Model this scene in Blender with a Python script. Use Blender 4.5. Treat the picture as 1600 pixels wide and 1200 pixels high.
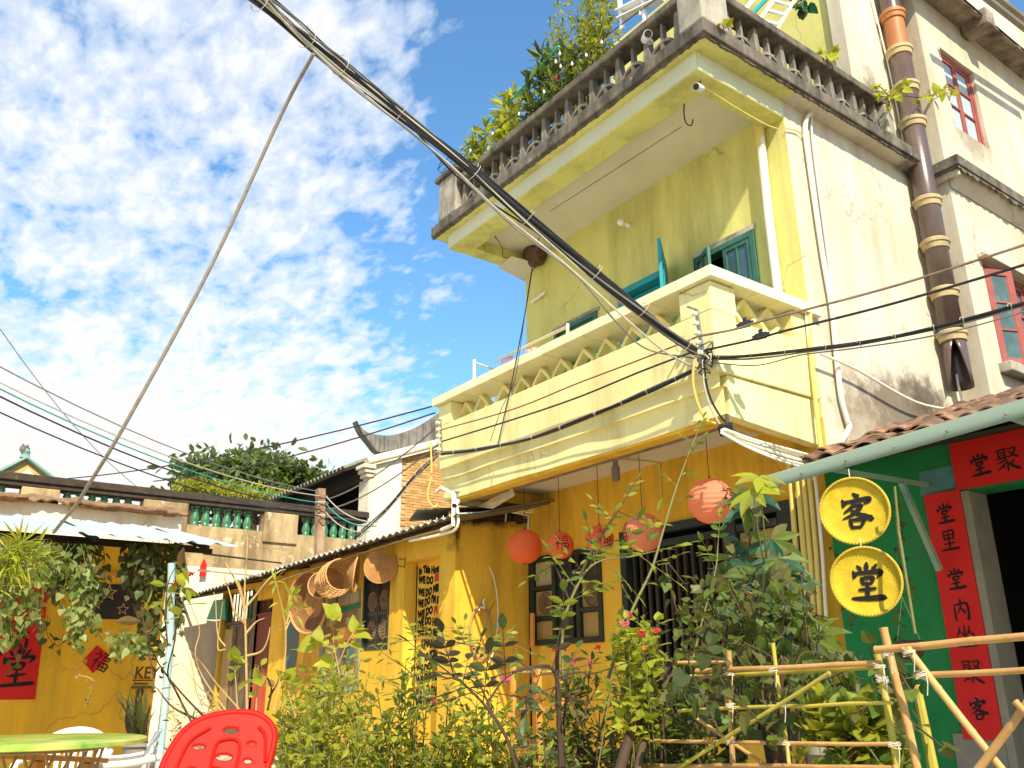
import bpy, math, random
import numpy as np
from mathutils import Vector, Matrix, noise as mnoise

random.seed(7); rng = np.random.default_rng(7)
SC = bpy.context.scene
for o in list(bpy.data.objects): bpy.data.objects.remove(o)
COL = SC.collection

# ---------------------------------------------------------------- camera
CH = 1.5                                     # eye height
F_PX, PITCH, ROLL = 1349.0, math.radians(18.8735), math.radians(-0.4887)
A_AX = math.radians(126.2804 - 180.0)        # heading of the facade's long axis
def _cam_rows():
    fw = np.array([0, math.cos(PITCH), math.sin(PITCH)]); up = np.array([0, -math.sin(PITCH), math.cos(PITCH)]); rt = np.array([1., 0, 0])
    c, s = math.cos(ROLL), math.sin(ROLL)
    return np.array([c*rt + s*up, -s*rt + c*up, -fw])
_X = np.array([math.cos(A_AX), math.sin(A_AX), 0]); _Yv = np.array([-math.sin(A_AX), math.cos(A_AX), 0])
_M = np.array([_X, _Yv, [0, 0, 1.]])
_R = _cam_rows()
_axes = _M @ _R.T                            # columns: camera right, up, back in house axes
cam = bpy.data.cameras.new('camera'); cam.sensor_width = 36; cam.lens = F_PX/1600*36
cam.clip_start = 0.05; cam.clip_end = 2000
camo = bpy.data.objects.new('camera', cam); COL.objects.link(camo)
mw = Matrix.Identity(4)
for i in range(3):
    for j in range(3): mw[i][j] = _axes[i][j]
mw[2][3] = CH
camo.matrix_world = mw; SC.camera = camo

# surveying helpers: where the line of sight of a photo point meets a wall of the place
def ray(x, y): return _axes @ np.array([x-800, 600-y, -F_PX])/F_PX
C0 = np.array([0, 0, CH])
def PY(x, y, Y): d = ray(x, y); return C0 + d*(Y/d[1])
def PX(x, y, X): d = ray(x, y); return C0 + d*(X/d[0])
def PZ(x, y, Z): d = ray(x, y); return C0 + d*((Z-CH)/d[2])
def PD(x, y, D): d = ray(x, y); return C0 + d/math.hypot(d[0], d[1])*D

# ---------------------------------------------------------------- light
SUN = Vector((1.0, -0.424, 1.0)).normalized()
EL = math.asin(SUN.z); AZ = math.atan2(SUN.x, SUN.y)
sl = bpy.data.lights.new('sun', 'SUN'); sl.energy = 4.5; sl.angle = math.radians(0.55); sl.color = (1.0, 0.90, 0.70)
so = bpy.data.objects.new('sun', sl); COL.objects.link(so)
so.rotation_euler = SUN.to_track_quat('Z', 'Y').to_euler(); so.location = (20, -10, 30)

W = bpy.data.worlds.new('World'); SC.world = W; W.use_nodes = True
nt = W.node_tree; nt.nodes.clear()
def N(t, typ, **kw):
    n = t.nodes.new(typ)
    for k, v in kw.items():
        if k.startswith('i_'):
            key = k[2:]; key = int(key) if key.isdigit() else key
            n.inputs[key].default_value = v
        else: setattr(n, k, v)
    return n
def ramp(t, fac, stops):
    r = t.nodes.new('ShaderNodeValToRGB'); t.links.new(fac, r.inputs[0])
    e = r.color_ramp.elements
    while len(e) < len(stops): e.new(0.5)
    for i, (p, c) in enumerate(stops):
        e[i].position = p; e[i].color = (c, c, c, 1) if not hasattr(c, '__len__') else (*c, 1)
    return r.outputs[0]
def mth(t, op, a, b=None, clamp=False):
    m = t.nodes.new('ShaderNodeMath'); m.operation = op; m.use_clamp = clamp
    for i, v in enumerate((a, b)):
        if v is None: continue
        if hasattr(v, 'is_output'): t.links.new(v, m.inputs[i])
        else: m.inputs[i].default_value = v
    return m.outputs[0]
def mixc(t, fac, a, b, mode='MIX'):
    m = t.nodes.new('ShaderNodeMix'); m.data_type = 'RGBA'; m.blend_type = mode
    for idx, v in ((0, fac), (6, a), (7, b)):
        if hasattr(v, 'is_output'): t.links.new(v, m.inputs[idx])
        elif hasattr(v, '__len__'): m.inputs[idx].default_value = (*v[:3], 1)
        else: m.inputs[idx].default_value = v
    return m.outputs[2]

SKY_STRENGTH = 0.115
sky = N(nt, 'ShaderNodeTexSky', sky_type='NISHITA', sun_disc=False, sun_elevation=EL, sun_rotation=AZ, air_density=1.0, dust_density=0.6, ozone_density=1.6)
tc = N(nt, 'ShaderNodeTexCoord'); sep = N(nt, 'ShaderNodeSeparateXYZ'); nt.links.new(tc.outputs['Generated'], sep.inputs[0])
zc = mth(nt, 'MAXIMUM', sep.outputs[2], 0.0)
zd = mth(nt, 'ADD', zc, 0.10)
px_ = mth(nt, 'DIVIDE', sep.outputs[0], zd); py_ = mth(nt, 'DIVIDE', sep.outputs[1], zd)
cmb = N(nt, 'ShaderNodeCombineXYZ'); nt.links.new(px_, cmb.inputs[0]); nt.links.new(py_, cmb.inputs[1])
# one flat cloud deck: small rippled cells inside broad banks
mp = N(nt, 'ShaderNodeMapping'); nt.links.new(cmb.outputs[0], mp.inputs[0]); mp.inputs['Rotation'].default_value = (0, 0, math.radians(25)); mp.inputs['Scale'].default_value = (1.0, 1.55, 1)
n1 = N(nt, 'ShaderNodeTexNoise', i_Scale=5.5, i_Detail=7.0, i_Roughness=0.57, i_Distortion=0.25); nt.links.new(mp.outputs[0], n1.inputs['Vector'])
n2 = N(nt, 'ShaderNodeTexNoise', i_Scale=15.0, i_Detail=4.0, i_Roughness=0.55, i_Distortion=0.3); nt.links.new(mp.outputs[0], n2.inputs['Vector'])
n3 = N(nt, 'ShaderNodeTexNoise', i_Scale=0.85, i_Detail=3.0, i_Roughness=0.5); nt.links.new(cmb.outputs[0], n3.inputs['Vector'])
# the bank lies on the courtyard side (away from the house) and thins out over it
az = mth(nt, 'ARCTAN2', sep.outputs[1], mth(nt, 'MULTIPLY', sep.outputs[0], -1.0))      # 0 along the facade, grows over the house
bank = ramp(nt, mth(nt, 'ADD', mth(nt, 'MULTIPLY', az, 0.5), 0.5), [(0.0, 0.55), (0.55, 0.69), (0.69, 0.68), (0.765, 0.36), (0.83, 0.10), (0.95, 0.25)])
low = ramp(nt, zc, [(0.0, 1.0), (0.20, 0.86), (0.28, 0.38), (0.36, 0.0)])
dens = mth(nt, 'ADD', mth(nt, 'MULTIPLY', n1.outputs[0], 1.0), mth(nt, 'MULTIPLY', mth(nt, 'SUBTRACT', n2.outputs[0], 0.5), 0.75))
dens = mth(nt, 'ADD', dens, mth(nt, 'MULTIPLY', mth(nt, 'SUBTRACT', n3.outputs[0], 0.5), 0.55))
dens = mth(nt, 'ADD', dens, mth(nt, 'SUBTRACT', bank, 0.58))
dens = mth(nt, 'ADD', dens, mth(nt, 'MULTIPLY', low, 0.55))
cov = ramp(nt, dens, [(0.38, 0.0), (0.54, 0.50), (0.80, 0.95)])
shade = ramp(nt, dens, [(0.45, (4.7, 5.2, 5.9)), (0.75, (5.5, 5.6, 5.8)), (1.1, (5.3, 5.0, 4.8))])
skyc = mixc(nt, 1.0, sky.outputs[0], (0.86, 1.30, 1.48), 'MULTIPLY')
shade = mixc(nt, ramp(nt, zc, [(0.05, 1.0), (0.36, 0.0)]), shade, (5.7, 5.35, 4.95))
skym = mixc(nt, cov, skyc, shade)
bg = N(nt, 'ShaderNodeBackground', i_Strength=SKY_STRENGTH); nt.links.new(skym, bg.inputs[0])
wo = N(nt, 'ShaderNodeOutputWorld'); nt.links.new(bg.outputs[0], wo.inputs[0])

vs = SC.view_settings; vs.view_transform = 'Standard'; vs.look = 'None'; vs.gamma = 1.0; vs.use_curve_mapping = False
vs.exposure = 0.74
SC.cycles.max_bounces = 6; SC.cycles.diffuse_bounces = 4; SC.cycles.transparent_max_bounces = 12; SC.cycles.use_denoising = True

# ---------------------------------------------------------------- materials
MATS = {}
def _new(name):
    m = bpy.data.materials.new(name); m.use_nodes = True; m.node_tree.nodes.clear(); MATS[name] = m
    return m, m.node_tree
def surf(name, col, col2=None, scale=2.0, rough=0.8, stain=None, stain_amt=0.5, stain_lo=0.55, stain_scale=(2.2, 2.2, 0.35), bump=0.25, bump_scale=60., spots=(), metal=0.0, spec=0.3, speck=None, trans=None, coat=0.0, isl=0.0, crack=0.0):
    m, t = _new(name)
    co = N(t, 'ShaderNodeTexCoord').outputs['Object']
    c = col
    if col2 is not None:
        n = N(t, 'ShaderNodeTexNoise', i_Scale=scale, i_Detail=6.0, i_Roughness=0.62); t.links.new(co, n.inputs['Vector'])
        c = mixc(t, ramp(t, n.outputs[0], [(0.33, 0.), (0.67, 1.)]), col, col2)
    if stain is not None:
        mpn = N(t, 'ShaderNodeMapping'); t.links.new(co, mpn.inputs[0]); mpn.inputs['Scale'].default_value = stain_scale
        n = N(t, 'ShaderNodeTexNoise', i_Scale=1.0, i_Detail=8.0, i_Roughness=0.68); t.links.new(mpn.outputs[0], n.inputs['Vector'])
        f = mth(t, 'MULTIPLY', ramp(t, n.outputs[0], [(stain_lo-0.07, 0.), (stain_lo+0.14, 1.)]), stain_amt)
        c = mixc(t, f, c, stain)
    if speck is not None:
        n = N(t, 'ShaderNodeTexNoise', i_Scale=speck[1], i_Detail=3.0, i_Roughness=0.7); t.links.new(co, n.inputs['Vector'])
        c = mixc(t, mth(t, 'MULTIPLY', ramp(t, n.outputs[0], [(speck[2], 0.), (speck[2]+0.06, 1.)]), speck[3]), c, speck[0])
    for (ctr, rad, scol, amt) in spots:                 # a mould or damp patch with a place of its own
        mpn = N(t, 'ShaderNodeMapping'); t.links.new(co, mpn.inputs[0])
        mpn.vector_type = 'POINT'
        mpn.inputs['Location'].default_value = tuple(-a/b for a, b in zip(ctr, rad)); mpn.inputs['Scale'].default_value = tuple(1/b for b in rad)
        ln = N(t, 'ShaderNodeVectorMath', operation='LENGTH'); t.links.new(mpn.outputs[0], ln.inputs[0])
        n = N(t, 'ShaderNodeTexNoise', i_Scale=5.0, i_Detail=8.0, i_Roughness=0.7); t.links.new(co, n.inputs['Vector'])
        d = mth(t, 'SUBTRACT', 1.0, ln.outputs['Value'])
        d = mth(t, 'ADD', d, mth(t, 'MULTIPLY', mth(t, 'SUBTRACT', n.outputs[0], 0.5), 1.5))
        c = mixc(t, mth(t, 'MULTIPLY', ramp(t, d, [(0.15, 0.), (0.7, 1.)]), amt), c, scol)
    if crack:
        nd = N(t, 'ShaderNodeTexNoise', i_Scale=2.2, i_Detail=5.0); t.links.new(co, nd.inputs['Vector'])
        vm = N(t, 'ShaderNodeVectorMath', operation='SCALE'); t.links.new(nd.outputs['Color'], vm.inputs[0]); vm.inputs['Scale'].default_value = .55
        va = N(t, 'ShaderNodeVectorMath', operation='ADD'); t.links.new(co, va.inputs[0]); t.links.new(vm.outputs[0], va.inputs[1])
        vo = N(t, 'ShaderNodeTexVoronoi', feature='DISTANCE_TO_EDGE', i_Scale=.55); t.links.new(va.outputs[0], vo.inputs['Vector'])
        nm = N(t, 'ShaderNodeTexNoise', i_Scale=.8, i_Detail=2.0); t.links.new(co, nm.inputs['Vector'])
        f = mth(t, 'MULTIPLY', ramp(t, vo.outputs['Distance'], [(0.002, 1.), (0.0065, 0.)]), ramp(t, nm.outputs[0], [(.5, 0.), (.6, 1.)]))
        c = mixc(t, mth(t, 'MULTIPLY', f, crack), c, (.10, .08, .05))
    if isl:
        oi = N(t, 'ShaderNodeObjectInfo'); ge = N(t, 'ShaderNodeNewGeometry')
        r = mth(t, 'FRACT', mth(t, 'ADD', oi.outputs['Random'], ge.outputs['Random Per Island']))
        hs = N(t, 'ShaderNodeHueSaturation'); t.links.new(mth(t, 'ADD', mth(t, 'MULTIPLY', r, isl), 1-isl*0.5), hs.inputs['Value'])
        if hasattr(c, 'is_output'): t.links.new(c, hs.inputs['Color'])
        else: hs.inputs['Color'].default_value = (*c[:3], 1)
        c = hs.outputs[0]
    b = N(t, 'ShaderNodeBsdfPrincipled', i_Roughness=rough, i_Metallic=metal)
    b.inputs['Specular IOR Level'].default_value = spec
    if coat: b.inputs['Coat Weight'].default_value = coat
    if hasattr(c, 'is_output'): t.links.new(c, b.inputs['Base Color'])
    else: b.inputs['Base Color'].default_value = (*c[:3], 1)
    if bump:
        n = N(t, 'ShaderNodeTexNoise', i_Scale=bump_scale, i_Detail=5.0, i_Roughness=0.6); t.links.new(co, n.inputs['Vector'])
        n2 = N(t, 'ShaderNodeTexNoise', i_Scale=bump_scale*0.09, i_Detail=4.0); t.links.new(co, n2.inputs['Vector'])
        h = mth(t, 'ADD', mth(t, 'MULTIPLY', n.outputs[0], 0.35), n2.outputs[0])
        bp = N(t, 'ShaderNodeBump', i_Strength=bump, i_Distance=0.02); t.links.new(h, bp.inputs['Height']); t.links.new(bp.outputs[0], b.inputs['Normal'])
    out = N(t, 'ShaderNodeOutputMaterial')
    if trans:
        tr = N(t, 'ShaderNodeBsdfTranslucent'); 
        if hasattr(trans[0], '__len__'): tr.inputs[0].default_value = (*trans[0], 1)
        mx = N(t, 'ShaderNodeMixShader', i_0=trans[1]); t.links.new(b.outputs[0], mx.inputs[1]); t.links.new(tr.outputs[0], mx.inputs[2]); t.links.new(mx.outputs[0], out.inputs[0])
    else: t.links.new(b.outputs[0], out.inputs[0])
    return m
def leafmat(name, a, b, tr, trans_amt=0.42, rough=0.45):
    m, t = _new(name)
    oi = N(t, 'ShaderNodeObjectInfo'); ge = N(t, 'ShaderNodeNewGeometry')
    r = mth(t, 'FRACT', mth(t, 'ADD', mth(t, 'MULTIPLY', oi.outputs['Random'], 3.17), mth(t, 'MULTIPLY', ge.outputs['Random Per Island'], 1.0)))
    c = mixc(t, r, a, b)
    k = mixc(t, r, tr, tuple(x*0.6 for x in tr))
    bs = N(t, 'ShaderNodeBsdfPrincipled', i_Roughness=rough); bs.inputs['Specular IOR Level'].default_value = 0.35; t.links.new(c, bs.inputs['Base Color'])
    ts = N(t, 'ShaderNodeBsdfTranslucent'); t.links.new(k, ts.inputs[0])
    mx = N(t, 'ShaderNodeMixShader', i_0=trans_amt); t.links.new(bs.outputs[0], mx.inputs[1]); t.links.new(ts.outputs[0], mx.inputs[2])
    out = N(t, 'ShaderNodeOutputMaterial'); t.links.new(mx.outputs[0], out.inputs[0])
    return m
def glassmat(name, col, rough=0.08):
    m, t = _new(name)
    b = N(t, 'ShaderNodeBsdfPrincipled', i_Roughness=rough); b.inputs['Base Color'].default_value = (*col, 1); b.inputs['Specular IOR Level'].default_value = 0.8
    out = N(t, 'ShaderNodeOutputMaterial'); t.links.new(b.outputs[0], out.inputs[0]); return m
def clearmat(name, col, alpha=0.35, rough=0.15):
    m, t = _new(name)
    b = N(t, 'ShaderNodeBsdfPrincipled', i_Roughness=rough); b.inputs['Base Color'].default_value = (*col, 1)
    ts = N(t, 'ShaderNodeBsdfTransparent'); ts.inputs[0].default_value = (*[0.3+0.7*x for x in col], 1)
    tl = N(t, 'ShaderNodeBsdfTranslucent'); tl.inputs[0].default_value = (*col, 1)
    m1 = N(t, 'ShaderNodeMixShader', i_0=0.5); t.links.new(b.outputs[0], m1.inputs[1]); t.links.new(tl.outputs[0], m1.inputs[2])
    mx = N(t, 'ShaderNodeMixShader', i_0=alpha); t.links.new(m1.outputs[0], mx.inputs[1]); t.links.new(ts.outputs[0], mx.inputs[2])
    out = N(t, 'ShaderNodeOutputMaterial'); t.links.new(mx.outputs[0], out.inputs[0]); return m

# house paints
surf('lime_plaster', crack=.42, col=(.71, .665, .225), col2=(.62, .58, .18), scale=1.3, rough=0.85, stain=(.33, .31, .09), stain_amt=.6, stain_lo=.54, bump=.3, speck=((.25, .22, .08), 9., .73, .6))
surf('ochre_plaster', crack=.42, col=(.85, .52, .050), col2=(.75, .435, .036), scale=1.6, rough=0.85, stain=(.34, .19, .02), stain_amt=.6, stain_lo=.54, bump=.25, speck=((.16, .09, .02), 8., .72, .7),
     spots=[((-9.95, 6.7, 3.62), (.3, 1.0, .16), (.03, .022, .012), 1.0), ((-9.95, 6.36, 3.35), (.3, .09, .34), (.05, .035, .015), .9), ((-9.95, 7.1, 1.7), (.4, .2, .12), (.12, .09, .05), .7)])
surf('cream_balcony', crack=.42, col=(.88, .79, .37), col2=(.80, .71, .31), scale=1.5, rough=0.8, stain=(.48, .40, .15), stain_amt=.6, stain_lo=.55, bump=.35, bump_scale=45., speck=((.30, .25, .12), 10., .74, .5))
surf('soffit_white', (.68, .63, .49), (.62, .57, .44), 1.1, 0.9, stain=(.5, .42, .25), stain_amt=.3, bump=.1)
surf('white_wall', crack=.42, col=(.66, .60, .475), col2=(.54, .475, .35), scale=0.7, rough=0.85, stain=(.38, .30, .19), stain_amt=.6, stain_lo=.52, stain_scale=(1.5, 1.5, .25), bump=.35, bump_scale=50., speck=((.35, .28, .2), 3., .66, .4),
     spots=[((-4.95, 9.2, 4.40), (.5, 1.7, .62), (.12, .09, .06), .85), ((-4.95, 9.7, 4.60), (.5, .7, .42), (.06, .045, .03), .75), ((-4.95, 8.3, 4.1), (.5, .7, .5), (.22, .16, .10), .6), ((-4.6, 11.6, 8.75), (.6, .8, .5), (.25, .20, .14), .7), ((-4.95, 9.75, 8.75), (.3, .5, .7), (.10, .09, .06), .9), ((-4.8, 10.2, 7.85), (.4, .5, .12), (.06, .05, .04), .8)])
surf('old_concrete', (.21, .18, .135), (.12, .10, .078), 4.0, 0.95, stain=(.045, .038, .03), stain_amt=.85, stain_lo=.5, stain_scale=(5, 5, 2.2), bump=.6, bump_scale=40., speck=((.42, .38, .30), 7., .66, .6))
surf('light_concrete', (.46, .42, .34), (.30, .27, .21), 3.0, 0.95, stain=(.10, .085, .065), stain_amt=.8, stain_lo=.52, stain_scale=(4, 4, 1.2), bump=.5, bump_scale=40.)
surf('teal_paint', (.016, .30, .34), (.02, .24, .27), 3., 0.5, bump=.08)
surf('green_frame', (.05, .17, .12), (.03, .11, .085), 4., 0.55, bump=.12, stain=(.02, .04, .03), stain_amt=.5)
surf('dark_frame', (.028, .042, .032), (.02, .026, .02), 4., 0.5, bump=.12)
surf('red_frame', (.35, .095, .078), (.27, .07, .055), 5., 0.6, bump=.15, stain=(.6, .4, .35), stain_amt=.4, stain_lo=.62)
glassmat('window_glass', (.05, .10, .12)); glassmat('blue_glass', (.42, .52, .52), .3); glassmat('dusk_glass', (.012, .013, .012), .2)
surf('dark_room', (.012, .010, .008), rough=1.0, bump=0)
surf('brown_pipe', (.125, .085, .068), (.09, .06, .05), 3., 0.28, spec=.6, bump=.1, stain=(.22, .17, .12), stain_amt=.4, stain_lo=.62)
surf('rust_pipe', (.48, .19, .06), (.36, .14, .05), 3., 0.5, bump=.2)
surf('pipe_collar', (.55, .42, .20), (.42, .33, .18), 6., 0.8, bump=.4, stain=(.16, .13, .08), stain_amt=.6)
surf('white_pvc', (.84, .80, .66), (.78, .72, .55), 3., 0.4, bump=.05, stain=(.45, .38, .22), stain_amt=.35, stain_lo=.6)
surf('yellow_pvc', (.74, .62, .18), (.66, .52, .14), 4., 0.4, bump=.05)
surf('black_cable', (.014, .014, .016), (.028, .028, .03), 9., 0.45, bump=0)
surf('grey_cable', (.24, .225, .20), (.16, .15, .13), 9., 0.6, bump=0)
surf('pale_cable', (.58, .53, .42), (.42, .38, .30), 9., 0.6, bump=0)
surf('red_cable', (.26, .07, .045), rough=.5, bump=0); surf('yellow_cable', (.72, .50, .12), rough=.5, bump=0); surf('teal_cable', (.02, .34, .30), rough=.5, bump=0)
surf('porcelain', (.80, .77, .70), rough=.25, bump=0); surf('steel', (.42, .41, .38), (.3, .29, .27), 6., 0.4, metal=.7, bump=.1)
surf('rusty_steel', (.20, .11, .06), (.30, .24, .18), 9., 0.75, metal=.3, bump=.3)
surf('green_wall', (.010, .22, .055), (.008, .16, .04), 2., 0.75, stain=(.05, .16, .09), stain_amt=.6, stain_lo=.56, bump=.2, speck=((.10, .24, .14), 6., .68, .5))
surf('slate_blue', (.10, .25, .26), (.075, .19, .20), 5., 0.8, bump=.1)
surf('red_paper', (.62, .012, .010), (.54, .010, .008), 3., 0.65, bump=.06)
surf('ink', (.008, .007, .007), rough=.7, bump=0); surf('red_ink', (.62, .05, .03), rough=.7, bump=0); surf('brown_ink', (.14, .05, .02), rough=.8, bump=0)
surf('stone_grey', (.27, .24, .19), (.20, .18, .14), 4., 0.9, bump=.3)
surf('roof_tile', (.27, .145, .085), (.20, .115, .075), 5., 0.85, bump=.35, stain=(.08, .05, .035), stain_amt=.7, stain_lo=.5, stain_scale=(6, 6, 6), isl=.7)
surf('grey_tile', (.24, .25, .17), (.16, .17, .12), 5., 0.9, bump=.35, stain=(.07, .07, .05), stain_amt=.6, isl=.5)
surf('roof_timber', (.050, .032, .020), (.03, .02, .013), 5., 0.9, bump=.3)
clearmat('teal_sheet', (.42, .52, .42), .12, .4)
surf('blue_sheet', (.44, .53, .51), (.36, .45, .44), 4., 0.55, bump=.1, stain=(.40, .40, .34), stain_amt=.4)
surf('tin_under', (.20, .14, .07), (.13, .09, .045), 5., 0.7, bump=.2)
surf('brick_old', (.62, .36, .13), (.52, .28, .10), 7., 0.9, bump=.4, isl=.5); surf('mortar', (.50, .38, .22), (.42, .30, .17), 8., 0.95, bump=.4)
surf('ridge_plaster', (.27, .24, .21), (.18, .16, .14), 5., 0.95, bump=.3, stain=(.06, .055, .05), stain_amt=.8, stain_lo=.5, stain_scale=(9, 9, .8))
surf('limewash', crack=.42, col=(.84, .76, .60), col2=(.74, .64, .46), scale=1.2, rough=0.9, bump=.25, stain=(.52, .38, .2), stain_amt=.6, stain_lo=.56, stain_scale=(1.6, 1.6, .5))
surf('court_wall', crack=.42, col=(.58, .43, .23), col2=(.44, .31, .15), scale=1.3, rough=0.9, bump=.4, stain=(.20, .13, .065), stain_amt=.9, stain_lo=.46, stain_scale=(1.6, 1.6, .45), speck=((.74, .60, .36), 2.5, .60, .6))
surf('ledge_earth', (.30, .18, .09), (.20, .12, .06), 5., 0.95, bump=.8, bump_scale=25., stain=(.08, .05, .03), stain_amt=.6, speck=((.6, .48, .3), 5., .64, .6))
surf('glaze_green', (.05, .20, .09), (.035, .14, .06), 6., 0.25, spec=.6, bump=.1, stain=(.35, .33, .22), stain_amt=.5, stain_lo=.6)
surf('hut_paint', crack=.42, col=(.85, .48, .030), col2=(.76, .41, .024), scale=2., rough=0.85, bump=.25, stain=(.40, .24, .025), stain_amt=.5)
surf('black_board', (.022, .022, .024), (.03, .028, .025), 6., 0.7, bump=.1)
surf('straw', (.48, .24, .075), (.36, .16, .045), 8., 0.75, bump=.5, bump_scale=120.); surf('straw_light', (.62, .38, .16), (.50, .28, .10), 8., 0.75, bump=.5, bump_scale=120.)
surf('straw_dark', (.19, .08, .03), (.28, .12, .04), 8., 0.75, bump=.5, bump_scale=120.)
surf('basket_yellow', (.60, .44, .020), (.48, .34, .014), 14., 0.7, bump=.5, bump_scale=130.)
surf('lantern_paper', (.88, .225, .065), (.85, .19, .05), 4., 0.6, bump=.08, trans=((.98, .28, .07), .45)); surf('lantern_pale', (.90, .36, .20), (.87, .29, .15), 4., 0.6, bump=.08, trans=((.98, .42, .20), .45))
surf('bamboo', (.56, .32, .11), (.45, .24, .075), 9., 0.5, bump=.2, stain=(.30, .16, .05), stain_amt=.5, isl=.35); surf('bamboo_green', (.46, .38, .055), (.36, .30, .045), 7., 0.45, bump=.15, isl=.3); surf('dark_stick', (.06, .035, .02), (.09, .05, .03), 9., 0.8, bump=.3)
surf('twine', (.60, .54, .40), rough=.8, bump=0)
surf('red_plastic', (.47, .010, .004), (.42, .009, .004), 3., 0.5, spec=.14, bump=.04); surf('white_plastic', (.80, .78, .72), (.74, .71, .64), 3., 0.35, spec=.5, bump=.03)
surf('cane', (.42, .25, .10), (.32, .18, .07), 8., 0.55, bump=.2); surf('orange_board', (.70, .32, .07), (.62, .26, .05), 4., 0.6, bump=.1)
surf('clay', (.40, .17, .075), (.30, .13, .06), 5., 0.85, bump=.3); surf('grey_pot', (.30, .27, .21), (.22, .2, .16), 5., 0.85, bump=.3)
surf('pink_cloth', (.78, .40, .34), rough=.9, bump=.2); surf('lilac_cloth', (.60, .50, .72), rough=.9, bump=.2); surf('green_plastic', (.02, .36, .05), rough=.35, bump=.05); surf('black_cloth', (.02, .02, .022), rough=.9, bump=.2); surf('coral_cloth', (.72, .22, .13), rough=.9, bump=.2)
surf('oxblood', (.20, .032, .018), (.15, .025, .016), 4., 0.6, bump=.15); surf('oxblood_sunlit', (.52, .075, .035), (.44, .06, .03), 4., 0.6, bump=.15)
surf('old_wood', (.20, .14, .08), (.13, .09, .055), 6., 0.85, bump=.4, stain=(.05, .035, .02), stain_amt=.6, stain_scale=(9, 9, .7)); surf('pale_wood', (.52, .36, .16), (.42, .27, .11), 6., 0.8, bump=.3)
surf('paper', (.50, .42, .25), (.42, .34, .18), 5., 0.8, bump=.1); surf('blue_paint', (.06, .16, .22), (.16, .14, .06), 3., 0.8, bump=.15); surf('green_board', (.02, .20, .10), rough=.6, bump=.1); surf('cork', (.34, .18, .06), (.28, .14, .045), 9., .85, bump=.3); surf('photo_dark', (.06, .05, .045), (.20, .17, .14), 9., .4, bump=0); surf('turquoise_paint', (.14, .30, .27), (.28, .34, .20), 5., .8, bump=.1)
surf('door_panel', (.045, .035, .022), (.03, .024, .016), 5., .6, bump=.2); surf('carved_wood', (.24, .15, .07), (.14, .085, .04), 16., .8, bump=.9, bump_scale=90.); surf('shade_board', (.44, .29, .085), (.36, .23, .07), 3., .8, bump=.1)
surf('blue_pole', (.30, .46, .50), (.42, .50, .46), 4., 0.5, bump=.1); surf('aqua_pole', (.02, .52, .42), rough=.4, bump=0)
surf('bark', (.10, .065, .035), (.06, .04, .022), 9., 0.9, bump=.5, bump_scale=80.); surf('green_stem', (.16, .16, .04), (.11, .11, .03), 9., 0.6, bump=.1); surf('pale_twig', (.50, .34, .13), (.40, .26, .10), 9., 0.8, bump=.3); surf('dark_stem', (.045, .03, .018), (.07, .04, .025), 9., .8, bump=.3)
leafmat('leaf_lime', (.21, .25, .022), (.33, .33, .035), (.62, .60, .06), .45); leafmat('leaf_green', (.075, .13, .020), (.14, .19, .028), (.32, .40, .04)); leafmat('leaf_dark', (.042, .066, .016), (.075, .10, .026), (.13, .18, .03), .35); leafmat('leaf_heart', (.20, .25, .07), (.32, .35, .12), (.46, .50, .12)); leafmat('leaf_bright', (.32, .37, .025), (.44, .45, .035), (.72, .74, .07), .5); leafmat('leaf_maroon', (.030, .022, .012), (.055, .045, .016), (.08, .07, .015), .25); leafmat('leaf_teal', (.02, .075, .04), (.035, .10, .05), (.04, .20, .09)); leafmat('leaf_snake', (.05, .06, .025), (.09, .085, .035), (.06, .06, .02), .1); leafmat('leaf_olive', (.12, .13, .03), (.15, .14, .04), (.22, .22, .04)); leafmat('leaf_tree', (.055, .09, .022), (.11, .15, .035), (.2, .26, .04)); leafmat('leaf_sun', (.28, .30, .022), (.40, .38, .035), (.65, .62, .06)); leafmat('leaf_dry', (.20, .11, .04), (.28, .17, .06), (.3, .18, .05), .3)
leafmat('petal_red', (.62, .02, .03), (.70, .05, .06), (.8, .05, .06)); leafmat('petal_pink', (.72, .08, .16), (.74, .16, .22), (.8, .15, .25)); leafmat('petal_orange', (.75, .30, .05), (.78, .40, .10), (.8, .35, .08))
surf('paving', (.58, .52, .42), (.48, .43, .34), 3., 0.9, bump=.4, stain=(.2, .15, .1), stain_amt=.5, stain_scale=(1, 1, 1)); surf('earth', (.40, .34, .25), (.30, .25, .18), 2., 0.95, bump=.6)
surf('bulb_glass', (.85, .84, .78), rough=.1, bump=0, spec=.8); surf('cctv_white', (.74, .73, .70), rough=.4, bump=0); surf('cctv_black', (.02, .02, .022), rough=.25, bump=0)
surf('ladder_white', (.80, .79, .76), rough=.45, bump=0); surf('nest_mud', (.15, .075, .035), (.08, .04, .02), 12., .95, bump=.9, bump_scale=60.); surf('grimy_eave', (.36, .29, .22), (.22, .17, .13), 3., .95, bump=.6, stain=(.06, .045, .04), stain_amt=.8, stain_lo=.5, stain_scale=(3, 3, 1.5))
surf('yellow_pool', (.72, .55, .03), rough=.4, bump=0); surf('green_tarp', (.01, .36, .22), (.008, .28, .17), 3., .5, bump=.1)
def mat(n): return MATS[n]
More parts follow.
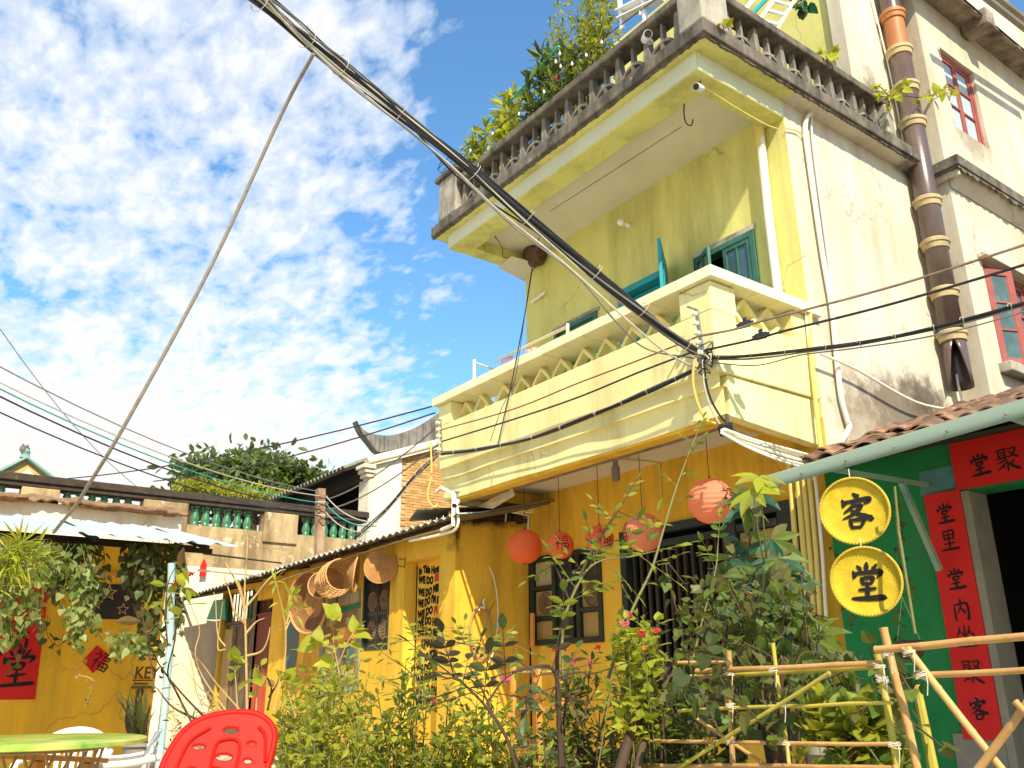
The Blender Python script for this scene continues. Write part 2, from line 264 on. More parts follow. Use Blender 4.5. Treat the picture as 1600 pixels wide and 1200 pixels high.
# ---------------------------------------------------------------- mesh helpers
V = Vector
def vv(p): return Vector((float(p[0]), float(p[1]), float(p[2])))
class MB:
    def __init__(s): s.v = []; s.f = []
    def add(s, v, f):
        n = len(s.v); s.v += [tuple(map(float, p)) for p in v]; s.f += [tuple(i+n for i in q) for q in f]; return s
    def box(s, x0, x1, y0, y1, z0, z1):
        x0, x1 = sorted((x0, x1)); y0, y1 = sorted((y0, y1)); z0, z1 = sorted((z0, z1))
        return s.add([(x0,y0,z0),(x1,y0,z0),(x1,y1,z0),(x0,y1,z0),(x0,y0,z1),(x1,y0,z1),(x1,y1,z1),(x0,y1,z1)],
                     [(0,3,2,1),(4,5,6,7),(0,1,5,4),(1,2,6,5),(2,3,7,6),(3,0,4,7)])
    def obox(s, c, ex, ey, ez):
        c, ex, ey, ez = vv(c), vv(ex), vv(ey), vv(ez)
        p = [c-ex-ey-ez, c+ex-ey-ez, c+ex+ey-ez, c-ex+ey-ez, c-ex-ey+ez, c+ex-ey+ez, c+ex+ey+ez, c-ex+ey+ez]
        return s.add(p, [(0,3,2,1),(4,5,6,7),(0,1,5,4),(1,2,6,5),(2,3,7,6),(3,0,4,7)])
    def beam(s, a, b, w, h, up=(0, 0, 1)):
        a, b = vv(a), vv(b); d = (b-a); L = d.length; d.normalize(); sd = d.cross(vv(up)); sd.normalize(); u = sd.cross(d)
        return s.obox((a+b)/2, d*L/2, sd*w/2, u*h/2)
    def tube(s, pts, r, n=8, caps=True):
        pts = [vv(p) for p in pts]; m = len(pts); rs = r if hasattr(r, '__len__') else [r]*m
        v = []; f = []
        t = (pts[1]-pts[0]).normalized(); a = t.orthogonal().normalized()
        for i, p in enumerate(pts):
            if i == 0: t2 = (pts[1]-pts[0])
            elif i == m-1: t2 = pts[-1]-pts[-2]
            else: t2 = (pts[i+1]-pts[i]).normalized()+(pts[i]-pts[i-1]).normalized()
            if t2.length < 1e-9: t2 = t
            t2 = t2.normalized(); a = a - t2*a.dot(t2)
            if a.length < 1e-6: a = t2.orthogonal()
            a.normalize(); b = t2.cross(a); t = t2
            for k in range(n):
                q = 2*math.pi*k/n; v.append(p+(a*math.cos(q)+b*math.sin(q))*rs[i])
        for i in range(m-1):
            for k in range(n):
                k2 = (k+1) % n; f.append((i*n+k, i*n+k2, (i+1)*n+k2, (i+1)*n+k))
        if caps: f.append(tuple(range(n))[::-1]); f.append(tuple(range((m-1)*n, m*n)))
        return s.add(v, f)
    def lathe(s, prof, c=(0, 0, 0), n=16, ax=(0, 0, 1), caps=True):
        z = vv(ax).normalized(); a = z.orthogonal().normalized()
        if abs(z.z) > .99: a = Vector((1, 0, 0))
        b = z.cross(a); c = vv(c); v = []; f = []
        for (r, h) in prof:
            for k in range(n):
                q = 2*math.pi*k/n; v.append(c+z*h+(a*math.cos(q)+b*math.sin(q))*r)
        for i in range(len(prof)-1):
            for k in range(n):
                k2 = (k+1) % n; f.append((i*n+k, i*n+k2, (i+1)*n+k2, (i+1)*n+k))
        if caps: f.append(tuple(range(n))[::-1]); f.append(tuple(range((len(prof)-1)*n, len(prof)*n)))
        return s.add(v, f)
    def prism(s, poly, vec):
        p = [vv(q) for q in poly]; vec = vv(vec); n = len(p)
        f = [tuple(range(n))[::-1], tuple(range(n, 2*n))] + [(i, (i+1) % n, n+(i+1) % n, n+i) for i in range(n)]
        return s.add(p+[q+vec for q in p], f)
    def grid(s, P, close=False):                       # rows of points
        m, n = len(P), len(P[0]); v = [q for r in P for q in r]; f = []
        for i in range(m-1):
            for k in range(n-1 if not close else n): f.append((i*n+k, i*n+(k+1) % n, (i+1)*n+(k+1) % n, (i+1)*n+k))
        return s.add(v, f)
    def mesh(s, name):
        me = bpy.data.meshes.new(name); me.from_pydata(s.v, [], s.f); me.update(); return me
    def build(s, name, m, parent=None, smooth=False, bevel=0, kind=None, thick=0):
        me = s.mesh(name); me.materials.append(mat(m))
        return link(name, me, parent, smooth, bevel, kind, thick)
def link(name, me, parent=None, smooth=False, bevel=0, kind=None, thick=0):
    import bmesh
    o = bpy.data.objects.new(name, me); COL.objects.link(o)
    bm = bmesh.new(); bm.from_mesh(me); bmesh.ops.recalc_face_normals(bm, faces=bm.faces); bm.to_mesh(me); bm.free()
    if smooth:
        me.polygons.foreach_set('use_smooth', [True]*len(me.polygons))
        try: me.set_sharp_from_angle(angle=math.radians(48))
        except Exception: pass
    if thick:
        md = o.modifiers.new('thick', 'SOLIDIFY'); md.thickness = thick; md.offset = 0
    if bevel:
        md = o.modifiers.new('bevel', 'BEVEL'); md.width = bevel; md.segments = 2; md.limit_method = 'ANGLE'; md.angle_limit = math.radians(40)
    if parent is not None:
        o.parent = parent
        if parent.type == 'EMPTY' or True: o.matrix_parent_inverse = world_of(parent).inverted()
    if kind: o['kind'] = kind
    return o
def world_of(o):
    m = Matrix.LocRotScale(o.location, o.rotation_euler, o.scale)
    if o.parent is not None: m = world_of(o.parent) @ o.matrix_parent_inverse @ m
    return m
def tag(o, label, cat, group=None):
    o['label'] = label; o['category'] = cat
    if group: o['group'] = group
    return o
def thing(name, label, cat, loc=(0, 0, 0), group=None):
    o = bpy.data.objects.new(name, None); o.empty_display_size = .1; COL.objects.link(o); o.location = tuple(map(float, loc)); return tag(o, label, cat, group)
def structure(o): o['kind'] = 'structure'; return o
def copy_tree(src, label, shift, parent=None):
    c = src.copy(); COL.objects.link(c)
    if parent is None: c['label'] = label; c.location = src.location + Vector(shift)
    else: c.parent = parent
    for ch in [x for x in bpy.data.objects if x.parent == src]: copy_tree(ch, None, None, c)
    return c
def inst(name, me, parent, M):
    o = bpy.data.objects.new(name, me); COL.objects.link(o); o.parent = parent
    o.matrix_parent_inverse = world_of(parent).inverted(); o.matrix_basis = M; return o
def arc(a, b, sag=0.0, n=14, side=(0, 0, 0)):
    a, b = vv(a), vv(b); out = []
    for i in range(n+1):
        t = i/n; k = 4*t*(1-t); out.append(a.lerp(b, t)+Vector((0, 0, -sag*k))+vv(side)*k)
    return out
def spline(pts, n=6):
    p = [vv(q) for q in pts]
    if len(p) < 3: return arc(p[0], p[-1], 0, n)
    out = []; q = [p[0]*2-p[1]]+p+[p[-1]*2-p[-2]]
    for i in range(1, len(q)-2):
        for k in range(n):
            t = k/n; a, b, c, d = q[i-1], q[i], q[i+1], q[i+2]
            out.append(0.5*((2*b)+(c-a)*t+(2*a-5*b+4*c-d)*t*t+(3*b-a-3*c+d)*t**3))
    out.append(p[-1]); return out

# ---------------------------------------------------------------- writing
_dg = None
def text_mesh(body, size, bold=0.0, shear=0.0, space=1.0):
    cu = bpy.data.curves.new('lettering', 'FONT'); cu.body = body; cu.size = size; cu.offset = bold; cu.shear = shear; cu.space_character = space; cu.resolution_u = 3; cu.extrude = 0.0015
    ob = bpy.data.objects.new('lettering', cu); COL.objects.link(ob)
    dg = bpy.context.evaluated_depsgraph_get(); dg.update()
    me = bpy.data.meshes.new_from_object(ob.evaluated_get(dg))
    v = [tuple(x.co) for x in me.vertices]; f = [tuple(p.vertices) for p in me.polygons]
    bpy.data.objects.remove(ob); bpy.data.curves.remove(cu); bpy.data.meshes.remove(me)
    return v, f
def place2d(v, org, u, w, n=None, off=0.0):                # local xy(z) -> org + x u + y w
    org, u, w = vv(org), vv(u), vv(w); n = u.cross(w).normalized()
    return [org+u*p[0]+w*p[1]+n*(off+(p[2] if len(p) > 2 else 0)) for p in v]
# brush strokes: (x, y, width) in a unit square, y up
GL = {
 '堂': [[(.50,.97,.05),(.49,.86,.075),(.485,.80,.04)],[(.27,.90,.03),(.33,.83,.065),(.36,.79,.03)],[(.74,.95,.03),(.66,.84,.07),(.63,.80,.02)],
       [(.17,.76,.03),(.20,.66,.075),(.17,.58,.02)],[(.20,.70,.05),(.45,.735,.06),(.80,.78,.075),(.82,.72,.07),(.74,.62,.02)],
       [(.36,.60,.04),(.385,.52,.065),(.40,.45,.05)],[(.37,.585,.05),(.62,.62,.06),(.63,.56,.06),(.585,.46,.03)],[(.40,.46,.045),(.59,.475,.045)],
       [(.30,.30,.04),(.50,.325,.06),(.70,.355,.035)],[(.50,.42,.05),(.495,.25,.065),(.49,.11,.05)],[(.14,.075,.05),(.45,.095,.075),(.86,.135,.085),(.90,.12,.03)]],
 '客': [[(.44,.97,.04),(.53,.90,.085),(.55,.86,.04)],[(.17,.80,.03),(.21,.70,.085),(.18,.62,.03)],[(.21,.735,.05),(.45,.775,.06),(.80,.845,.08),(.81,.79,.07),(.70,.70,.02)],
       [(.47,.73,.04),(.38,.60,.06),(.22,.47,.03)],[(.40,.64,.05),(.62,.675,.065),(.58,.58,.065),(.42,.43,.055),(.18,.30,.02)],[(.34,.57,.03),(.55,.45,.075),(.86,.35,.10),(.92,.34,.03)],
       [(.35,.30,.04),(.38,.17,.06),(.40,.08,.04)],[(.36,.28,.045),(.66,.315,.065),(.68,.25,.06),(.60,.10,.03)],[(.40,.095,.045),(.62,.115,.05)]],
 '里': [[(.26,.92,.04),(.28,.55,.065)],[(.27,.90,.05),(.72,.93,.06),(.70,.56,.06)],[(.29,.74,.04),(.69,.76,.045)],[(.29,.57,.045),(.69,.59,.045)],[(.50,.90,.045),(.49,.10,.06)],[(.25,.34,.04),(.74,.38,.055)],[(.10,.07,.05),(.50,.09,.07),(.90,.12,.08)]],
 '内': [[(.20,.74,.04),(.22,.10,.075)],[(.21,.73,.05),(.78,.78,.07),(.80,.12,.075),(.70,.16,.02)],[(.51,.97,.05),(.49,.65,.065),(.32,.36,.02)],[(.50,.60,.04),(.66,.40,.08)]],
 '坐': [[(.30,.90,.04),(.22,.66,.055),(.12,.50,.02)],[(.30,.72,.03),(.42,.56,.06)],[(.72,.92,.04),(.66,.68,.055),(.56,.52,.02)],[(.70,.72,.03),(.88,.54,.065)],[(.50,.96,.05),(.49,.10,.065)],[(.24,.36,.045),(.77,.40,.06)],[(.08,.07,.05),(.50,.09,.07),(.93,.12,.08)]],
 '聚': [[(.10,.93,.04),(.54,.95,.05)],[(.18,.92,.04),(.19,.58,.05)],[(.45,.93,.04),(.44,.50,.05)],[(.19,.80,.03),(.44,.82,.035)],[(.19,.69,.03),(.44,.71,.035)],[(.06,.56,.04),(.54,.62,.05)],[(.58,.91,.04),(.88,.93,.05),(.76,.70,.05),(.54,.55,.02)],[(.60,.82,.03),(.76,.66,.05),(.94,.56,.07)],
       [(.44,.50,.05),(.24,.42,.04),(.12,.38,.03)],[(.48,.46,.05),(.50,.24,.06),(.48,.04,.04)],[(.40,.36,.04),(.22,.20,.05),(.08,.10,.02)],[(.28,.30,.03),(.36,.16,.04)],[(.76,.44,.04),(.66,.34,.05)],[(.56,.34,.04),(.72,.18,.07),(.94,.06,.08)]],
 '满': [[(.12,.90,.03),(.20,.82,.07)],[(.06,.64,.03),(.15,.57,.07)],[(.08,.12,.05),(.14,.26,.06),(.24,.44,.02)],[(.32,.82,.04),(.94,.86,.055)],[(.50,.95,.04),(.49,.70,.05)],[(.76,.97,.04),(.74,.72,.05)],[(.30,.62,.04),(.95,.66,.055)],[(.36,.50,.04),(.36,.06,.065)],[(.36,.49,.045),(.90,.52,.06),(.90,.08,.065)],[(.53,.46,.035),(.46,.26,.04)],[(.52,.38,.03),(.58,.26,.045)],[(.76,.48,.035),(.68,.26,.04)],[(.75,.38,.03),(.83,.24,.045)],[(.63,.64,.04),(.62,.46,.045)]],
 '福': [[(.22,.96,.05),(.28,.86,.06)],[(.08,.76,.05),(.40,.78,.055),(.22,.50,.045),(.06,.36,.025)],[(.24,.56,.05),(.24,.05,.06)],[(.28,.50,.04),(.38,.40,.055)],[(.47,.92,.05),(.94,.92,.055)],[(.55,.78,.05),(.56,.60,.05)],[(.55,.77,.05),(.86,.77,.055),(.85,.60,.05)],[(.56,.60,.045),(.85,.60,.045)],[(.50,.44,.05),(.51,.05,.055)],[(.50,.43,.05),(.91,.43,.055),(.90,.05,.055)],[(.51,.25,.045),(.90,.25,.045)],[(.70,.42,.045),(.70,.08,.045)],[(.51,.08,.045),(.90,.08,.045)]],
}
def glyph(ch, size, thick=1.0, sub=4):
    v = []; f = []
    for st in GL[ch]:
        pts = spline([(a, b, 0) for a, b, w in st], sub) if len(st) > 2 else arc((*st[0][:2], 0), (*st[-1][:2], 0), 0, sub)
        ws = np.interp(np.linspace(0, len(st)-1, len(pts)), range(len(st)), [s[2] for s in st])
        n0 = len(v); m = len(pts)
        for i, p in enumerate(pts):
            t = (pts[min(i+1, m-1)]-pts[max(i-1, 0)]).normalized(); nn = Vector((-t.y, t.x, 0)); w = ws[i]*thick*.5*(.9+.2*random.random())
            ext = t*(w*.8 if i == m-1 else (-w*.8 if i == 0 else 0)); k = .55 if i in (0, m-1) else 1
            v += [p+nn*w*k+ext, p-nn*w*k+ext]
        f += [(n0+2*i, n0+2*i+1, n0+2*i+3, n0+2*i+2) for i in range(m-1)]
    # lift every stroke a hair above the one under it
    out = []; k = 0; cnt = 0
    for st in GL[ch]:
        m = (len(st)-1)*sub+1 if len(st) > 2 else sub+1
        for _ in range(2*m): q = v[k]; out.append((q[0]*size, q[1]*size, cnt*.00025)); k += 1
        cnt += 1
    return out, f

# ---------------------------------------------------------------- leaves and plants
def leafshape(kind):
    if kind == 'ovate':
        v = [(0,0,0),(-.17,.22,.03),(.17,.22,.03),(0,.24,-.01),(-.25,.50,.03),(.25,.50,.03),(0,.52,-.02),(-.17,.78,0),(.17,.78,0),(0,.8,-.05),(0,1.06,-.10)]
    elif kind == 'lance':
        v = [(0,0,0),(-.09,.22,.02),(.09,.22,.02),(0,.24,-.01),(-.13,.50,.02),(.13,.50,.02),(0,.52,-.02),(-.085,.80,-.03),(.085,.80,-.03),(0,.82,-.06),(0,1.1,-.16)]
    elif kind == 'palm':
        v = [(0,0,0),(-.11,.25,.02),(.11,.25,.02),(0,.26,-.015),(-.185,.55,.02),(.185,.55,.02),(0,.57,-.025),(-.11,.83,-.02),(.11,.83,-.02),(0,.85,-.06),(0,1.08,-.13)]
    elif kind == 'blade':
        v = [(0,0,0),(-.035,.25,.01),(.035,.25,.01),(0,.25,-.01),(-.045,.5,.0),(.045,.5,.0),(0,.5,-.02),(-.03,.8,-.06),(.03,.8,-.06),(0,.8,-.08),(0,1.1,-.2)]
    else:  # heart
        v = [(0,0,0),(-.36,-.06,.03),(.36,-.06,.03),(0,.16,-.03),(-.47,.28,.04),(.47,.28,.04),(0,.42,-.04),(-.27,.66,.02),(.27,.66,.02),(0,.72,-.05),(0,1.02,-.12)]
    f = [(0,1,3),(0,3,2),(1,4,6,3),(3,6,5,2),(4,7,9,6),(6,9,8,5),(7,10,9),(9,10,8)]
    return np.array(v, float), f
LEAF = {k: leafshape(k) for k in ('ovate', 'lance', 'palm', 'blade', 'heart')}
_lm = {}
def leafmesh(kind, m):
    if (kind, m) not in _lm:
        me = bpy.data.meshes.new('leaf'); v, f = LEAF[kind]; me.from_pydata([tuple(x) for x in v], [], f); me.materials.append(mat(m)); _lm[(kind, m)] = me
    return _lm[(kind, m)]
def frame(d, up):
    d = d/np.linalg.norm(d); s = np.cross(d, up); n = np.linalg.norm(s)
    if n < 1e-4: s = np.cross(d, [1, .3, .2]); n = np.linalg.norm(s)
    s /= n; u = np.cross(s, d); return s, d, u
def nrm(v): return v/(np.linalg.norm(v)+1e-9)
def rv(): return rng.normal(size=3)
def foliage(root, leaves, npart=300, pname='leaf', cam_sort=True):
    """leaves: (pos, dir, up, size, kind, material); the largest in view become leaf objects, the rest one mesh"""
    if cam_sort:
        def app(l): return -l[3]/max(.3, np.linalg.norm(np.array(l[0])-C0))
        leaves = sorted(leaves, key=app)
    for (p, d, up, s, k, m) in leaves[:npart]:
        a, b, c = frame(np.array(d), np.array(up))
        M = Matrix(((a[0]*s, b[0]*s, c[0]*s, p[0]), (a[1]*s, b[1]*s, c[1]*s, p[1]), (a[2]*s, b[2]*s, c[2]*s, p[2]), (0, 0, 0, 1)))
        inst(pname, leafmesh(k, m), root, M)
    rest = leaves[npart:]
    if not rest: return
    bym = {}
    for l in rest: bym.setdefault((l[4], l[5]), []).append(l)
    VV = []; FF = []; MI = []; mats = []; off = 0
    for (k, m), L in bym.items():
        lv, lf = LEAF[k]
        if m not in mats: mats.append(m)
        for (p, d, up, s, _, _) in L:
            a, b, c = frame(np.array(d), np.array(up))
            VV.append((lv @ np.array([a, b, c]))*s+np.array(p))
            FF += [tuple(i+off for i in q) for q in lf]; off += len(lv); MI += [mats.index(m)]*len(lf)
    me = bpy.data.meshes.new('foliage'); me.from_pydata(np.concatenate(VV).tolist(), [], FF)
    for m in mats: me.materials.append(mat(m))
    me.polygons.foreach_set('material_index', MI); me.update()
    o = bpy.data.objects.new('foliage', me); COL.objects.link(o); o.parent = root; o.matrix_parent_inverse = world_of(root).inverted(); o['kind'] = 'stuff'
    return o
def leaves_along(pts, spacing, size, kind, mats, out=.5, droop=.25, t0=.25, jitter=.4, petiole=.02, n_at=1, tipcluster=0, upw=1.0):
    L = []; P = [np.array(p, float) for p in pts]; seg = [np.linalg.norm(P[i+1]-P[i]) for i in range(len(P)-1)]; tot = sum(seg); s = tot*t0; sgn = 1; ph = rng.random()*6.28
    while s < tot:
        a = s; i = 0
        while i < len(seg)-1 and a > seg[i]: a -= seg[i]; i += 1
        p = P[i]+(P[i+1]-P[i])*min(1, a/max(seg[i], 1e-6)); t = nrm(P[i+1]-P[i])
        for _ in range(n_at):
            ph += 2.4; sd, _, u = frame(t, np.array([0.1, .2, 1.])); lat = sd*math.cos(ph)+u*math.sin(ph)
            d = nrm(t*(.6)+lat*out*1.6+rv()*jitter*.5+np.array([0, 0, -droop])); sz = size*rng.uniform(.6, 1.2)
            L.append((p+d*petiole, d, nrm(np.array([0, 0, upw])+lat*.4+rv()*.35), sz, kind, mats[rng.integers(len(mats))]))
        s += spacing*rng.uniform(.6, 1.4)
    for _ in range(tipcluster):
        t = nrm(P[-1]-P[-2]); d = nrm(t*.6+rv()*.8); L.append((P[-1], d, nrm(np.array([0, 0, 1.])+rv()*.4), size*rng.uniform(.7, 1.1), kind, mats[rng.integers(len(mats))]))
    return L
def stems_mesh(root, stems, m, name='stem', n=5):
    b = MB()
    for pts, r in stems: b.tube(pts, r, n)
    return b.build(name, m, root, smooth=True)
def bush(name, label, cat, base, ctr, rad, nst, leaf, spacing, kind, mats, stem_m, group=None, npart=300, twigs=4, spread=.12, out=.6, droop=.2, thick=.012, tipc=2, hollow=.45, name_stem='stem'):
    base = np.array(base, float); ctr = np.array(ctr, float); rad = np.array(rad, float)
    root = thing(name, label, cat, base, group); L = []; ST = []
    for i in range(nst):
        d = nrm(rv()); r = hollow+(1-hollow)*rng.random()**.5; tip = ctr+d*rad*r
        b0 = base+np.array([rng.normal()*spread, rng.normal()*spread, 0])
        mid = b0*.5+tip*.5+rv()*rad*.10+np.array([0, 0, .1*np.linalg.norm(tip-b0)])
        pts = spline([b0, mid, tip], 5); ln = np.linalg.norm(tip-b0); ST.append((pts, list(np.linspace(thick, thick*.3, len(pts)))))
        L += leaves_along(pts, spacing, leaf, kind, mats, out, droop, t0=.35, tipcluster=tipc)
        for k in range(twigs):
            t = rng.uniform(.4, .95); q = np.array(pts[int(t*(len(pts)-1))]); e = q+nrm(rv()+d*.5)*rad.mean()*rng.uniform(.2, .5)
            tw = spline([q, (q+e)/2+rv()*.02, e], 3); ST.append((tw, list(np.linspace(thick*.4, thick*.2, len(tw))))); L += leaves_along(tw, spacing, leaf, kind, mats, out, droop, t0=.1, tipcluster=tipc)
    stems_mesh(root, ST, stem_m, name_stem); foliage(root, L, npart); return root
# ================================================================ GROUND
g = MB(); nx = 40
xs = list(np.linspace(-70, 40, 56)); ys = list(np.linspace(-50, 60, 56))
g.box(-900, 900, -900, 900, -.6, -.15)
structure(g.build('ground', 'earth'))
g = MB(); g.grid([[(x, y, .27+.02*mnoise.noise((x*.7, y*.7, 0))) for x in np.linspace(-22, 12, 70)] for y in np.linspace(-16, 9.5, 50)])
structure(g.build('courtyard_ground', 'paving', smooth=True))
g = MB(); g.box(-4.6, 1.2, -4.5, 1.75, .1, .5)
structure(g.build('patio', 'paving', bevel=.02))

# ================================================================ walls with openings
def wall(mb, P, us, zs, holes, d0, d1):
    """P(u, z, d) -> point; solid between depths d0 (face) and d1, with rectangular holes (u0,u1,z0,z1)"""
    U = sorted(set([us[0], us[1]]+[h for q in holes for h in q[:2]])); Z = sorted(set([zs[0], zs[1]]+[h for q in holes for h in q[2:]]))
    def solid(i, j):
        if not (0 <= i < len(U)-1 and 0 <= j < len(Z)-1): return False
        u, z = (U[i]+U[i+1])/2, (Z[j]+Z[j+1])/2
        return not any(h[0] < u < h[1] and h[2] < z < h[3] for h in holes)
    def q(*p): mb.add(p, [(0, 1, 2, 3)])
    for i in range(len(U)-1):
        for j in range(len(Z)-1):
            if not solid(i, j): continue
            a, b, c, d = U[i], U[i+1], Z[j], Z[j+1]
            for dep in (d0, d1): q(P(a, c, dep), P(b, c, dep), P(b, d, dep), P(a, d, dep))
            if not solid(i-1, j): q(P(a, c, d0), P(a, c, d1), P(a, d, d1), P(a, d, d0))
            if not solid(i+1, j): q(P(b, c, d0), P(b, c, d1), P(b, d, d1), P(b, d, d0))
            if not solid(i, j-1): q(P(a, c, d0), P(b, c, d0), P(b, c, d1), P(a, c, d1))
            if not solid(i, j+1): q(P(a, d, d0), P(b, d, d0), P(b, d, d1), P(a, d, d1))
    return mb
FRONT = lambda Y: (lambda u, z, d: (u, Y+d, z))        # face looks to -Y
SIDE = lambda X: (lambda u, z, d: (X-d, u, z))         # face looks to +X

# ================================================================ MAIN HOUSE
XS, XL, YW, YB = -4.95, -9.92, 7.57, 6.0
house = thing('yellow_house', 'three storey pale yellow house with balcony, weathered terrace railing and cream side wall', 'house', (-7.4, 9, 0))
UPH = [(-7.81, -6.93, 4.1, 6.5), (-9.22, -8.27, 5.25, 6.39), (-6.45, -5.52, 5.25, 6.43)]
w = MB(); wall(w, FRONT(YW), (XL, XS-.004), (4.005, 7.86), UPH, 0, .22); fw = w.build('front_wall', 'lime_plaster', house)
GH = [(-9.90, -8.40, 1.93, 3.13), (-8.02, -5.25, .9, 3.24)]
w = MB(); wall(w, FRONT(YW), (XL, XS-.004), (0, 4.0), GH, 0, .22); w.build('ground_wall', 'ochre_plaster', house)
# side wall, rear block
RX = -4.6
w = MB(); wall(w, SIDE(XS), (YW+.004, 10.57), (0, 7.87), [], 0, .2); side_wall = w.build('side_wall', 'white_wall', house)
wr_u = [PX(1470, 75, RX), PX(1540, 215, RX), PX(1480, 210, RX), PX(1530, 120, RX)]
ruz0, ruz1 = 8.85, 9.0
W1 = (PX(1473, 100, RX)[1], PX(1524, 130, RX)[1], PX(1490, 195, RX)[2], PX(1470, 75, RX)[2])
W2 = (PX(1540, 440, RX)[1], PX(1540, 440, RX)[1]+1.3, PX(1568, 570, RX)[2], PX(1540, 410, RX)[2])
RY = 10.58
w = MB(); wall(w, SIDE(RX), (RY, 22.), (0, 12.6), [W1, W2], 0, .25); w.add([(RX-.25, RY, 0), (XS-.3, RY, 0), (XS-.3, RY, 12.6), (RX-.25, RY, 12.6)], [(0, 1, 2, 3)]); w.build('rear_wall', 'white_wall', house)
# upper storey set back on the terrace
TW = 9.3
w = MB(); wall(w, FRONT(TW), (XL+.4, XS-.18), (8.06, 12.6), [(-7.6, -6.6, 8.06, 10.2)], 0, .2); w.build('terrace_wall', 'lime_plaster', house)
w = MB(); w.box(XS-.20, XS-.01, TW-.06, RY-.005, 8.05, 12.6); w.build('corner_pier', 'white_wall', house)
w = MB(); w.box(-7.55, -6.65, TW+.1, TW+.16, 8.06, 10.15); w.build('terrace_door', 'teal_paint', house)
# dark rooms behind the openings
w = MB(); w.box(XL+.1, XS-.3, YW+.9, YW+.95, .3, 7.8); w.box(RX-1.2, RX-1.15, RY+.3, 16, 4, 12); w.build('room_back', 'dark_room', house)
surf('sky_tint', (.66, .66, .45), (.58, .58, .38), 1.5, .85, bump=.15)  # paler tone standing in for sky light on the beam's outer faces
# terrace slab, fascia, soffits
def ragged_edge(mb, a, b, z, dep, n, amp, nrmv):
    a, b, nv = vv(a), vv(b), vv(nrmv)
    pts = [a.lerp(b, i/n) for i in range(n+1)]
    top = [p+V((0, 0, 0)) for p in pts]; bot = [p-V((0, 0, dep*(.35+amp*random.random()))) for p in pts]
    mb.grid([[q for q in top], [q for q in bot]]); mb.grid([[q-nv*.03 for q in top], [q-nv*.03 for q in bot]]); mb.grid([[q for q in bot], [q-nv*.03 for q in bot]])
SX, SXL, SY = -4.70, -10.2, 5.97
sl_ = MB(); sl_.box(SXL, SX, SY, TW, 7.885, 8.055); sl_.box(XS-.1, SX, TW, 10.28, 7.885, 8.055); sl_.build('terrace_slab', 'old_concrete', house, bevel=.015)
dr = MB(); ragged_edge(dr, (SXL, SY+.03, 7.884), (SX-.03, SY+.03, 7.884), 0, .03, 160, .9, (0, -1, 0)); ragged_edge(dr, (SX-.03, SY+.03, 7.884), (SX-.03, 10.2, 7.884), 0, .03, 140, .9, (1, 0, 0)); dr.build('drip_edge', 'old_concrete', house)
w = MB(); w.box(SXL+.06, SX-.06, SY+.06, 6.15, 7.86, 7.884); w.box(XS, SX-.06, 6.15, YW, 7.86, 7.884); w.box(SXL+.06, XL, 6.15, YW, 7.86, 7.884); w.build('eave_soffit', 'lime_plaster', house)
w = MB(); w.box(XS-.02, SX-.06, YW+.002, 10.2, 7.862, 7.886); w.build('side_soffit', 'white_wall', house)
w = MB(); w.box(XL, XS, 6.12, 6.45, 7.62, 7.872); w.box(XS-.26, XS, 6.45, YW, 7.62, 7.872); w.box(XL, XL+.24, 6.45, YW, 7.62, 7.872); w.build('edge_beam', 'lime_plaster', house, bevel=.008)
w = MB(); w.box(XL+.003, XS-.003, 6.115, 6.119, 7.635, 7.858); w.box(XS+.001, XS+.005, 6.125, YW, 7.635, 7.858); w.build('beam_sky_tint', 'sky_tint', house)  # added thin plates; sky light on the beam painted as a whiter colour
w = MB(); w.box(XL+.24, XS-.26, 6.45, YW, 7.80, 7.86); w.build('ceiling', 'soffit_white', house)
# ledge of the rear block
LY, LX = PX(1497, 250, -4.38)[1], -4.38
lz = PX(1497, 246, LX)[2]
w = MB(); w.prism([(XS, LY, lz-.09), (LX, LY, lz-.09), (LX, 22, lz-.09), (RX+.01, 22, lz-.09), (RX+.01, RY-.01, lz-.09), (XS, RY-.01, lz-.09)], (0, 0, .15)); ragged_edge(w, (LX-.02, LY+.02, lz-.09), (LX-.02, 18, lz-.09), 0, .05, 130, 1.2, (1, 0, 0)); ragged_edge(w, (XS, LY+.02, lz-.09), (LX-.02, LY+.02, lz-.09), 0, .03, 20, .9, (0, -1, 0)); w.build('rear_ledge', 'old_concrete', house, bevel=.01)
w = MB(); w.box(XS+.02, LX-.05, LY+.06, RY-.015, lz-.2, lz-.092); w.prism([(RX+.012, RY, lz-.092), (LX-.06, RY, lz-.092), (RX+.012, RY, lz-.30)], (0, 11, 0)); w.build('ledge_cove', 'white_wall', house)
# rear roof eave
e0 = PX(1448, 2, RX); e1 = PX(1598, 126, RX); ez = (e0[2]+e1[2])/2
ex = -4.25; eo = PX(1598, 80, ex)
w = MB(); w.box(ex, RX-.3, RY-.45, 22, ez, ez+.05); w.box(ex-.06, ex, RY-.45, 22, ez+.02, eo[2]); ragged_edge(w, (ex, 11, ez+.03), (ex, 20, ez+.03), 0, .06, 90, 1.2, (1, 0, 0)); w.box(ex-.32, ex+.06, PX(1540, 30, ex)[1]-.1, PX(1540, 30, ex)[1]+.16, ez-.16, ez+.12); w.build('rear_eave', 'grimy_eave', house, bevel=.012)
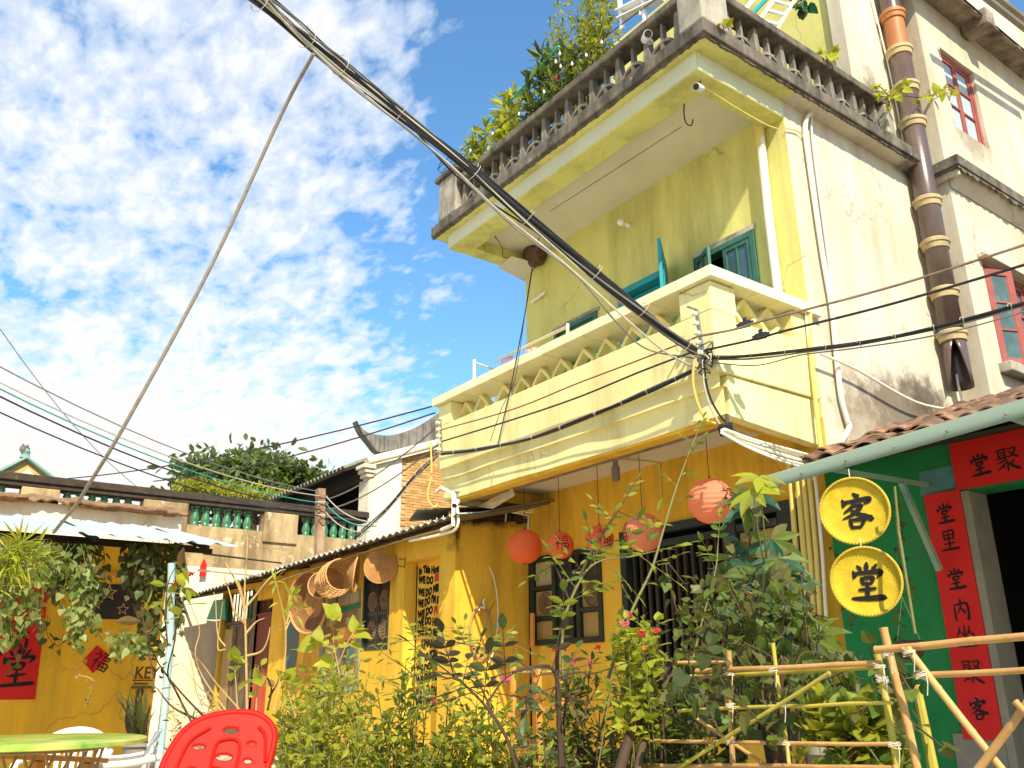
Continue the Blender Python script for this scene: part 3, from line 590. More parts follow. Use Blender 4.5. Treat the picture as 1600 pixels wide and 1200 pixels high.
# balcony -------------------------------------------------------
w = MB(); w.box(XL, XS, YB, YB+.34, 4.2, 4.82); w.box(XL, XL+.12, YB+.34, YW, 4.2, 4.75); w.prism([(XS, YB+.341, 4.2), (XS, YW-.003, 4.2), (XS, YW-.003, 4.83), (XS, YB+.341, 4.76)], (-.30, 0, 0))
w.build('parapet', 'cream_balcony', house, bevel=.012)
for q in ((-5.36, XS, YB+.002, YB+.36, 4.822, 5.12), (-9.92, -9.6, YB+.002, YB+.35, 4.822, 5.12), (XS-.30, XS, YW-.32, YW-.003, 4.8, 5.12)): w = MB(); w.box(*q); w.build('parapet_pier', 'cream_balcony', house, bevel=.01)
# wavy hand-made mouldings under the parapet
def moulding(mb, z0, z1, yf, n=60, amp=.02):
    xs_ = np.linspace(XL+.03, XS-.035, n); rows = []
    for z, dy in ((z1, 0), ((z0+z1)/2, .01), (z0, 0)):
        rows.append([(x, yf+dy+amp*mnoise.noise((x*1.3, z*3, 2)), z+.012*mnoise.noise((x*.9, z, 5))) for x in xs_])
    rows.append([(x, yf+.2, z0+.012*mnoise.noise((x*.9, z0, 5))) for x in xs_]); rows.insert(0, [(x, yf+.2, z1) for x in xs_]); mb.grid(rows)
w = MB(); moulding(w, 4.06, 4.21, YB+.05, amp=.022); moulding(w, 3.79, 4.07, YB+.095, amp=.03); w.build('moulding', 'cream_balcony', house, smooth=True)
w = MB(); w.prism([(XS-.03, YB+.17, 4.195), (XS-.03, YW-.004, 4.195), (XS-.03, YW-.004, 3.70), (XS-.03, YB+.17, 3.79)], (-.12, 0, 0)); w.build('balcony_beam', 'cream_balcony', house, bevel=.01); w = MB(); w.box(XL, XL+.12, YB+.20, YW-.004, 3.76, 4.195); w.build('balcony_beam', 'cream_balcony', house, bevel=.01)
w = MB(); w.box(XL+.13, XS-.16, YB+.12, YB+.30, 3.76, 3.99); w.box(XS-.36, XS-.161, YB+.31, YW-.004, 3.82, 3.99); w.box(XL+.13, XL+.3, YB+.31, YW-.004, 3.82, 3.99); w.build('balcony_joist', 'ochre_plaster', house, bevel=.008)
w = MB(); w.box(XL+.12, XS-.16, YB+.2, YW, 4.0, 4.2); w.build('balcony_floor', 'soffit_white', house)
w = MB(); w.box(XL+.13, XS-.17, YB+.285, YB+.305, 3.735, 3.757); w.build('drip_moulding', 'rusty_steel', house)
# coping tiles
tm = {}
def tile(L, ax):
    k = (round(L, 3), ax)
    if k not in tm:
        b = MB()
        if ax == 'x': b.box(0, L-.006, -.145, .33, 0, .11)
        else: b.box(-.30, .145, 0, L-.006, 0, .11)
        me = b.mesh('coping_tile'); me.materials.append(mat('cream_tile')); tm[k] = me
    return tm[k]
surf('cream_tile', (.86, .80, .52), (.80, .73, .44), 2., .5, bump=.06, stain=(.5, .42, .22), stain_amt=.4, stain_lo=.62, isl=.12)
n = 13; L = (9.98-5.325)/n
for i in range(n): inst('coping_tile', tile(L, 'x'), house, Matrix.Translation((-9.98+L*i, YB+.075, 5.125+.004*random.random())))
n = 5; L = (7.70-5.94)/n
for i in range(n): inst('coping_tile', tile(L, 'y'), house, Matrix.Translation((-5.02, 5.94+L*i, 5.127+.004*random.random())))
for i in range(4): inst('coping_tile', tile(.29, 'y'), house, Matrix.Translation((-9.85, 6.42+.29*i, 5.123)))
# breeze blocks: pairs of open diamonds
b = MB()
def diamond(mb, cx, cz, r, t, y0, y1):
    o_ = [(cx-r, cz), (cx, cz-r), (cx+r, cz), (cx, cz+r)]; i_ = [(cx-r+t, cz), (cx, cz-r+t), (cx+r-t, cz), (cx, cz+r-t)]
    for k in range(4):
        a, b2, c, d = o_[k], o_[(k+1) % 4], i_[(k+1) % 4], i_[k]
        mb.prism([(a[0], y0, a[1]), (b2[0], y0, b2[1]), (c[0], y0, c[1]), (d[0], y0, d[1])], (0, y1-y0, 0))
diamond(b, -.19, 0, .187, .06, -.06, .06); diamond(b, .19, 0, .187, .06, -.058, .058)

bme = b.mesh('breeze_block'); bme.materials.append(mat('cream_balcony'))
for px in (745, 806, 866, 934, 1012): inst('breeze_block', bme, house, Matrix.Translation((PY(px, 620-(px-745)*.45, YB+.24)[0], YB+.24, 4.937)))
inst('breeze_block', bme, house, Matrix.Translation((XS-.17, 6.83, 4.955)) @ Matrix.Rotation(math.pi/2, 4, 'Z'))
# terrace balustrade -------------------------------------------
RZ0, RZ1 = 8.06, 8.50
w = MB(); w.box(-9.5, -5.06, SY+.005, SY+.27, RZ1, RZ1+.11); w.box(SX-.27, SX-.005, 6.42, 9.62, RZ1, RZ1+.11); w.box(-10.0, -9.74, 6.4, TW, RZ1, RZ1+.11); w.build('top_rail', 'old_concrete', house, bevel=.02)
for q in ((-5.05, SX-.004, SY+.006, 6.41, RZ0-.003, 9.25), (-10.0, -9.52, SY+.006, 6.36, RZ0-.003, 8.74), (SX-.27, SX-.004, 9.45, 9.62, RZ0-.003, RZ1)): w = MB(); w.box(*q); w.build('railing_pier', 'light_concrete', house, bevel=.02)
w = MB(); w.box(-10.06, -9.46, SY-.04, 6.42, 8.742, 8.83); w.build('pier_cap', 'old_concrete', house, bevel=.015)
def postmesh(wd, dp):
    b = MB(); h = RZ1-RZ0+.01
    b.add([(-wd, -dp, 0), (wd, -dp, 0), (wd, dp, 0), (-wd, dp, 0), (-wd*.55, -dp*.75, h), (wd*.55, -dp*.75, h), (wd*.55, dp*.75, h), (-wd*.55, dp*.75, h)], [(0,3,2,1),(4,5,6,7),(0,1,5,4),(1,2,6,5),(2,3,7,6),(3,0,4,7)])
    me = b.mesh('baluster'); me.materials.append(mat('rail_stone')); return me
surf('rail_stone', (.30, .26, .21), (.17, .145, .115), 7., .95, stain=(.05, .042, .034), stain_amt=.7, stain_lo=.52, stain_scale=(8, 8, 1.6), bump=.5, isl=.3)
pm1, pm2 = postmesh(.05, .055), postmesh(.026, .04)
def archmesh(w_):
    b = MB(); rows = [[], [], [], []]
    for k in range(11):
        q = math.pi*k/10; ro, ri = w_/2, w_/2-.035
        for j, (r, y) in enumerate(((ro, -.04), (ro, .04), (ri, .04), (ri, -.04))): rows[j].append((math.cos(q)*r, y, .02+math.sin(q)*r*.95))
    b.grid([rows[0], rows[1]]); b.grid([rows[1], rows[2]]); b.grid([rows[2], rows[3]]); b.grid([rows[3], rows[0]])
    me = b.mesh('arch'); me.materials.append(mat('rail_stone')); return me
def rail_run(p0, p1, nb):
    p0, p1 = vv(p0), vv(p1); d = (p1-p0); Lb = d.length/nb; rot = Matrix.Rotation(math.atan2(d.y, d.x), 4, 'Z'); am = archmesh(Lb*.86)
    for i in range(nb+1):
        if 0 < i < nb or True: inst('baluster', pm1, house, Matrix.Translation(p0+d*(i/nb)) @ rot)
        if i < nb:
            inst('baluster', pm2, house, Matrix.Translation(p0+d*((i+.5)/nb)) @ rot); inst('arch', am, house, Matrix.Translation(p0+d*((i+.5)/nb)) @ rot)
rail_run((-9.42, SY+.14, RZ0-.005), (-5.14, SY+.14, RZ0-.005), 9); rail_run((SX-.14, 6.52, RZ0-.005), (SX-.14, 9.38, RZ0-.005), 6); rail_run((-9.87, 6.5, RZ0-.005), (-9.87, 8.9, RZ0-.005), 5)
w = MB(); w.box(-9.5, -5.06, SY+.05, SY+.23, RZ0-.003, RZ0+.05); w.box(SX-.23, SX-.05, 6.42, 9.45, RZ0-.003, RZ0+.05); w.build('bottom_rail', 'old_concrete', house, bevel=.01)

# upper windows and door ---------------------------------------
def sash(root, name, u0, u1, z0, z1, P, fm, gm, bars=(1, 2), t=.055, d=.05, dep=0.0):
    """a framed leaf in plane P(u,z,d): name > pane (glass), with glazing bars"""
    b = MB()
    def bar(a, c, e, f):
        p = [P(a, e, dep-d/2), P(c, e, dep-d/2), P(c, f, dep-d/2), P(a, f, dep-d/2)]; nv = vv(P(a, e, dep+d/2))-vv(P(a, e, dep-d/2)); b.prism(p, nv)
    bar(u0, u0+t, z0, z1); bar(u1-t, u1, z0, z1); bar(u0+t, u1-t, z0, z0+t); bar(u0+t, u1-t, z1-t, z1)
    nu, nz = bars
    for i in range(1, nu+1): c = u0+t+(u1-u0-2*t)*i/(nu+1); bar(c-.012, c+.012, z0+t, z1-t)
    us_ = [u0+t]+[u0+t+(u1-u0-2*t)*i/(nu+1) for i in range(1, nu+1)]+[u1-t]
    for j in range(1, nz+1):
        c = z0+t+(z1-z0-2*t)*j/(nz+1)
        for i in range(nu+1): bar(us_[i]+(.013 if i else 0), us_[i+1]-(.013 if i < nu else 0), c-.014, c+.014)
    o = b.build(name, fm, root, bevel=.004)
    gl = MB(); 
    zs_ = [z0+t]+[z0+t+(z1-z0-2*t)*j/(nz+1) for j in range(1, nz+1)]+[z1-t]
    for i in range(nu+1):
        for j in range(nz+1):
            gl = MB(); gl.prism([P(us_[i], zs_[j], dep), P(us_[i+1], zs_[j], dep), P(us_[i+1], zs_[j+1], dep), P(us_[i], zs_[j+1], dep)], vv(P(0, 0, .006))-vv(P(0, 0, 0))); gl.build('pane', gm, o)
    return o
PF = lambda u, z, d: (u, YW+d, z)
def frame_box(root, name, h, P, m, t=.06, d0=-.03, d1=.1):
    b = MB(); u0, u1, z0, z1 = h
    for (a, c, e, f) in ((u0, u0+t, z0, z1), (u1-t, u1, z0, z1), (u0+t, u1-t, z1-t, z1), (u0+t, u1-t, z0, z0+t)):
        b.prism([P(a, e, d0), P(c, e, d0), P(c, f, d0), P(a, f, d0)], vv(P(0, 0, d1))-vv(P(0, 0, d0)))
    return b.build(name, m, root, bevel=.005)
f1 = frame_box(house, 'window_frame', UPH[1], PF, 'green_frame', .07); sash(house, 'window', -9.15, -8.34, 5.32, 6.32, PF, 'green_frame', 'window_glass', (2, 1), .05, .04, .03)
f2 = frame_box(house, 'window_frame', UPH[2], PF, 'green_frame', .07); sash(house, 'window', -6.0, -5.59, 5.32, 6.36, PF, 'green_frame', 'window_glass', (1, 1), .055, .04, .0)
c, s = math.cos(math.radians(-28)), math.sin(math.radians(-28))
PO = lambda u, z, d: (-6.40+u*c-d*s*1, YW-.03+u*s*1+d*c, z)
sash(house, 'window', 0, .42, 5.32, 6.36, PO, 'green_frame', 'window_glass', (1, 1), .055, .04, 0)
w = MB(); w.box(-6.45, -5.5, YW-.018, YW-.002, 6.43, 6.50); w.build('lintel', 'light_concrete', house)
w = MB(); w.box(-9.26, -8.22, YW-.02, YW-.002, 6.39, 6.44); w.build('lintel', 'light_concrete', house)
frame_box(house, 'door_frame', UPH[0], PF, 'teal_paint', .09, -.04, .12)
ld_ = V((.62, -.78, 0)); ln_ = V((.78, .62, 0)); h0 = V((-6.90, YW-.045, 0)); LW = .80
b = MB(); b.obox(h0+ld_*LW/2+V((0, 0, 5.36)), ld_*LW/2, ln_*.02, V((0, 0, 1.14))); lf_ = b.build('door', 'teal_paint', house, bevel=.004)
for (a, c_) in ((4.37, 5.17), (5.32, 6.35)):
    for sg in (-1, 1): b = MB(); b.obox(h0+ld_*LW/2+ln_*.026*sg+V((0, 0, (a+c_)/2)), ld_*(LW/2-.1), ln_*.006, V((0, 0, (c_-a)/2))); b.build('door_panel', 'teal_paint', lf_, bevel=.004)
b = MB(); b.box(-7.72, -7.02, YW+.11, YW+.15, 4.22, 6.4); b.build('door', 'teal_paint', house)

# ground-floor openings: dark timber frames, carved panels, railed window
PG = PF
frame_box(house, 'window_frame', GH[0], PG, 'dark_frame', .075, -.03, .1)
b = MB()
for u in (-9.37, -9.0, -8.87): b.box(u-.035, u+.035, YW-.028, YW+.08, 2.0, 3.06)
b.box(-9.82, -9.41, YW-.024, YW+.07, 2.66, 2.72); b.box(-8.83, -8.47, YW-.024, YW+.07, 2.70, 2.76); b.box(-9.82, -9.41, YW-.024, YW+.07, 2.26, 2.31); b.box(-8.83, -8.47, YW-.024, YW+.07, 2.32, 2.37)
b.build('window_mullion', 'dark_frame', house, bevel=.004)
for (u0, u1, z0, z1, m_) in ((-9.82, -9.41, 2.73, 3.05, 'paper'), (-9.82, -9.41, 2.32, 2.65, 'shade_board'), (-9.82, -9.41, 2.01, 2.25, 'shade_board'), (-9.33, -9.04, 2.01, 3.05, 'door_panel'), (-8.83, -8.47, 2.77, 3.05, 'dusk_glass'), (-8.83, -8.47, 2.38, 2.69, 'shade_board'), (-8.83, -8.47, 2.01, 2.31, 'shade_board')):
    b = MB(); b.box(u0, u1, YW+.03, YW+.05, z0, z1); b.build('window_panel', m_, house)
def rosette(root, cx, cz, r, P, m='carved_wood', rings=4, name='carved_rosette'):
    b = MB(); N_ = 32
    rows = []
    for i in range(rings*2+1):
        rr = r*(1-i/(rings*2+.4)); hgt = .004+(.010 if i % 2 else 0)
        rows.append([P(cx+rr*math.cos(2*math.pi*k/N_)*(1+.04*math.sin(k*4)), cz+rr*math.sin(2*math.pi*k/N_)*(1+.04*math.sin(k*4)), -hgt-(.008 if (k+i) % 3 == 0 else 0)) for k in range(N_)])
    b.grid(rows, close=True); return b.build(name, m, root)
PGr = lambda u, z, d: (u, YW+.028+d, z)
for (cx, cz, r) in ((-9.615, 2.485, .155), (-8.65, 2.535, .15)): rosette(house, cx, cz, r, PGr)
# wide railed opening
frame_box(house, 'window_frame', GH[1], PG, 'dark_frame', .10, -.035, .12)
b = MB(); b.box(-6.33, -6.18, YW-.03, YW+.1, 1.0, 3.14); b.box(-5.62, -5.40, YW-.03, YW+.1, 1.0, 3.14); b.box(-7.92, -6.34, YW-.02, YW+.09, 2.98, 3.06); b.box(-6.17, -5.63, YW-.026, YW+.09, 2.62, 2.70); b.box(-6.17, -5.63, YW-.026, YW+.09, 3.0, 3.08); b.build('window_mullion', 'dark_frame', house, bevel=.004)
bar_ = MB(); bar_.box(-.02, .02, -.02, .02, 0, 2.0); bme2 = bar_.mesh('window_bar'); bme2.materials.append(mat('door_panel'))
for i in range(13): inst('window_bar', bme2, house, Matrix.Translation((-7.85+i*.12, YW+.06, .99)))
for (u0, u1, z0, z1, m_) in ((-6.17, -5.63, 2.71, 2.99, 'shade_board'), (-6.17, -5.63, 1.1, 2.61, 'shade_board'), (-7.92, -6.34, 1.0, 1.35, 'door_panel')):
    b = MB(); b.box(u0, u1, YW+.035, YW+.05, z0, z1); b.build('window_panel', m_, house)

surf('dusty_glass', (.10, .16, .16), (.06, .10, .10), 5., .35, bump=.05, speck=((.3, .32, .3), 9., .66, .5))
# rear block windows
PRr = lambda u, z, d: (RX-d, u, z)
def redwin(h):
    fr = frame_box(house, 'window_frame', h, PRr, 'red_frame', .06, .05, .13)
redwin(W1); sash(house, 'window', W1[0]+.06, (W1[0]+W1[1])/2-.005, W1[2]+.06, W1[3]-.06, PRr, 'red_frame', 'blue_glass', (0, 2), .045, .05, .09); sash(house, 'window', (W1[0]+W1[1])/2+.005, W1[1]-.06, W1[2]+.06, W1[3]-.06, PRr, 'red_frame', 'blue_glass', (0, 2), .045, .05, .09)
redwin(W2)
mid = (W2[0]+W2[1])/2
c2, s2 = math.cos(math.radians(24)), math.sin(math.radians(24))
P2 = lambda u, z, d: (RX-.03+u*s2+d*c2*-1, W2[0]+.04+u*c2+d*s2*-1, z)
sash(house, 'window', 0, .42, W2[2]+.03, W2[3]-.10, P2, 'red_frame', 'dusty_glass', (0, 2), .085, .05, 0)
sash(house, 'window', mid+.005, W2[1]-.06, W2[2]+.06, W2[3]-.06, PRr, 'red_frame', 'dusty_glass', (0, 2), .06, .05, .09)
w = MB(); w.box(RX-.1, RX+.16, W2[0]-.12, W2[1]+.15, W2[2]-.14, W2[2]-.005); w.build('window_sill', 'light_concrete', house, bevel=.015)
w = MB(); w.box(RX+.002, RX+.12, W2[0]-.1, W2[1]+.15, W2[3]+.005, W2[3]+.07); w.build('window_hood', 'white_wall', house, bevel=.01)

# drainpipes and conduits --------------------------------------
DX = -4.77
dp = [PX(x, y, DX) for x, y in ((1376, -40), (1404, 100), (1450, 320), (1478, 450), (1507, 590))]
dy = float(np.mean([p[1] for p in dp])); r0 = .135
def zat(y_px, x_px): return PX(x_px, y_px, DX)[2]
zb, zt = zat(608, 1508), 12.5
sgz = [zt, zat(80, 1402), zb]
b = MB(); N_ = 20
zs_cut = [zb+.62, zb+.34, zb]
rows = []
for z, cut in ((zb+.62, 0), (zb+.45, .35), (zb+.2, .75), (zb, .95)):
    row = []
    for k in range(N_+1):
        q = math.radians(-62)+cut+(2*math.pi-2*cut)*k/N_; row.append((DX+r0*math.cos(q), dy+r0*math.sin(q), z))
    rows.append(row)
b.grid(rows); b.lathe([(r0, zb+.62), (r0, zat(85, 1402))], (DX, dy, 0), 24, caps=False); b.build('drainpipe', 'brown_pipe', house, smooth=True, thick=.016)
b = MB(); b.lathe([(r0+.002, zat(83, 1402)), (r0+.002, zat(14, 1386))], (DX, dy, 0), 24, caps=False); b.build('drainpipe', 'rust_pipe', house, smooth=True)
b = MB(); b.lathe([(r0, zat(14, 1386)), (r0, zt)], (DX, dy, 0), 24, caps=False); b.build('drainpipe', 'brown_pipe', house, smooth=True)
cm = {}
for (x, y, m_) in ((1386, 22, 'rust_pipe'), (1402, 82, 'pipe_collar'), (1412, 138, 'pipe_collar'), (1420, 192, 'pipe_collar'), (1447, 318, 'pipe_collar'), (1460, 384, 'pipe_collar'), (1474, 460, 'pipe_collar'), (1487, 527, 'pipe_collar')):
    b = MB(); z = zat(y, x); b.lathe([(r0+.005, z-.07), (r0+.022, z-.065), (r0+.03, z+.0), (r0+.045, z+.01), (r0+.045, z+.055), (r0+.02, z+.075), (r0+.003, z+.08)], (DX, dy, 0), 24, caps=False); b.build('pipe_collar', m_, house, smooth=True)
def conduit(px, X, r, m, root=house, name='conduit', n=7, Y=None, sp=True):
    pts = [PX(x, y, X) if Y is None else PY(x, y, Y) for x, y in px]
    b = MB(); b.tube(spline(pts, 5) if (sp and len(pts) > 2) else pts, r, n); return b.build(name, m, root, smooth=True)
conduit([(1186, 196), (1200, 330), (1216, 462)], 0, .052, 'white_pvc', name='wall_pipe', n=12, Y=YW-.07, sp=False)
conduit([(1186, 196), (1188, 225), (1189, 232)], 0, .058, 'yellow_pvc', name='wall_pipe', n=12, Y=YW-.07, sp=False)
conduit([(1276, 134), (1289, 140), (1288, 160), (1264, 180), (1258, 200), (1262, 240), (1283, 385), (1299, 480), (1307, 560), (1314, 620), (1323, 655), (1326, 670), (1302, 710), (1290, 720)], XS+.05, .028, 'white_pvc')
conduit([(1299, 146), (1302, 160), (1275, 175), (1268, 190), (1272, 240), (1296, 420), (1308, 555)], XS+.035, .012, 'white_pvc')
conduit([(1228, 200), (1250, 208), (1262, 240), (1284, 380)], XS+.03, .008, 'yellow_pvc')
conduit([(1100, 136), (1150, 168), (1200, 196), (1226, 203)], XS-.1, .008, 'yellow_pvc')
conduit([(1265, 480), (1268, 560), (1282, 698), (1284, 712)], XS+.05, .024, 'yellow_pvc'); conduit([(1258, 478), (1266, 560), (1277, 640)], XS+.03, .013, 'white_pvc')
conduit([(1280, 552), (1340, 578), (1430, 628), (1495, 640), (1503, 630), (1497, 600), (1495, 585)], XS+.12, .016, 'white_pvc'); conduit([(1430, 3), (1447, 130), (1470, 262)], -4.85, .014, 'white_pvc', Y=None)
conduit([(1362, -5), (1392, 120), (1415, 240)], XS+.03, .012, 'white_pvc')
# bundle of white conduits under the balcony corner, running to the wall corner
for k, (dx, dy_, r) in enumerate(((0, 0, .018), (3, 5, .016), (-2, 9, .012), (6, -4, .014), (1, 13, .010))):
    conduit([(1128+dx*.5, 672+dy_*.4), (1170+dx, 690+dy_*.8), (1230+dx, 700+dy_*1.2+8), (1283+dx, 722+dy_)], XS+.06+.015*k, r, 'white_pvc')
# vertical pipe cluster at the corner beside the green wall
for k, (x0, m_) in enumerate(((1238, 'yellow_pvc'), (1250, 'yellow_pvc'), (1259, 'yellow_pvc'), (1268, 'yellow_pvc'), (1277, 'white_pvc'))):
    conduit([(x0-6, 712), (x0+8, 880-k*4), (x0+22, 1100)], 0, (.030, .034, .028, .026, .018)[k], m_, name='wall_pipe', n=10, Y=YW-.12-.02*k, sp=False)
# ceiling lamp and its conduit, soffit things
c_ = PZ(961, 715, 3.99); b = MB(); b.lathe([(.012, 0), (.03, -.005), (.034, -.10), (.05, -.11), (.05, -.27), (.045, -.28)], c_, 14); b.build('lamp_holder', 'stone_grey', house, smooth=True)
b = MB(); b.tube([c_+np.array([0, 0, -.012]), PZ(1021, 722, 3.988), (PZ(1021, 722, 3.988)[0], YW-.02, 3.988), (PZ(1021, 722, 3.988)[0], YW-.02, 3.55)], .012, 6); b.build('conduit', 'yellow_pvc', house)
b = MB(); p = PY(985, 352, YW); b.lathe([(.035, 0), (.035, .05), (.02, .06), (.02, .1)], (p[0]-.02, YW-.002, p[2]), 12, (0, -1, 0)); b.lathe([(.02, .1), (.045, .13), (.05, .17), (.03, .205), (.005, .215)], (p[0]-.02, YW, p[2]), 12, (0, -1, 0)); b.build('wall_lamp', 'bulb_glass', house, smooth=True)
b = MB(); p = PY(843, 467, YW); b.tube([(p[0]-.14, YW-.05, p[2]-.02), (p[0]+.2, YW-.05, p[2]+.02)], .022, 8); b.build('tube_lamp', 'porcelain', house, smooth=True)
b = MB(); p0 = [PZ(778, 418, 7.595), PZ(800, 401, 7.595), PZ(838, 412, 7.595), PZ(820, 440, 7.595)]; b.prism(p0, (0, 0, .015)); b.build('soffit_board', 'soffit_white', house)
b = MB(); q = [PZ(745, 792, 3.70), PZ(800, 762, 3.76), PZ(803, 775, 3.62), PZ(770, 795, 3.60)]; b.prism(q, (0, .02, .01)); b.build('loose_board', 'paper', house)
def hook(pts, m='dark_stick', r=.008): b = MB(); b.tube(spline(pts, 6), r, 6); b.build('ceiling_hook', m, house, smooth=True)
a = PZ(1079, 137, 7.79); hook([a, PZ(1069, 165, 7.6), PZ(1071, 190, 7.40), PZ(1080, 196, 7.35), PZ(1083, 186, 7.40)])
a = PZ(772, 368, 7.79); hook([a, PZ(784, 385, 7.7), PZ(786, 400, 7.6), PZ(793, 403, 7.58)], r=.006)
b = MB(); a_ = PZ(880, 280, 7.795); b.tube([PZ(860, 330, 7.796), PZ(1065, 198, 7.796)], .004, 4); b.build('ceiling_wire', 'grey_cable', house)
# ================================================================ LOW ANNEX HOUSE
AX, AY = -9.95, 6.33
annex = thing('low_yellow_house', 'low ochre house with tin roof, basket-hung wall and lettered niche beside the tall house', 'house', (-13.5, 7.5, 0))
nl = PY(632, 900, AY)[0]; nd = PX(651, 900, nl)[1]-AY
ND = max(.2, min(.5, nd)); NR = PY(686, 900, AY)[0]; NZ = PY(660, 872, AY)[2]
AH = [(-12.62, -11.76, 1.93, 3.06), (nl, NR, .3, NZ), (-19.3, -17.42, .2, 3.3), (-17.25, -16.42, .3, 3.02)]
w = MB(); wall(w, FRONT(AY), (-19.4, AX-.003), (0, 3.55), AH, 0, .2); w.build('front_wall', 'ochre_plaster', annex)
w = MB(); w.box(nl-.05, NR+.35, AY+ND, AY+ND+.05, .2, NZ+.05); w.build('niche_back', 'ochre_plaster', annex)
w = MB(); w.box(nl-.03, nl-.001, AY+.2, AY+ND, .3, NZ); w.build('niche_side', 'ochre_plaster', annex)
w = MB(); wall(w, SIDE(AX), (AY+.003, YW-.004), (0, 3.72), [], 0, .2); w.build('side_wall', 'ochre_plaster', annex)
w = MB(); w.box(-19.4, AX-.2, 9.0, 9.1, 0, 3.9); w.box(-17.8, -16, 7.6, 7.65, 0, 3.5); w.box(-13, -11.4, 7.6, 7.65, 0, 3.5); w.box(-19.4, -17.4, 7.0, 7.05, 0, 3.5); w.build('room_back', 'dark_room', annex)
# tin roof: a lean-to sheet whose eave reaches further out towards the far end
def eyl(x): return 5.95-(-9.6-x)*.05
ev = [(float(PY(x, y, 5.95-.105*k)[2]), k) for x, y, k in ((640, 822, 1.6), (700, 806, .4))]
E0 = PY(712, 803, 5.93)[2]; E1 = PY(400, 899, eyl(-15.5))[2]; xe0, xe1 = PY(712, 803, 5.93)[0], PY(400, 899, eyl(-15.5))[0]
def ezl(x): return E0+(E1-E0)*(xe0-x)/(xe0-xe1)
EZ = E0
xs_ = np.arange(-19.35, -9.3, .045); zz = lambda x: .022*math.cos(x*2*math.pi/.18)
def roofrow(t_, off=0.0): return [(x, eyl(x)+(9.2-eyl(x))*t_, (ezl(x)*(1-t_)+(3.72+.5)*t_ if t_ > .0 else ezl(x))+zz(x)+off) for x in xs_]
lz_ = lambda x, Y, k: 1.5+(ezl(x)-1.5)*Y/eyl(x)-k
rowsT = [[(x, eyl(x), ezl(x)+zz(x)) for x in xs_], [(x, 6.33, lz_(x, 6.33, .07)+zz(x)) for x in xs_], [(x, 9.2, lz_(x, 9.2, .34)+zz(x)) for x in xs_]]
w = MB(); w.grid(rowsT); w.build('tin_roof', 'blue_sheet', annex, smooth=True)
w = MB(); w.grid([[(a_, b_-.004, c_-.012) for a_, b_, c_ in r] for r in rowsT]); w.grid([[(a_, b_-.004, c_+k) for a_, b_, c_ in rowsT[0]] for k in (-.013, 0)]); w.build('roof_underside', 'tin_under', annex, smooth=True)
w = MB(); w.beam((-19.9, eyl(-19.9)+.2, ezl(-19.9)+.02), (-9.7, eyl(-9.7)+.15, ezl(-9.7)-.035), .045, .05); w.build('eave_batten', 'roof_timber', annex)
for i in range(9):
    x = -19.4+i*1.15; w = MB(); w.beam((x, eyl(x)+.04, ezl(x)-.03), (x, 6.34, lz_(x, 6.34, .11)), .045, .05); w.build('rafter', 'roof_timber', annex)
w = MB(); 
for k in range(70): x = -19.9+k*.15; w.lathe([(.012, 0), (.012, .02), (.004, .035)], (x, eyl(x)+.03, ezl(x)+.015), 6)
w.build('roof_bolt', 'steel', annex, kind='stuff')
conduit([(430, 909), (520, 878), (640, 840), (700, 824)], 0, .012, 'white_pvc', annex, Y=6.28, sp=False)
conduit([(640, 845), (690, 835), (715, 822), (712, 780), (706, 770)], 0, .02, 'white_pvc', annex, Y=6.0); conduit([(690, 828), (708, 820), (709, 772), (690, 762), (683, 768)], 0, .028, 'white_pvc', annex, Y=5.97, sp=False)
# window with shutters of carved rosettes
PA = lambda u, z, d: (u, AY+d, z)
frame_box(annex, 'window_frame', AH[0], PA, 'dark_frame', .05, -.01, .1)
for (u0, u1) in ((-12.57, -12.20), (-12.18, -11.81)):
    b = MB(); b.box(u0, u1, AY+.05, AY+.075, 1.98, 3.01); sh = b.build('shutter', 'door_panel', annex)
    PS = lambda u, z, d: (u, AY+.049+d, z)
    for zc_ in (2.22, 2.66): rosette(sh, (u0+u1)/2, zc_, .155, PS, rings=3)
    b = MB(); 
    for z_ in (1.985, 2.44, 2.90): b.box(u0+.01, u1-.01, AY+.035, AY+.052, z_, z_+.05)
    b.box(u0, u0+.03, AY+.036, AY+.053, 2.04, 2.9); b.box(u1-.03, u1, AY+.036, AY+.053, 2.04, 2.9); b.build('shutter_rail', 'dark_frame', sh)
# plank door with barred top
g0 = AH[3]
for i in range(6):
    b = MB(); x0 = g0[0]+.03+i*.13; b.box(x0, x0+.122, AY+.03, AY+.06, 1.72, 2.72); b.build('door_plank', 'oxblood', annex, bevel=.004)
    b = MB(); b.box(x0, x0+.122, AY+.03, AY+.055, .3, 1.70); b.build('door_plank', 'oxblood_sunlit', annex, bevel=.004)  # sunlight below the eave's shadow painted in as a brighter red
    b = MB(); b.tube([(x0+.03, AY+.05, 2.74), (x0+.03, AY+.05, 3.0)], .009, 6); b.tube([(x0+.095, AY+.05, 2.74), (x0+.095, AY+.05, 3.0)], .009, 6); b.build('door_bar', 'oxblood', annex, kind='stuff')
b = MB(); b.box(g0[0], g0[1], AY+.01, AY+.07, 2.72, 2.76); b.box(g0[0], g0[1], AY+.01, AY+.07, 1.70, 1.73); b.build('door_rail', 'oxblood', annex)
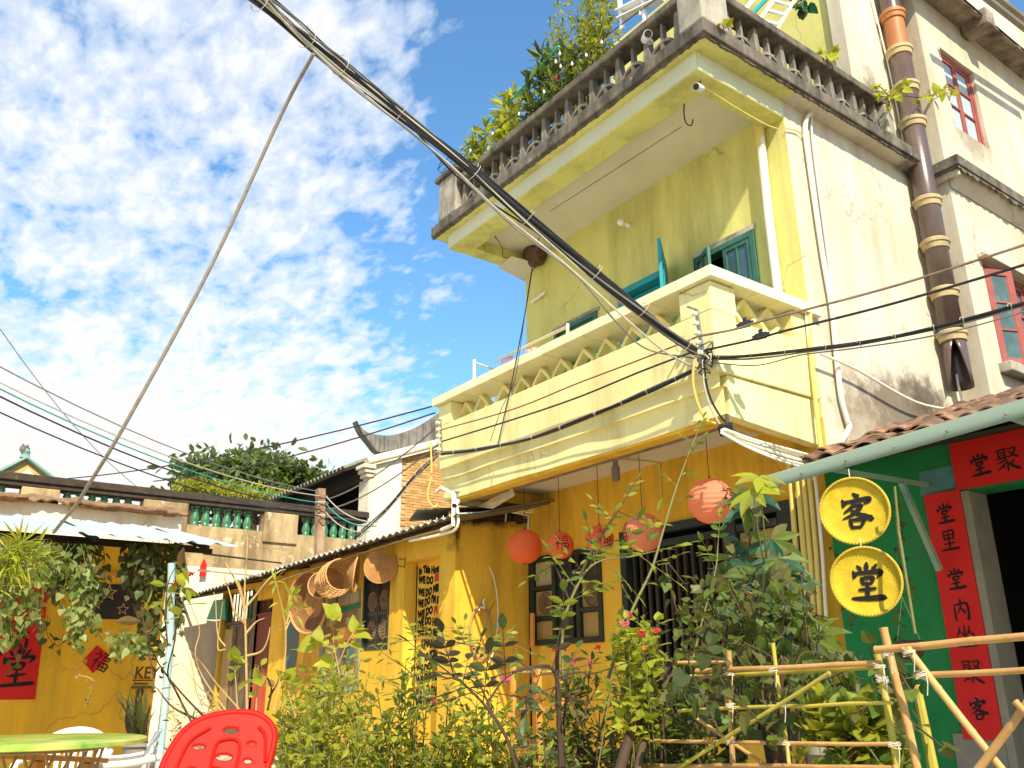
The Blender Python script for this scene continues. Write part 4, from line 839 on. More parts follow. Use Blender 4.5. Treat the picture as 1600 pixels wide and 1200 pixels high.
# old boarded opening
for i, (x0, wd, lean, z1) in enumerate(((-19.2, .5, .02, 2.55), (-18.66, .2, -.03, 2.6), (-18.42, .34, .04, 2.62), (-18.02, .3, .0, 2.66), (-17.7, .26, .02, 2.7))):
    b = MB(); b.prism([(x0, AY+.05, .3), (x0+wd, AY+.05, .3), (x0+wd+lean, AY+.05, z1), (x0+lean, AY+.05, z1)], (0, .03, 0)); b.build('board', 'old_wood' if i != 0 else 'pale_wood', annex)
for i in range(9):
    b = MB(); x0 = -19.2+i*.2; b.tube([(x0, AY+.1, 2.68), (x0, AY+.1, 3.3)], .014, 6); b.build('window_bar', 'dark_frame', annex)
b = MB(); b.box(-19.3, -17.42, AY+.06, AY+.14, 2.64, 2.70); b.build('board_rail', 'old_wood', annex)
b = MB(); b.box(-18.9, -17.6, AY+.4, AY+.42, 2.3, 3.25); b.build('tarpaulin', 'green_tarp', annex)
b = MB(); b.prism([PY(322, 968, 6.2), PY(352, 968, 6.2), PY(352, 936, 6.2), PY(334, 938, 6.2)], (0, .06, 0)); b.build('tarpaulin', 'green_tarp', annex)
b = MB(); b.box(-17.42, -17.25, AY-.01, AY+.1, .2, 3.2); b.build('door_post', 'old_wood', annex)
# grime fringe of old render where the annex roof meets the house
b = MB()
for k in range(16):
    y = 6.3+k*.078; b.obox((AX+.03-.02*random.random(), y, 3.66+.02*random.random()), (.03, 0, 0), (0, .045, 0), (0, 0, .02+.05*random.random()))
b.build('eave_mortar', 'roof_timber', annex, kind='stuff')
b = MB(); b.beam((AX-.6, 6.0, 3.69), (AX+.02, 7.5, 3.80), .9, .02); b.build('roof_sheet', 'tin_under', annex)
b = MB(); b.tube([PX(722, 783, AX+.05), PX(826, 806, AX+.05), PX(825, 830, AX+.05)], .018, 7); b.tube([PX(791, 797, AX+.05), PX(790, 815, AX+.05)], .012, 6); b.build('conduit', 'white_pvc', annex)
# lettering in the niche, painted straight on its back wall
lines = [('In This House', 'ink', None), ('WE DO REAL', 'ink', 'REAL'), ('WE DO MISTAKES', 'ink', None), ("WE DO I'M SORRYS", 'ink', None), ('WE DO FUN', 'ink', 'FUN'), ('WE DO HUGS', 'ink', None), ('WE DO SECOND', 'ink', None), ('CHANCES', 'ink', None), ('WE DO FORGIVENESS', 'ink', None), ('WE DO LOUD', 'ink', 'LOUD'), ('WE DO HAPPY', 'ink', None), ('WE DO FAMILY', 'ink', None), ('WE DO LOVE', 'ink', 'LOVE')]
yb = AY+ND
x0_, z0_ = PY(655, 884, yb)[0], PY(655, 897, yb)[2]; step = (PY(655, 884, yb)[2]-PY(655, 982, yb)[2])/5.95
for i, (tx, c1, red) in enumerate(lines):
    z = z0_-step*i+.02*random.uniform(-1, 1); base = tx.replace(red, '').rstrip() if red else tx
    size = step*.93; sq = .84 if len(tx) < 15 else .72
    v, f = text_mesh(base, size, .010, .04); wd = max(p[0] for p in v)
    v2 = [(p[0]*sq*(1+.05*math.sin(i*2.1)), p[1]+.02*math.sin(p[0]*9+i), p[2]) for p in v]
    MB().add(place2d(v2, (x0_+(.12 if tx == 'CHANCES' else 0), yb-.003, z), (1, 0, 0.02), (0, 0, 1)), f).build('lettering', c1, annex)
    if red:
        v, f = text_mesh(red, size*1.02, .012, .03); v2 = [(p[0]*sq+wd*sq+.05, p[1]+.01*math.sin(p[0]*9), p[2]) for p in v]
        MB().add(place2d(v2, (x0_, yb-.003, z), (1, 0, 0.02), (0, 0, 1)), f).build('lettering', 'red_ink', annex)
b = MB(); b.box(x0_-.05, x0_-.035, yb-.012, yb-.002, .6, PY(652, 884, yb)[2]); b.build('niche_line', 'ink', annex)
b = MB(); b.tube([PY(622, 884, AY-.01), PY(632, 886, AY-.01), PY(633, 873, AY-.01), PY(624, 874, AY-.01)], .006, 5); b.build('wall_scar', 'brown_ink', annex)
# painted blue figure on the wall
b = MB(); pts = [PY(x, y, AY-.004) for x, y in ((450, 962), (468, 975), (466, 1010), (462, 1040), (452, 1062), (446, 1040), (447, 1005))]; b.prism(pts, (0, .003, 0)); b.build('wall_painting', 'blue_paint', annex)
b = MB(); pts = [PY(x, y, AY-.0035) for x, y in ((462, 1030), (472, 1045), (458, 1085), (446, 1100), (448, 1060))]; b.prism(pts, (0, .002, 0)); b.build('wall_painting', 'orange_board', annex)

# ================================================================ COURT WALL WITH GREEN BALUSTERS
BX = -20.0
court = thing('balustraded_wall', 'stained old courtyard wall topped by glazed green balusters under a black coping', 'wall', (BX, 3, 0))
zc0, zc1 = 5.32, 5.58; zb0 = 4.86
w = MB(); wall(w, SIDE(BX), (-9, 10.02), (3.95, zb0), [], 0, .35); w.build('wall_body', 'court_wall', court); w = MB(); wall(w, SIDE(BX+.004), (-9, 10.02), (0, 3.948), [], 0, .35); w.build('lower_wall', 'limewash', court)
surf('coping_black', (.075, .055, .038), (.04, .03, .022), 5., .95, bump=.7, bump_scale=30., speck=((.25, .17, .09), 6., .66, .6))
w = MB(); w.box(BX-.40, BX+.10, -9, 10.05, zc0+.10, zc1); w.box(BX-.34, BX+.05, -9, 10.04, zc0, zc0+.102); w.build('coping', 'coping_black', court, bevel=.02)
pil = [(PX(222, 800, BX)[1], PX(293, 800, BX)[1]), (PX(413, 800, BX)[1], PX(466, 800, BX)[1]), (PX(35, 755, BX)[1], PX(95, 760, BX)[1]), (-3.5, -2.9)]
for a_, c_ in pil: w = MB(); w.box(BX-.33, BX+.06, a_, c_, zb0-.25, zc0+.002); w.build('pier', 'court_wall', court, bevel=.02)
bal = MB(); bal.lathe([(.11, 0), (.11, .035), (.07, .05), (.10, .13), (.098, .18), (.062, .30), (.058, .34), (.085, .36), (.085, .385), (.06, .40), (.10, .44), (.10, .465)], (0, 0, 0), 14)
balm = bal.mesh('baluster'); balm.materials.append(mat('glaze_green')); balm.polygons.foreach_set('use_smooth', [True]*len(balm.polygons))
y = -6.0
while y < 9.9:
    if not any(a_-.12 < y < c_+.12 for a_, c_ in pil): inst('baluster', balm, court, Matrix.Translation((BX-.14, y, zb0-.003)))
    y += .245
# older lean-to wall in front of it, with a broken tile ledge
lean = thing('old_lean_to_wall', 'crumbling cream wall with earth covered tile ledge below the left balusters', 'wall', (-19, 2, 0))
FX = -19.05; yE = PX(284, 815, FX)[1]
zl = [PX(150, 792, FX)[2], PX(150, 782, FX)[2]]; zT = PX(250, 803, FX)[2]
w = MB(); wall(w, SIDE(FX), (-9, yE), (0, zT), [], 0, .3); w.build('wall_body', 'limewash', lean)
w = MB(); rows = []
for (dx, dz) in ((.16, 0), (.2, .05), (.1, .12), (-.02, .19), (-.14, .25), (-.3, .33), (-.55, .42), (-.93, .50)):
    rows.append([(FX+dx+.05*mnoise.noise((y*2, dz*9, 1))+.03*mnoise.noise((y*9, dz*30, 3)), y, zT+dz*.62-.03+.06*mnoise.noise((y*1.7, dx*3, 4))+.05*mnoise.noise((y*8, dx*14, 9))) for y in np.linspace(-6, yE+.06, 260)])
w.grid(rows); w.build('earth_ledge', 'ledge_earth', lean, smooth=True)
w = MB()
for k in range(40):
    y = -4+k*.235+random.uniform(-.02, .02)
    if y > yE-.1 or 2.25 < y < 2.9: continue
    t = MB(); t.obox((FX+.14+random.uniform(-.02, .03), y, zT+.0+random.uniform(-.015, .015)), (.16, 0, .02), (0, .112, random.uniform(-.008, .008)), (0, 0, .016)); t.build('ledge_tile', 'roof_tile', lean)

# ================================================================ LEFT HUT
HX = -13.2
hut = thing('vine_covered_hut', 'low ochre hut with pale blue corrugated roof, its eave hung with vines', 'hut', (HX-1, 0, 0))
w = MB(); yW_ = PX(250, 1000, HX)[1]; wall(w, SIDE(HX), (-6, yW_), (0, 3.32), [(-5, -4, .3, 2.3)], 0, .2); w.box(HX-3, HX-.2, yW_-.2, yW_, 0, 3.3); w.build('wall', 'hut_paint', hut)
zf = (PX(372, 857, -10.5)[2]+PX(10, 823, -10.5)[2])/2; yR = 3.56; zbk = PX(285, 829, -13.6)[2]
ys_ = np.arange(-6.5, yR, .03); zw = lambda y: .034*max(0., math.cos(y*2*math.pi/.30))**1.5
w = MB(); w.grid([[(x, y, z+zw(y)) for y in ys_] for x, z in ((-10.5, zf), (-12.0, zf+(zbk-zf)*.48), (-13.6, zbk))]); w.build('corrugated_roof', 'blue_sheet', hut, thick=.004)
w = MB(); w.beam((-11.2, -6.4, zf+.02), (-11.2, yR-.1, zf+.02), .05, .06); w.beam((-11.9, -6.4, zf+.14), (-11.9, yR-.1, zf+.14), .05, .07); w.build('eave_beam', 'roof_timber', hut)
for k in range(8): y = -5.5+k*1.25; w = MB(); w.beam((-10.7, y, zf-.01), (-13.2, y, zbk-.09), .05, .05); w.build('rafter', 'roof_timber', hut)
b = MB(); b.tube([PX(266, 1000, -10.6), PX(258, 1100, -10.6), PX(249, 1190, -10.6), PX(246, 1215, -10.6)], .042, 12); b.tube([PX(266, 1000, -10.6), PX(268, 880, -10.6)], .042, 12); b.build('roof_post', 'blue_pole', hut)

# banners and boards on the hut wall
def sheet_x(name, label, cat, corners, m, X, thick=.006, group=None):
    P = [PX(x, y, X) for x, y in corners]; t = thing(name, label, cat, P[0], group)
    b = MB(); b.prism(P, (-thick, 0, 0)); b.build('sheet', m, t); return t
OX = HX+.012
ban = sheet_x('red_banner', 'tall red paper banner with two black characters on the vine-covered hut', 'banner', ((-48, 917), (76, 917), (55, 1093), (-62, 1094)), 'red_paper', OX)
for ch, (x, y, s_) in (('满', (-22, 1026, .46)), ('堂', (-14, 1077, .51))):
    v, f = glyph(ch, s_, 1.25); MB().add(place2d(v, PX(x, y, OX+.003), (0, 1, 0), (0, 0, 1)), f).build('calligraphy', 'ink', ban)
dm = sheet_x('red_diamond', 'small red paper diamond with a fortune character tucked under the vines', 'sign', ((152, 1008), (174, 1026), (145, 1052), (129, 1033)), 'red_paper', OX)
c_ = PX(150, 1044, OX+.003); v, f = glyph('福', .25, 1.3); MB().add(place2d(v, c_-np.array([0, .11, -.02]), (0, .92, -.38), (0, .38, .92)), f).build('calligraphy', 'ink', dm)
bb = sheet_x('black_board', 'black board with outlined stars on the hut wall behind hanging vines', 'board', ((146, 912), (222, 914), (217, 968), (140, 967)), 'black_board', OX)
def star(root, x, y, r):
    c = PX(x, y, OX+.006); b = MB(); o_ = []; i_ = []
    for k in range(10):
        q = math.pi/2+k*math.pi/5; R_ = r if k % 2 == 0 else r*.42
        o_.append((c[0], c[1]+R_*math.cos(q), c[2]+R_*math.sin(q))); i_.append((c[0], c[1]+R_*.72*math.cos(q), c[2]+R_*.72*math.sin(q)))
    b.grid([o_, i_], close=True); b.build('star', 'straw_light', root)
star(bb, 170, 926, .12); star(bb, 150, 942, .10); star(bb, 192, 952, .09)
b = MB(); b.beam(PX(150, 896, OX+.03), PX(230, 899, OX+.03), .03, .04); b.build('board_rail', 'orange_board', bb)
for tx, (x, y), s_ in (('THE', (213, 1031), .17), ('KEYS', (209, 1060), .22)):
    v, f = text_mesh(tx, s_, .004, .05); v = [(p[0]*.85, p[1], p[2]) for p in v]; MB().add(place2d(v, PX(x, y, HX+.003), (0, 1, 0), (0, 0, 1)), f).build('lettering', 'brown_ink', hut)
b = MB(); b.beam(PX(207, 1063, HX+.004), PX(239, 1063, HX+.004), .004, .016); b.beam(PX(209, 1068, HX+.004), PX(237, 1068, HX+.004), .004, .016); b.build('lettering', 'brown_ink', hut)
kb = thing('key_rack', 'dark key rack hooked on the hut wall under the painted word', 'rack', PX(222, 1073, HX)); b = MB(); b.beam(PX(206, 1074, HX+.03), PX(240, 1074, HX+.03), .05, .03); b.build('rail', 'old_wood', kb)
b = MB(); b.lathe([(.02, 0), (.05, -.05), (.03, -.12), (.005, -.14)], PX(220, 1075, HX+.05), 8); b.build('key_bunch', 'dark_stick', kb)

# ================================================================ TEMPLE BEHIND
TX = -20.6
temple = thing('brick_temple', 'old brick temple gable with white corner pillar and swallow tail ridge', 'temple', (TX, 12, 0))
def T(x, y, d=0): return PX(x, y, TX+d)
yP0, yP1 = T(575, 760)[1], T(626, 760)[1]; yEnd = yP1+5.0
zbase = 3.0
P_ = [T(575, 722), T(700, 690)]
slope = (P_[1][2]-P_[0][2])/(P_[1][1]-P_[0][1])
w = MB(); w.prism([(TX+.06, yP0, zbase), (TX+.06, yP1, zbase), (TX+.06, yP1, P_[0][2]+slope*(yP1-yP0)), (TX+.06, yP0, P_[0][2])], (-.6, 0, 0)); w.build('pillar', 'limewash', temple, bevel=.02)
ztop = lambda y: P_[0][2]+slope*(y-yP0)
w = MB(); w.prism([(TX, yP1, zbase), (TX, yEnd, zbase), (TX, yEnd, ztop(yEnd)), (TX, yP1, ztop(yP1))], (-.3, 0, 0)); w.build('brick_backing', 'mortar', temple)
bl, bh = .26, .078
bm_ = MB(); bm_.box(-.006, .022, .006, bl-.008, .005, bh-.006); bme = bm_.mesh('brick'); bme.materials.append(mat('brick_old'))
cnt = 0; z = 4.35; row = 0; rest = MB()
while z < ztop(yEnd)-.05:
    y = yP1-(bl/2 if row % 2 else 0)+.02
    while y < yP1+3.0:
        if y > yP1-.01 and z+bh < ztop(y):
            if cnt < 300 and y < yP1+1.75: inst('brick', bme, temple, Matrix.Translation((TX+random.uniform(-.004, .004), y, z))); cnt += 1
            else: rest.box(TX-.006, TX+.02, y+.006, y+bl-.008, z+.005, z+bh-.006)
        y += bl
    z += bh; row += 1
rest.build('brickwork', 'brick_old', temple, kind='stuff')
# coping roll and swallow-tail
cp = [(TX+.1, y, ztop(y)+.02) for y in np.linspace(yP0-.12, yEnd, 24)]
w = MB(); w.tube(cp, .13, 8); w.prism([(TX+.18, yP0-.1, P_[0][2]-.16), (TX+.18, yEnd, ztop(yEnd)-.16), (TX+.18, yEnd, ztop(yEnd)-.02), (TX+.18, yP0-.1, P_[0][2]-.02)], (-.5, 0, 0)); w.build('gable_coping', 'limewash', temple, smooth=True)
top = [(558, 657), (562, 664), (572, 674), (588, 679), (612, 680), (640, 672), (665, 660), (690, 644), (720, 624)]; bot = [(558, 657), (566, 675), (578, 690), (592, 706), (612, 703), (640, 697), (665, 691), (690, 684), (720, 676)]
def sm(px): return spline([T(x, y, .05) for x, y in px], 4)
ta, ba = sm(top), sm(bot)
w = MB(); w.grid([[p for p in ta], [p for p in ba]]); w.grid([[p-V((.3, 0, 0)) for p in ta], [p-V((.3, 0, 0)) for p in ba]]); w.grid([[p for p in ta], [p-V((.3, 0, 0)) for p in ta]]); w.grid([[p for p in ba], [p-V((.3, 0, 0)) for p in ba]]); w.build('swallow_tail_ridge', 'ridge_plaster', temple)
w = MB(); 
for k in range(3): w.box(TX-.3, TX+.10+.05*k, yP0-.10-.07*k, yP0+.12, P_[0][2]-.42+.11*k, P_[0][2]-.318+.11*k)
w.build('corbel', 'limewash', temple, bevel=.01)
# roof running away from the gable, dark loggia under it
ze = P_[0][2]; L_ = 11
w = MB(); w.prism([(TX-.3, yP0-.55, ze-.25), (TX-.3, yP0-.55, ze-.17), (TX-.3, yP0+4, ze+1.6), (TX-.3, yP0+4, ze+1.5)], (-L_, 0, 0)); w.build('roof_deck', 'roof_timber', temple)
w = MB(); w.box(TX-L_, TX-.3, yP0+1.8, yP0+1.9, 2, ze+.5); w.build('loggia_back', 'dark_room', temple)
w = MB(); w.beam((TX-.3, yP0+.1, ze-.35), (TX-L_, yP0+.1, ze-.35), .2, .22); w.build('eave_purlin', 'roof_timber', temple)
tl = MB(); 
for k in range(5):
    row = [[], []]
    for j in range(9):
        q = math.pi*j/8
        for e, yy in enumerate((0, .40)): row[e].append((math.cos(q)*(.085-.01*e), yy-.08+k*.38, .085*math.sin(q)+.49*(yy+k*.38)+.01*(1-e)))
    tl.grid(row)
tme = tl.mesh('tile_row'); tme.materials.append(mat('grey_tile'))
for i in range(44): inst('tile_row', tme, temple, Matrix.Translation((TX-.42-i*.24, yP0-.5, ze-.2+.01*random.random())))

# ================================================================ FAR GABLE
fg = thing('ornate_gable', 'far yellow temple gable edged in green with a dark finial bird', 'temple', (-27, .5, 0))
GX = -26.; def_ = lambda x, y, d=0: PX(x, y, GX+d)
surf('gable_paint', (.62, .46, .16), (.40, .28, .10), 16., .8, bump=.4, speck=((.1, .25, .12), 12., .6, .7))
b = MB(); b.prism([def_(-40, 752), def_(82, 752), def_(82, 746), def_(42, 717), def_(-2, 738), def_(-40, 744)], (-.3, 0, 0)); b.build('pediment', 'gable_paint', fg)
b = MB(); b.tube([def_(84, 747, .1), def_(42, 715, .1), def_(-2, 737, .1), def_(-40, 744, .1)], .06, 6); b.build('gable_edge', 'turquoise_paint', fg)
b = MB(); b.prism([def_(32, 742, .02), def_(54, 742, .02), def_(43, 732, .02)], (-.02, 0, 0)); b.build('gable_panel', 'limewash', fg)
c_ = def_(39, 716); b = MB(); b.lathe([(.14, 0), (.09, .1), (.11, .18), (.05, .3)], c_, 8); b.build('finial_stand', 'turquoise_paint', fg)
b = MB()
for (dx, dy) in ((-7, -9), (5, -11), (8, -6), (-3, -13), (-9, -4)): b.tube([def_(39, 706), def_(39+dx*.6, 705+dy*.5), def_(39+dx, 706+dy)], [.10, .07, .01], 5)
b.build('finial_bird', 'photo_dark', fg)
# ================================================================ UTILITY POLE
up = thing('utility_pole', 'short square concrete pole carrying coloured wires above the tin roof', 'pole', PD(504, 862, 19.0))
b = MB(); a_, c_ = PD(501, 764, 19.0), PD(508, 866, 19.0)
surf('pole_concrete', (.52, .38, .24), (.34, .22, .14), 5., .9, bump=.3, stain=(.2, .09, .05), stain_amt=.7, stain_lo=.5)
b = MB(); b.beam(np.array([c_[0], c_[1], c_[2]-3.2]), a_, .17, .17, (0, 1, 0)); b.build('shaft', 'pole_concrete', up, bevel=.01)
for k in range(5): b = MB(); p = a_+(c_-a_)*(.12+.10*k); b.tube([p+np.array([.135*math.cos(q), .135*math.sin(q), .01*math.sin(3*q)]) for q in np.linspace(0, 2*math.pi, 13)], .014, 5); b.build('wire_wrap', 'pale_cable' if k % 2 else 'rusty_steel', up)

# ================================================================ GREEN HOUSE
GY = 7.45
green = thing('green_house', 'dark green fronted house with red couplets, open black doorway and old tile roof', 'house', (-3, 9, 0))
dl = PY(1503, 770, GY)[0]; dz = PY(1505, 768, GY)[2]
w = MB(); wall(w, FRONT(GY), (XS+.012, 2.0), (0, 3.6), [(dl, dl+1.5, 0, dz)], 0, .3); w.build('front_wall', 'green_wall', green)
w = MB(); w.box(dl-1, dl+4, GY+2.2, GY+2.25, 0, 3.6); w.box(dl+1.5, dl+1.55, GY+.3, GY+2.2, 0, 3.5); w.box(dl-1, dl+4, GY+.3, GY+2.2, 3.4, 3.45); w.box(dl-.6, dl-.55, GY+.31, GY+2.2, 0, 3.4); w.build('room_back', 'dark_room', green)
w = MB(); w.box(dl-.42, dl-.003, GY-.02, GY-.002, 0, 1.05); w.box(dl+.001, dl+.07, GY-.03, GY+.28, 0, dz); w.build('door_surround', 'stone_grey', green, bevel=.006)
w = MB(); q = [PY(1436, 738, GY-.006), PY(1492, 726, GY-.006), PY(1492, 762, GY-.006), PY(1438, 775, GY-.006)]; w.prism(q, (0, .005, 0)); w.build('blue_patch', 'slate_blue', green)
cp_ = thing('vertical_couplet', 'long red vertical couplet with seven black characters beside the dark doorway', 'banner', PY(1475, 960, GY))
q = [PY(1439, 775, GY-.03), PY(1499, 764, GY-.03), PY(1568, 1155, GY-.03), PY(1511, 1158, GY-.03)]
x0, x1 = np.mean([q[0][0], q[3][0]]), np.mean([q[1][0], q[2][0]]); z1, z0 = np.mean([q[0][2], q[1][2]]), np.mean([q[2][2], q[3][2]])
b = MB(); b.box(x0, x1, GY-.030, GY-.022, z0, z1); b.build('sheet', 'red_paper', cp_)
H_ = z1-z0
for i, ch in enumerate('堂里堂内坐聚客'):
    fr_ = (806, 847, 907, 955, 995, 1050, 1108)[i]; s_ = (x1-x0)*.58
    zc = PY(1480+(i-3)*9, fr_, GY-.03)[2]; v, f = glyph(ch, s_, 1.6)
    MB().add(place2d(v, ((x0+x1)/2-s_*.5, GY-.032, zc-s_*.5), (1, 0, 0), (0, 0, 1)), f).build('calligraphy', 'ink', cp_)
lt = thing('lintel_banner', 'red horizontal banner with dark characters over the doorway under the awning', 'banner', PY(1540, 730, GY))
b = MB(); b.box(PY(1490, 740, GY-.04)[0], PY(1490, 740, GY-.04)[0]+1.5, GY-.040, GY-.032, dz+.01, dz+.42); b.build('sheet', 'red_paper', lt)
for i, ch in enumerate('堂聚客'):
    v, f = glyph(ch, .20, 1.6); MB().add(place2d(v, (PY(1513+i*44, 735, GY-.04)[0], GY-.042, dz+.09), (1, 0, 0), (0, 0, 1)), f).build('calligraphy', 'ink', lt)
# tile roof against the cream side wall
ry0, rz0 = 7.0, PX(1300, 712, XS)[2]-.20; sl2 = .335
w = MB(); w.prism([(XS+.02, ry0, rz0-.06), (XS+.02, ry0+6, rz0-.06+6*sl2), (XS+.02, ry0+6, rz0+6*sl2-.1), (XS+.02, ry0, rz0-.1)], (8, 0, 0)); w.build('roof_deck', 'roof_timber', green)
tb = MB(); row = [[], [], [], []]
for j in range(9):
    q = -1.0+2.0*j/8; zc = .060*(1-q*q)
    for e, (yy, zz_) in enumerate(((0, 0), (.30, .30*sl2))): row[e].append((q*.115, yy, zz_+zc)); row[e+2].append((q*.115, yy, zz_+zc-.016))
tb.grid(row[:2]); tb.grid(row[2:]); tb.grid([row[0], row[2]])
tme = tb.mesh('roof_tile'); tme.materials.append(mat('roof_tile'))
n_ = 0
for i in range(24):
    for j in range(20):
        dx = .21*i; y = ry0+.155*j+random.uniform(-.03, .03)
        z = rz0+(y-ry0)*sl2+.035*(j % 2)+random.uniform(-.015, .035)
        if n_ < 300: inst('roof_tile', tme, green, Matrix.Translation((XS+.12+dx+(.06 if j % 2 else 0), y, z)) @ Matrix.Rotation(random.uniform(-.3, .3), 4, 'Z') @ Matrix.Rotation(random.uniform(-.22, .22), 4, 'Y') @ Matrix.Rotation(random.uniform(-.1, .1), 4, 'X')); n_ += 1
    if n_ >= 300: break
# lime flashing along the wall above the tiles
# awning: curved teal sheet on brackets
aw = MB(); ya = 5.55; rows = []
A0, A1 = PY(1172, 773, ya), PY(1600, 651, ya); xa0 = A0[0]; zf0, zf1 = A0[2], A1[2]
def awz(x): return zf0+(zf1-zf0)*(x-xa0)/(A1[0]-xa0)
axs = np.linspace(xa0, xa0+5.0, 60)
for (dy_, dz_) in ((0, 0), (.012, .06), (.045, .11), (.10, .145), (.17, .16), (.6, .25), (1.1, .36), (1.6, .47)): rows.append([(x+ (.05 if dz_ > .1 else dz_*.5), ya+dy_, awz(x)+dz_+.006*math.sin(x*9)*(dy_ > .1)) for x in axs])
aw.grid(rows); aw.build('awning', 'teal_sheet', green, smooth=True, thick=.004)
for (x, y1_) in ((1412, 715), (1700, 700)):
    p = PY(x, y1_, GY-.35); w = MB(); w.beam((p[0], GY-.02, 3.1), (p[0], ya+.15, awz(p[0])+.14), .035, .035); w.beam((p[0], GY-.45, 3.07), (p[0]+.02, GY-.1, 2.35), .045, .045); w.build('awning_bracket', 'turquoise_paint', green)
for k in range(12):
    x = xa0+.12+k*.38; b = MB(); b.lathe([(.010, 0), (.010, .006), (.002, .01)], (x, ya-.003, awz(x)+.045), 8, (0, -1, 0)); b.build('awning_screw', 'steel' if k % 3 == 0 else 'rusty_steel', green)
# ================================================================ LANTERNS under the balcony
def lantern(px, py, d_px, Y, m, ribs, label, glyphs=(), rib_amp=.011):
    c = PY(px, py, Y); D = np.linalg.norm(c-C0); R = d_px/2*D/np.linalg.norm(ray(px, py))/1349.
    t = thing('paper_lantern', label, 'lantern', c, 'red paper lanterns hung in a row under the balcony')
    prof = []; n = ribs*4
    for i in range(n+1):
        a = -math.pi/2*.93+math.pi*.93*i/n; k = 1-rib_amp*(1+math.cos(2*math.pi*i/4)) ; prof.append((R*math.cos(a)*k, R*.97*math.sin(a)))
    b = MB(); b.lathe(prof, c, 36, caps=False); b.build('paper_globe', m, t, smooth=True)
    b = MB(); r_ = prof[-1][0]; b.lathe([(r_*1.05, R*.955), (r_*1.05, R*.975), (r_*.8, R*.975), (r_*.8, R*.955)], c, 20, caps=False); b.lathe([(r_*1.05, -R*.975), (r_*1.05, -R*.955), (r_*.8, -R*.955), (r_*.8, -R*.975)], c, 20, caps=False); b.build('rim_ring', 'dark_stick', t)
    b = MB(); top = np.array([c[0], c[1], 3.985]); b.tube([c+np.array([0, 0, R*.97]), top], .004, 5); b.tube([c+np.array([-r_, 0, R*.96]), c+np.array([0, 0, R*.96+.04]), c+np.array([r_, 0, R*.96])], .003, 4); b.build('hanging_wire', 'dark_stick', t)
    vd = C0-c; lon0 = math.atan2(vd[1], vd[0])
    for (ch, dl, dlat, s_) in glyphs:
        v, f = glyph(ch, s_*R, 1.0, 5); out = []
        for p in v:
            lo = lon0+math.radians(dl)+(p[0]-s_*R/2)/R; la = math.radians(dlat)+(p[1]-s_*R/2)/R; rr = R*1.006+p[2]*.5
            out.append((c[0]+rr*math.cos(la)*math.cos(lo), c[1]+rr*math.cos(la)*math.sin(lo), c[2]+rr*.97*math.sin(la)))
        MB().add(out, f).build('calligraphy', 'ink', t)
lantern(820, 854, 55, 6.62, 'lantern_paper', 26, 'plain red paper lantern at the far end beside the low house')
lantern(875, 852, 44, 6.62, 'lantern_paper', 22, 'small red lantern with its black fortune character facing out', [('福', 8, 4, 1.15)])
lantern(937, 842, 45, 6.62, 'lantern_paper', 22, 'small red lantern with its character half hidden behind a leafy shoot', [('福', 20, 4, 1.15)])
lantern(1005, 832, 63, 6.62, 'lantern_pale', 15, 'pale red ribbed lantern with no character facing out', [('福', 84, 0, 1.0), ('福', -80, 0, 1.0)], .018)
lantern(1111, 783, 73, 6.5, 'lantern_pale', 13, 'largest pale red ribbed lantern, nearest the teal awning', [('福', 52, 0, 1.0)], .022)
lw = thing('lantern_line', 'thin dark line strung under the balcony ceiling to carry lanterns', 'wire', PZ(950, 740, 3.95))
b = MB(); b.tube([(-9.6, 6.62, 3.95), (-8.4, 6.62, 3.88), (-7.2, 6.62, 3.90), (-6.2, 6.62, 3.90), (-5.2, 6.55, 3.96)], .004, 4); b.build('line', 'dark_stick', lw)
# ================================================================ ROUND YELLOW BASKET SIGNS
def basket_sign(px, py, r_px, ch, label, tilt, Y=5.42):
    c = PY(px, py, Y); D = np.linalg.norm(c-C0); R = r_px*D/np.linalg.norm(ray(px, py))/1349.
    t = thing('basket_sign', label, 'sign', c, 'round yellow basket signs under the awning')
    n = V((.40, -.91, -.03)).normalized(); cc = vv(c)
    prof = [(R*.02, .0)]+[(R*k, .035*k**6-.0012*(i % 2)) for i, k in enumerate(np.linspace(.06, .94, 30))]
    b = MB(); b.lathe(prof, cc-n*.03, 40, n, caps=False); b.build('woven_tray', 'basket_yellow', t, smooth=True, thick=.006)
    b = MB(); a = n.orthogonal().normalized(); a = V((0, 0, 1)); u = a.cross(n).normalized(); w_ = n.cross(u)
    b.tube([cc+(u*math.cos(q)+w_*math.sin(q))*R*.965+n*.004 for q in np.linspace(0, 2*math.pi, 49)], .0095, 7, False); b.build('rim', 'basket_rim', t, smooth=True)
    b = MB()
    for k in range(60): q = k*2*math.pi/60; b.tube([cc+(u*math.cos(q)+w_*math.sin(q))*R*.935+n*.014, cc+(u*math.cos(q+.05)+w_*math.sin(q+.05))*R*.972+n*.013], .003, 4)
    b.build('rim_lashing', 'basket_yellow', t, kind='stuff')
    ux, uz = u*math.cos(tilt)+w_*math.sin(tilt), w_*math.cos(tilt)-u*math.sin(tilt)
    if ux.dot(V((1, 0, 0))) < 0: pass
    s_ = R*1.14; v, f = glyph(ch, s_, 1.75, 6); MB().add(place2d(v, cc+n*.0-ux*s_*.46-uz*s_*.50, ux, uz, off=.0) if False else [cc+n*(.008-.03+p[2])+ux*(p[0]-s_*.48)+uz*(p[1]-s_*.52) for p in v], f).build('calligraphy', 'ink', t)
    b = MB(); b.tube([cc+w_*R, cc+w_*(R+.06)], .004, 5); b.build('hanging_cord', 'twine', t)
    return t
surf('basket_rim', (.56, .40, .05), (.46, .30, .03), 9., .6, bump=.3)
basket_sign(1335, 798, 53, '客', 'yellow round basket sign with a sweeping black character, the upper of two', math.radians(-6))
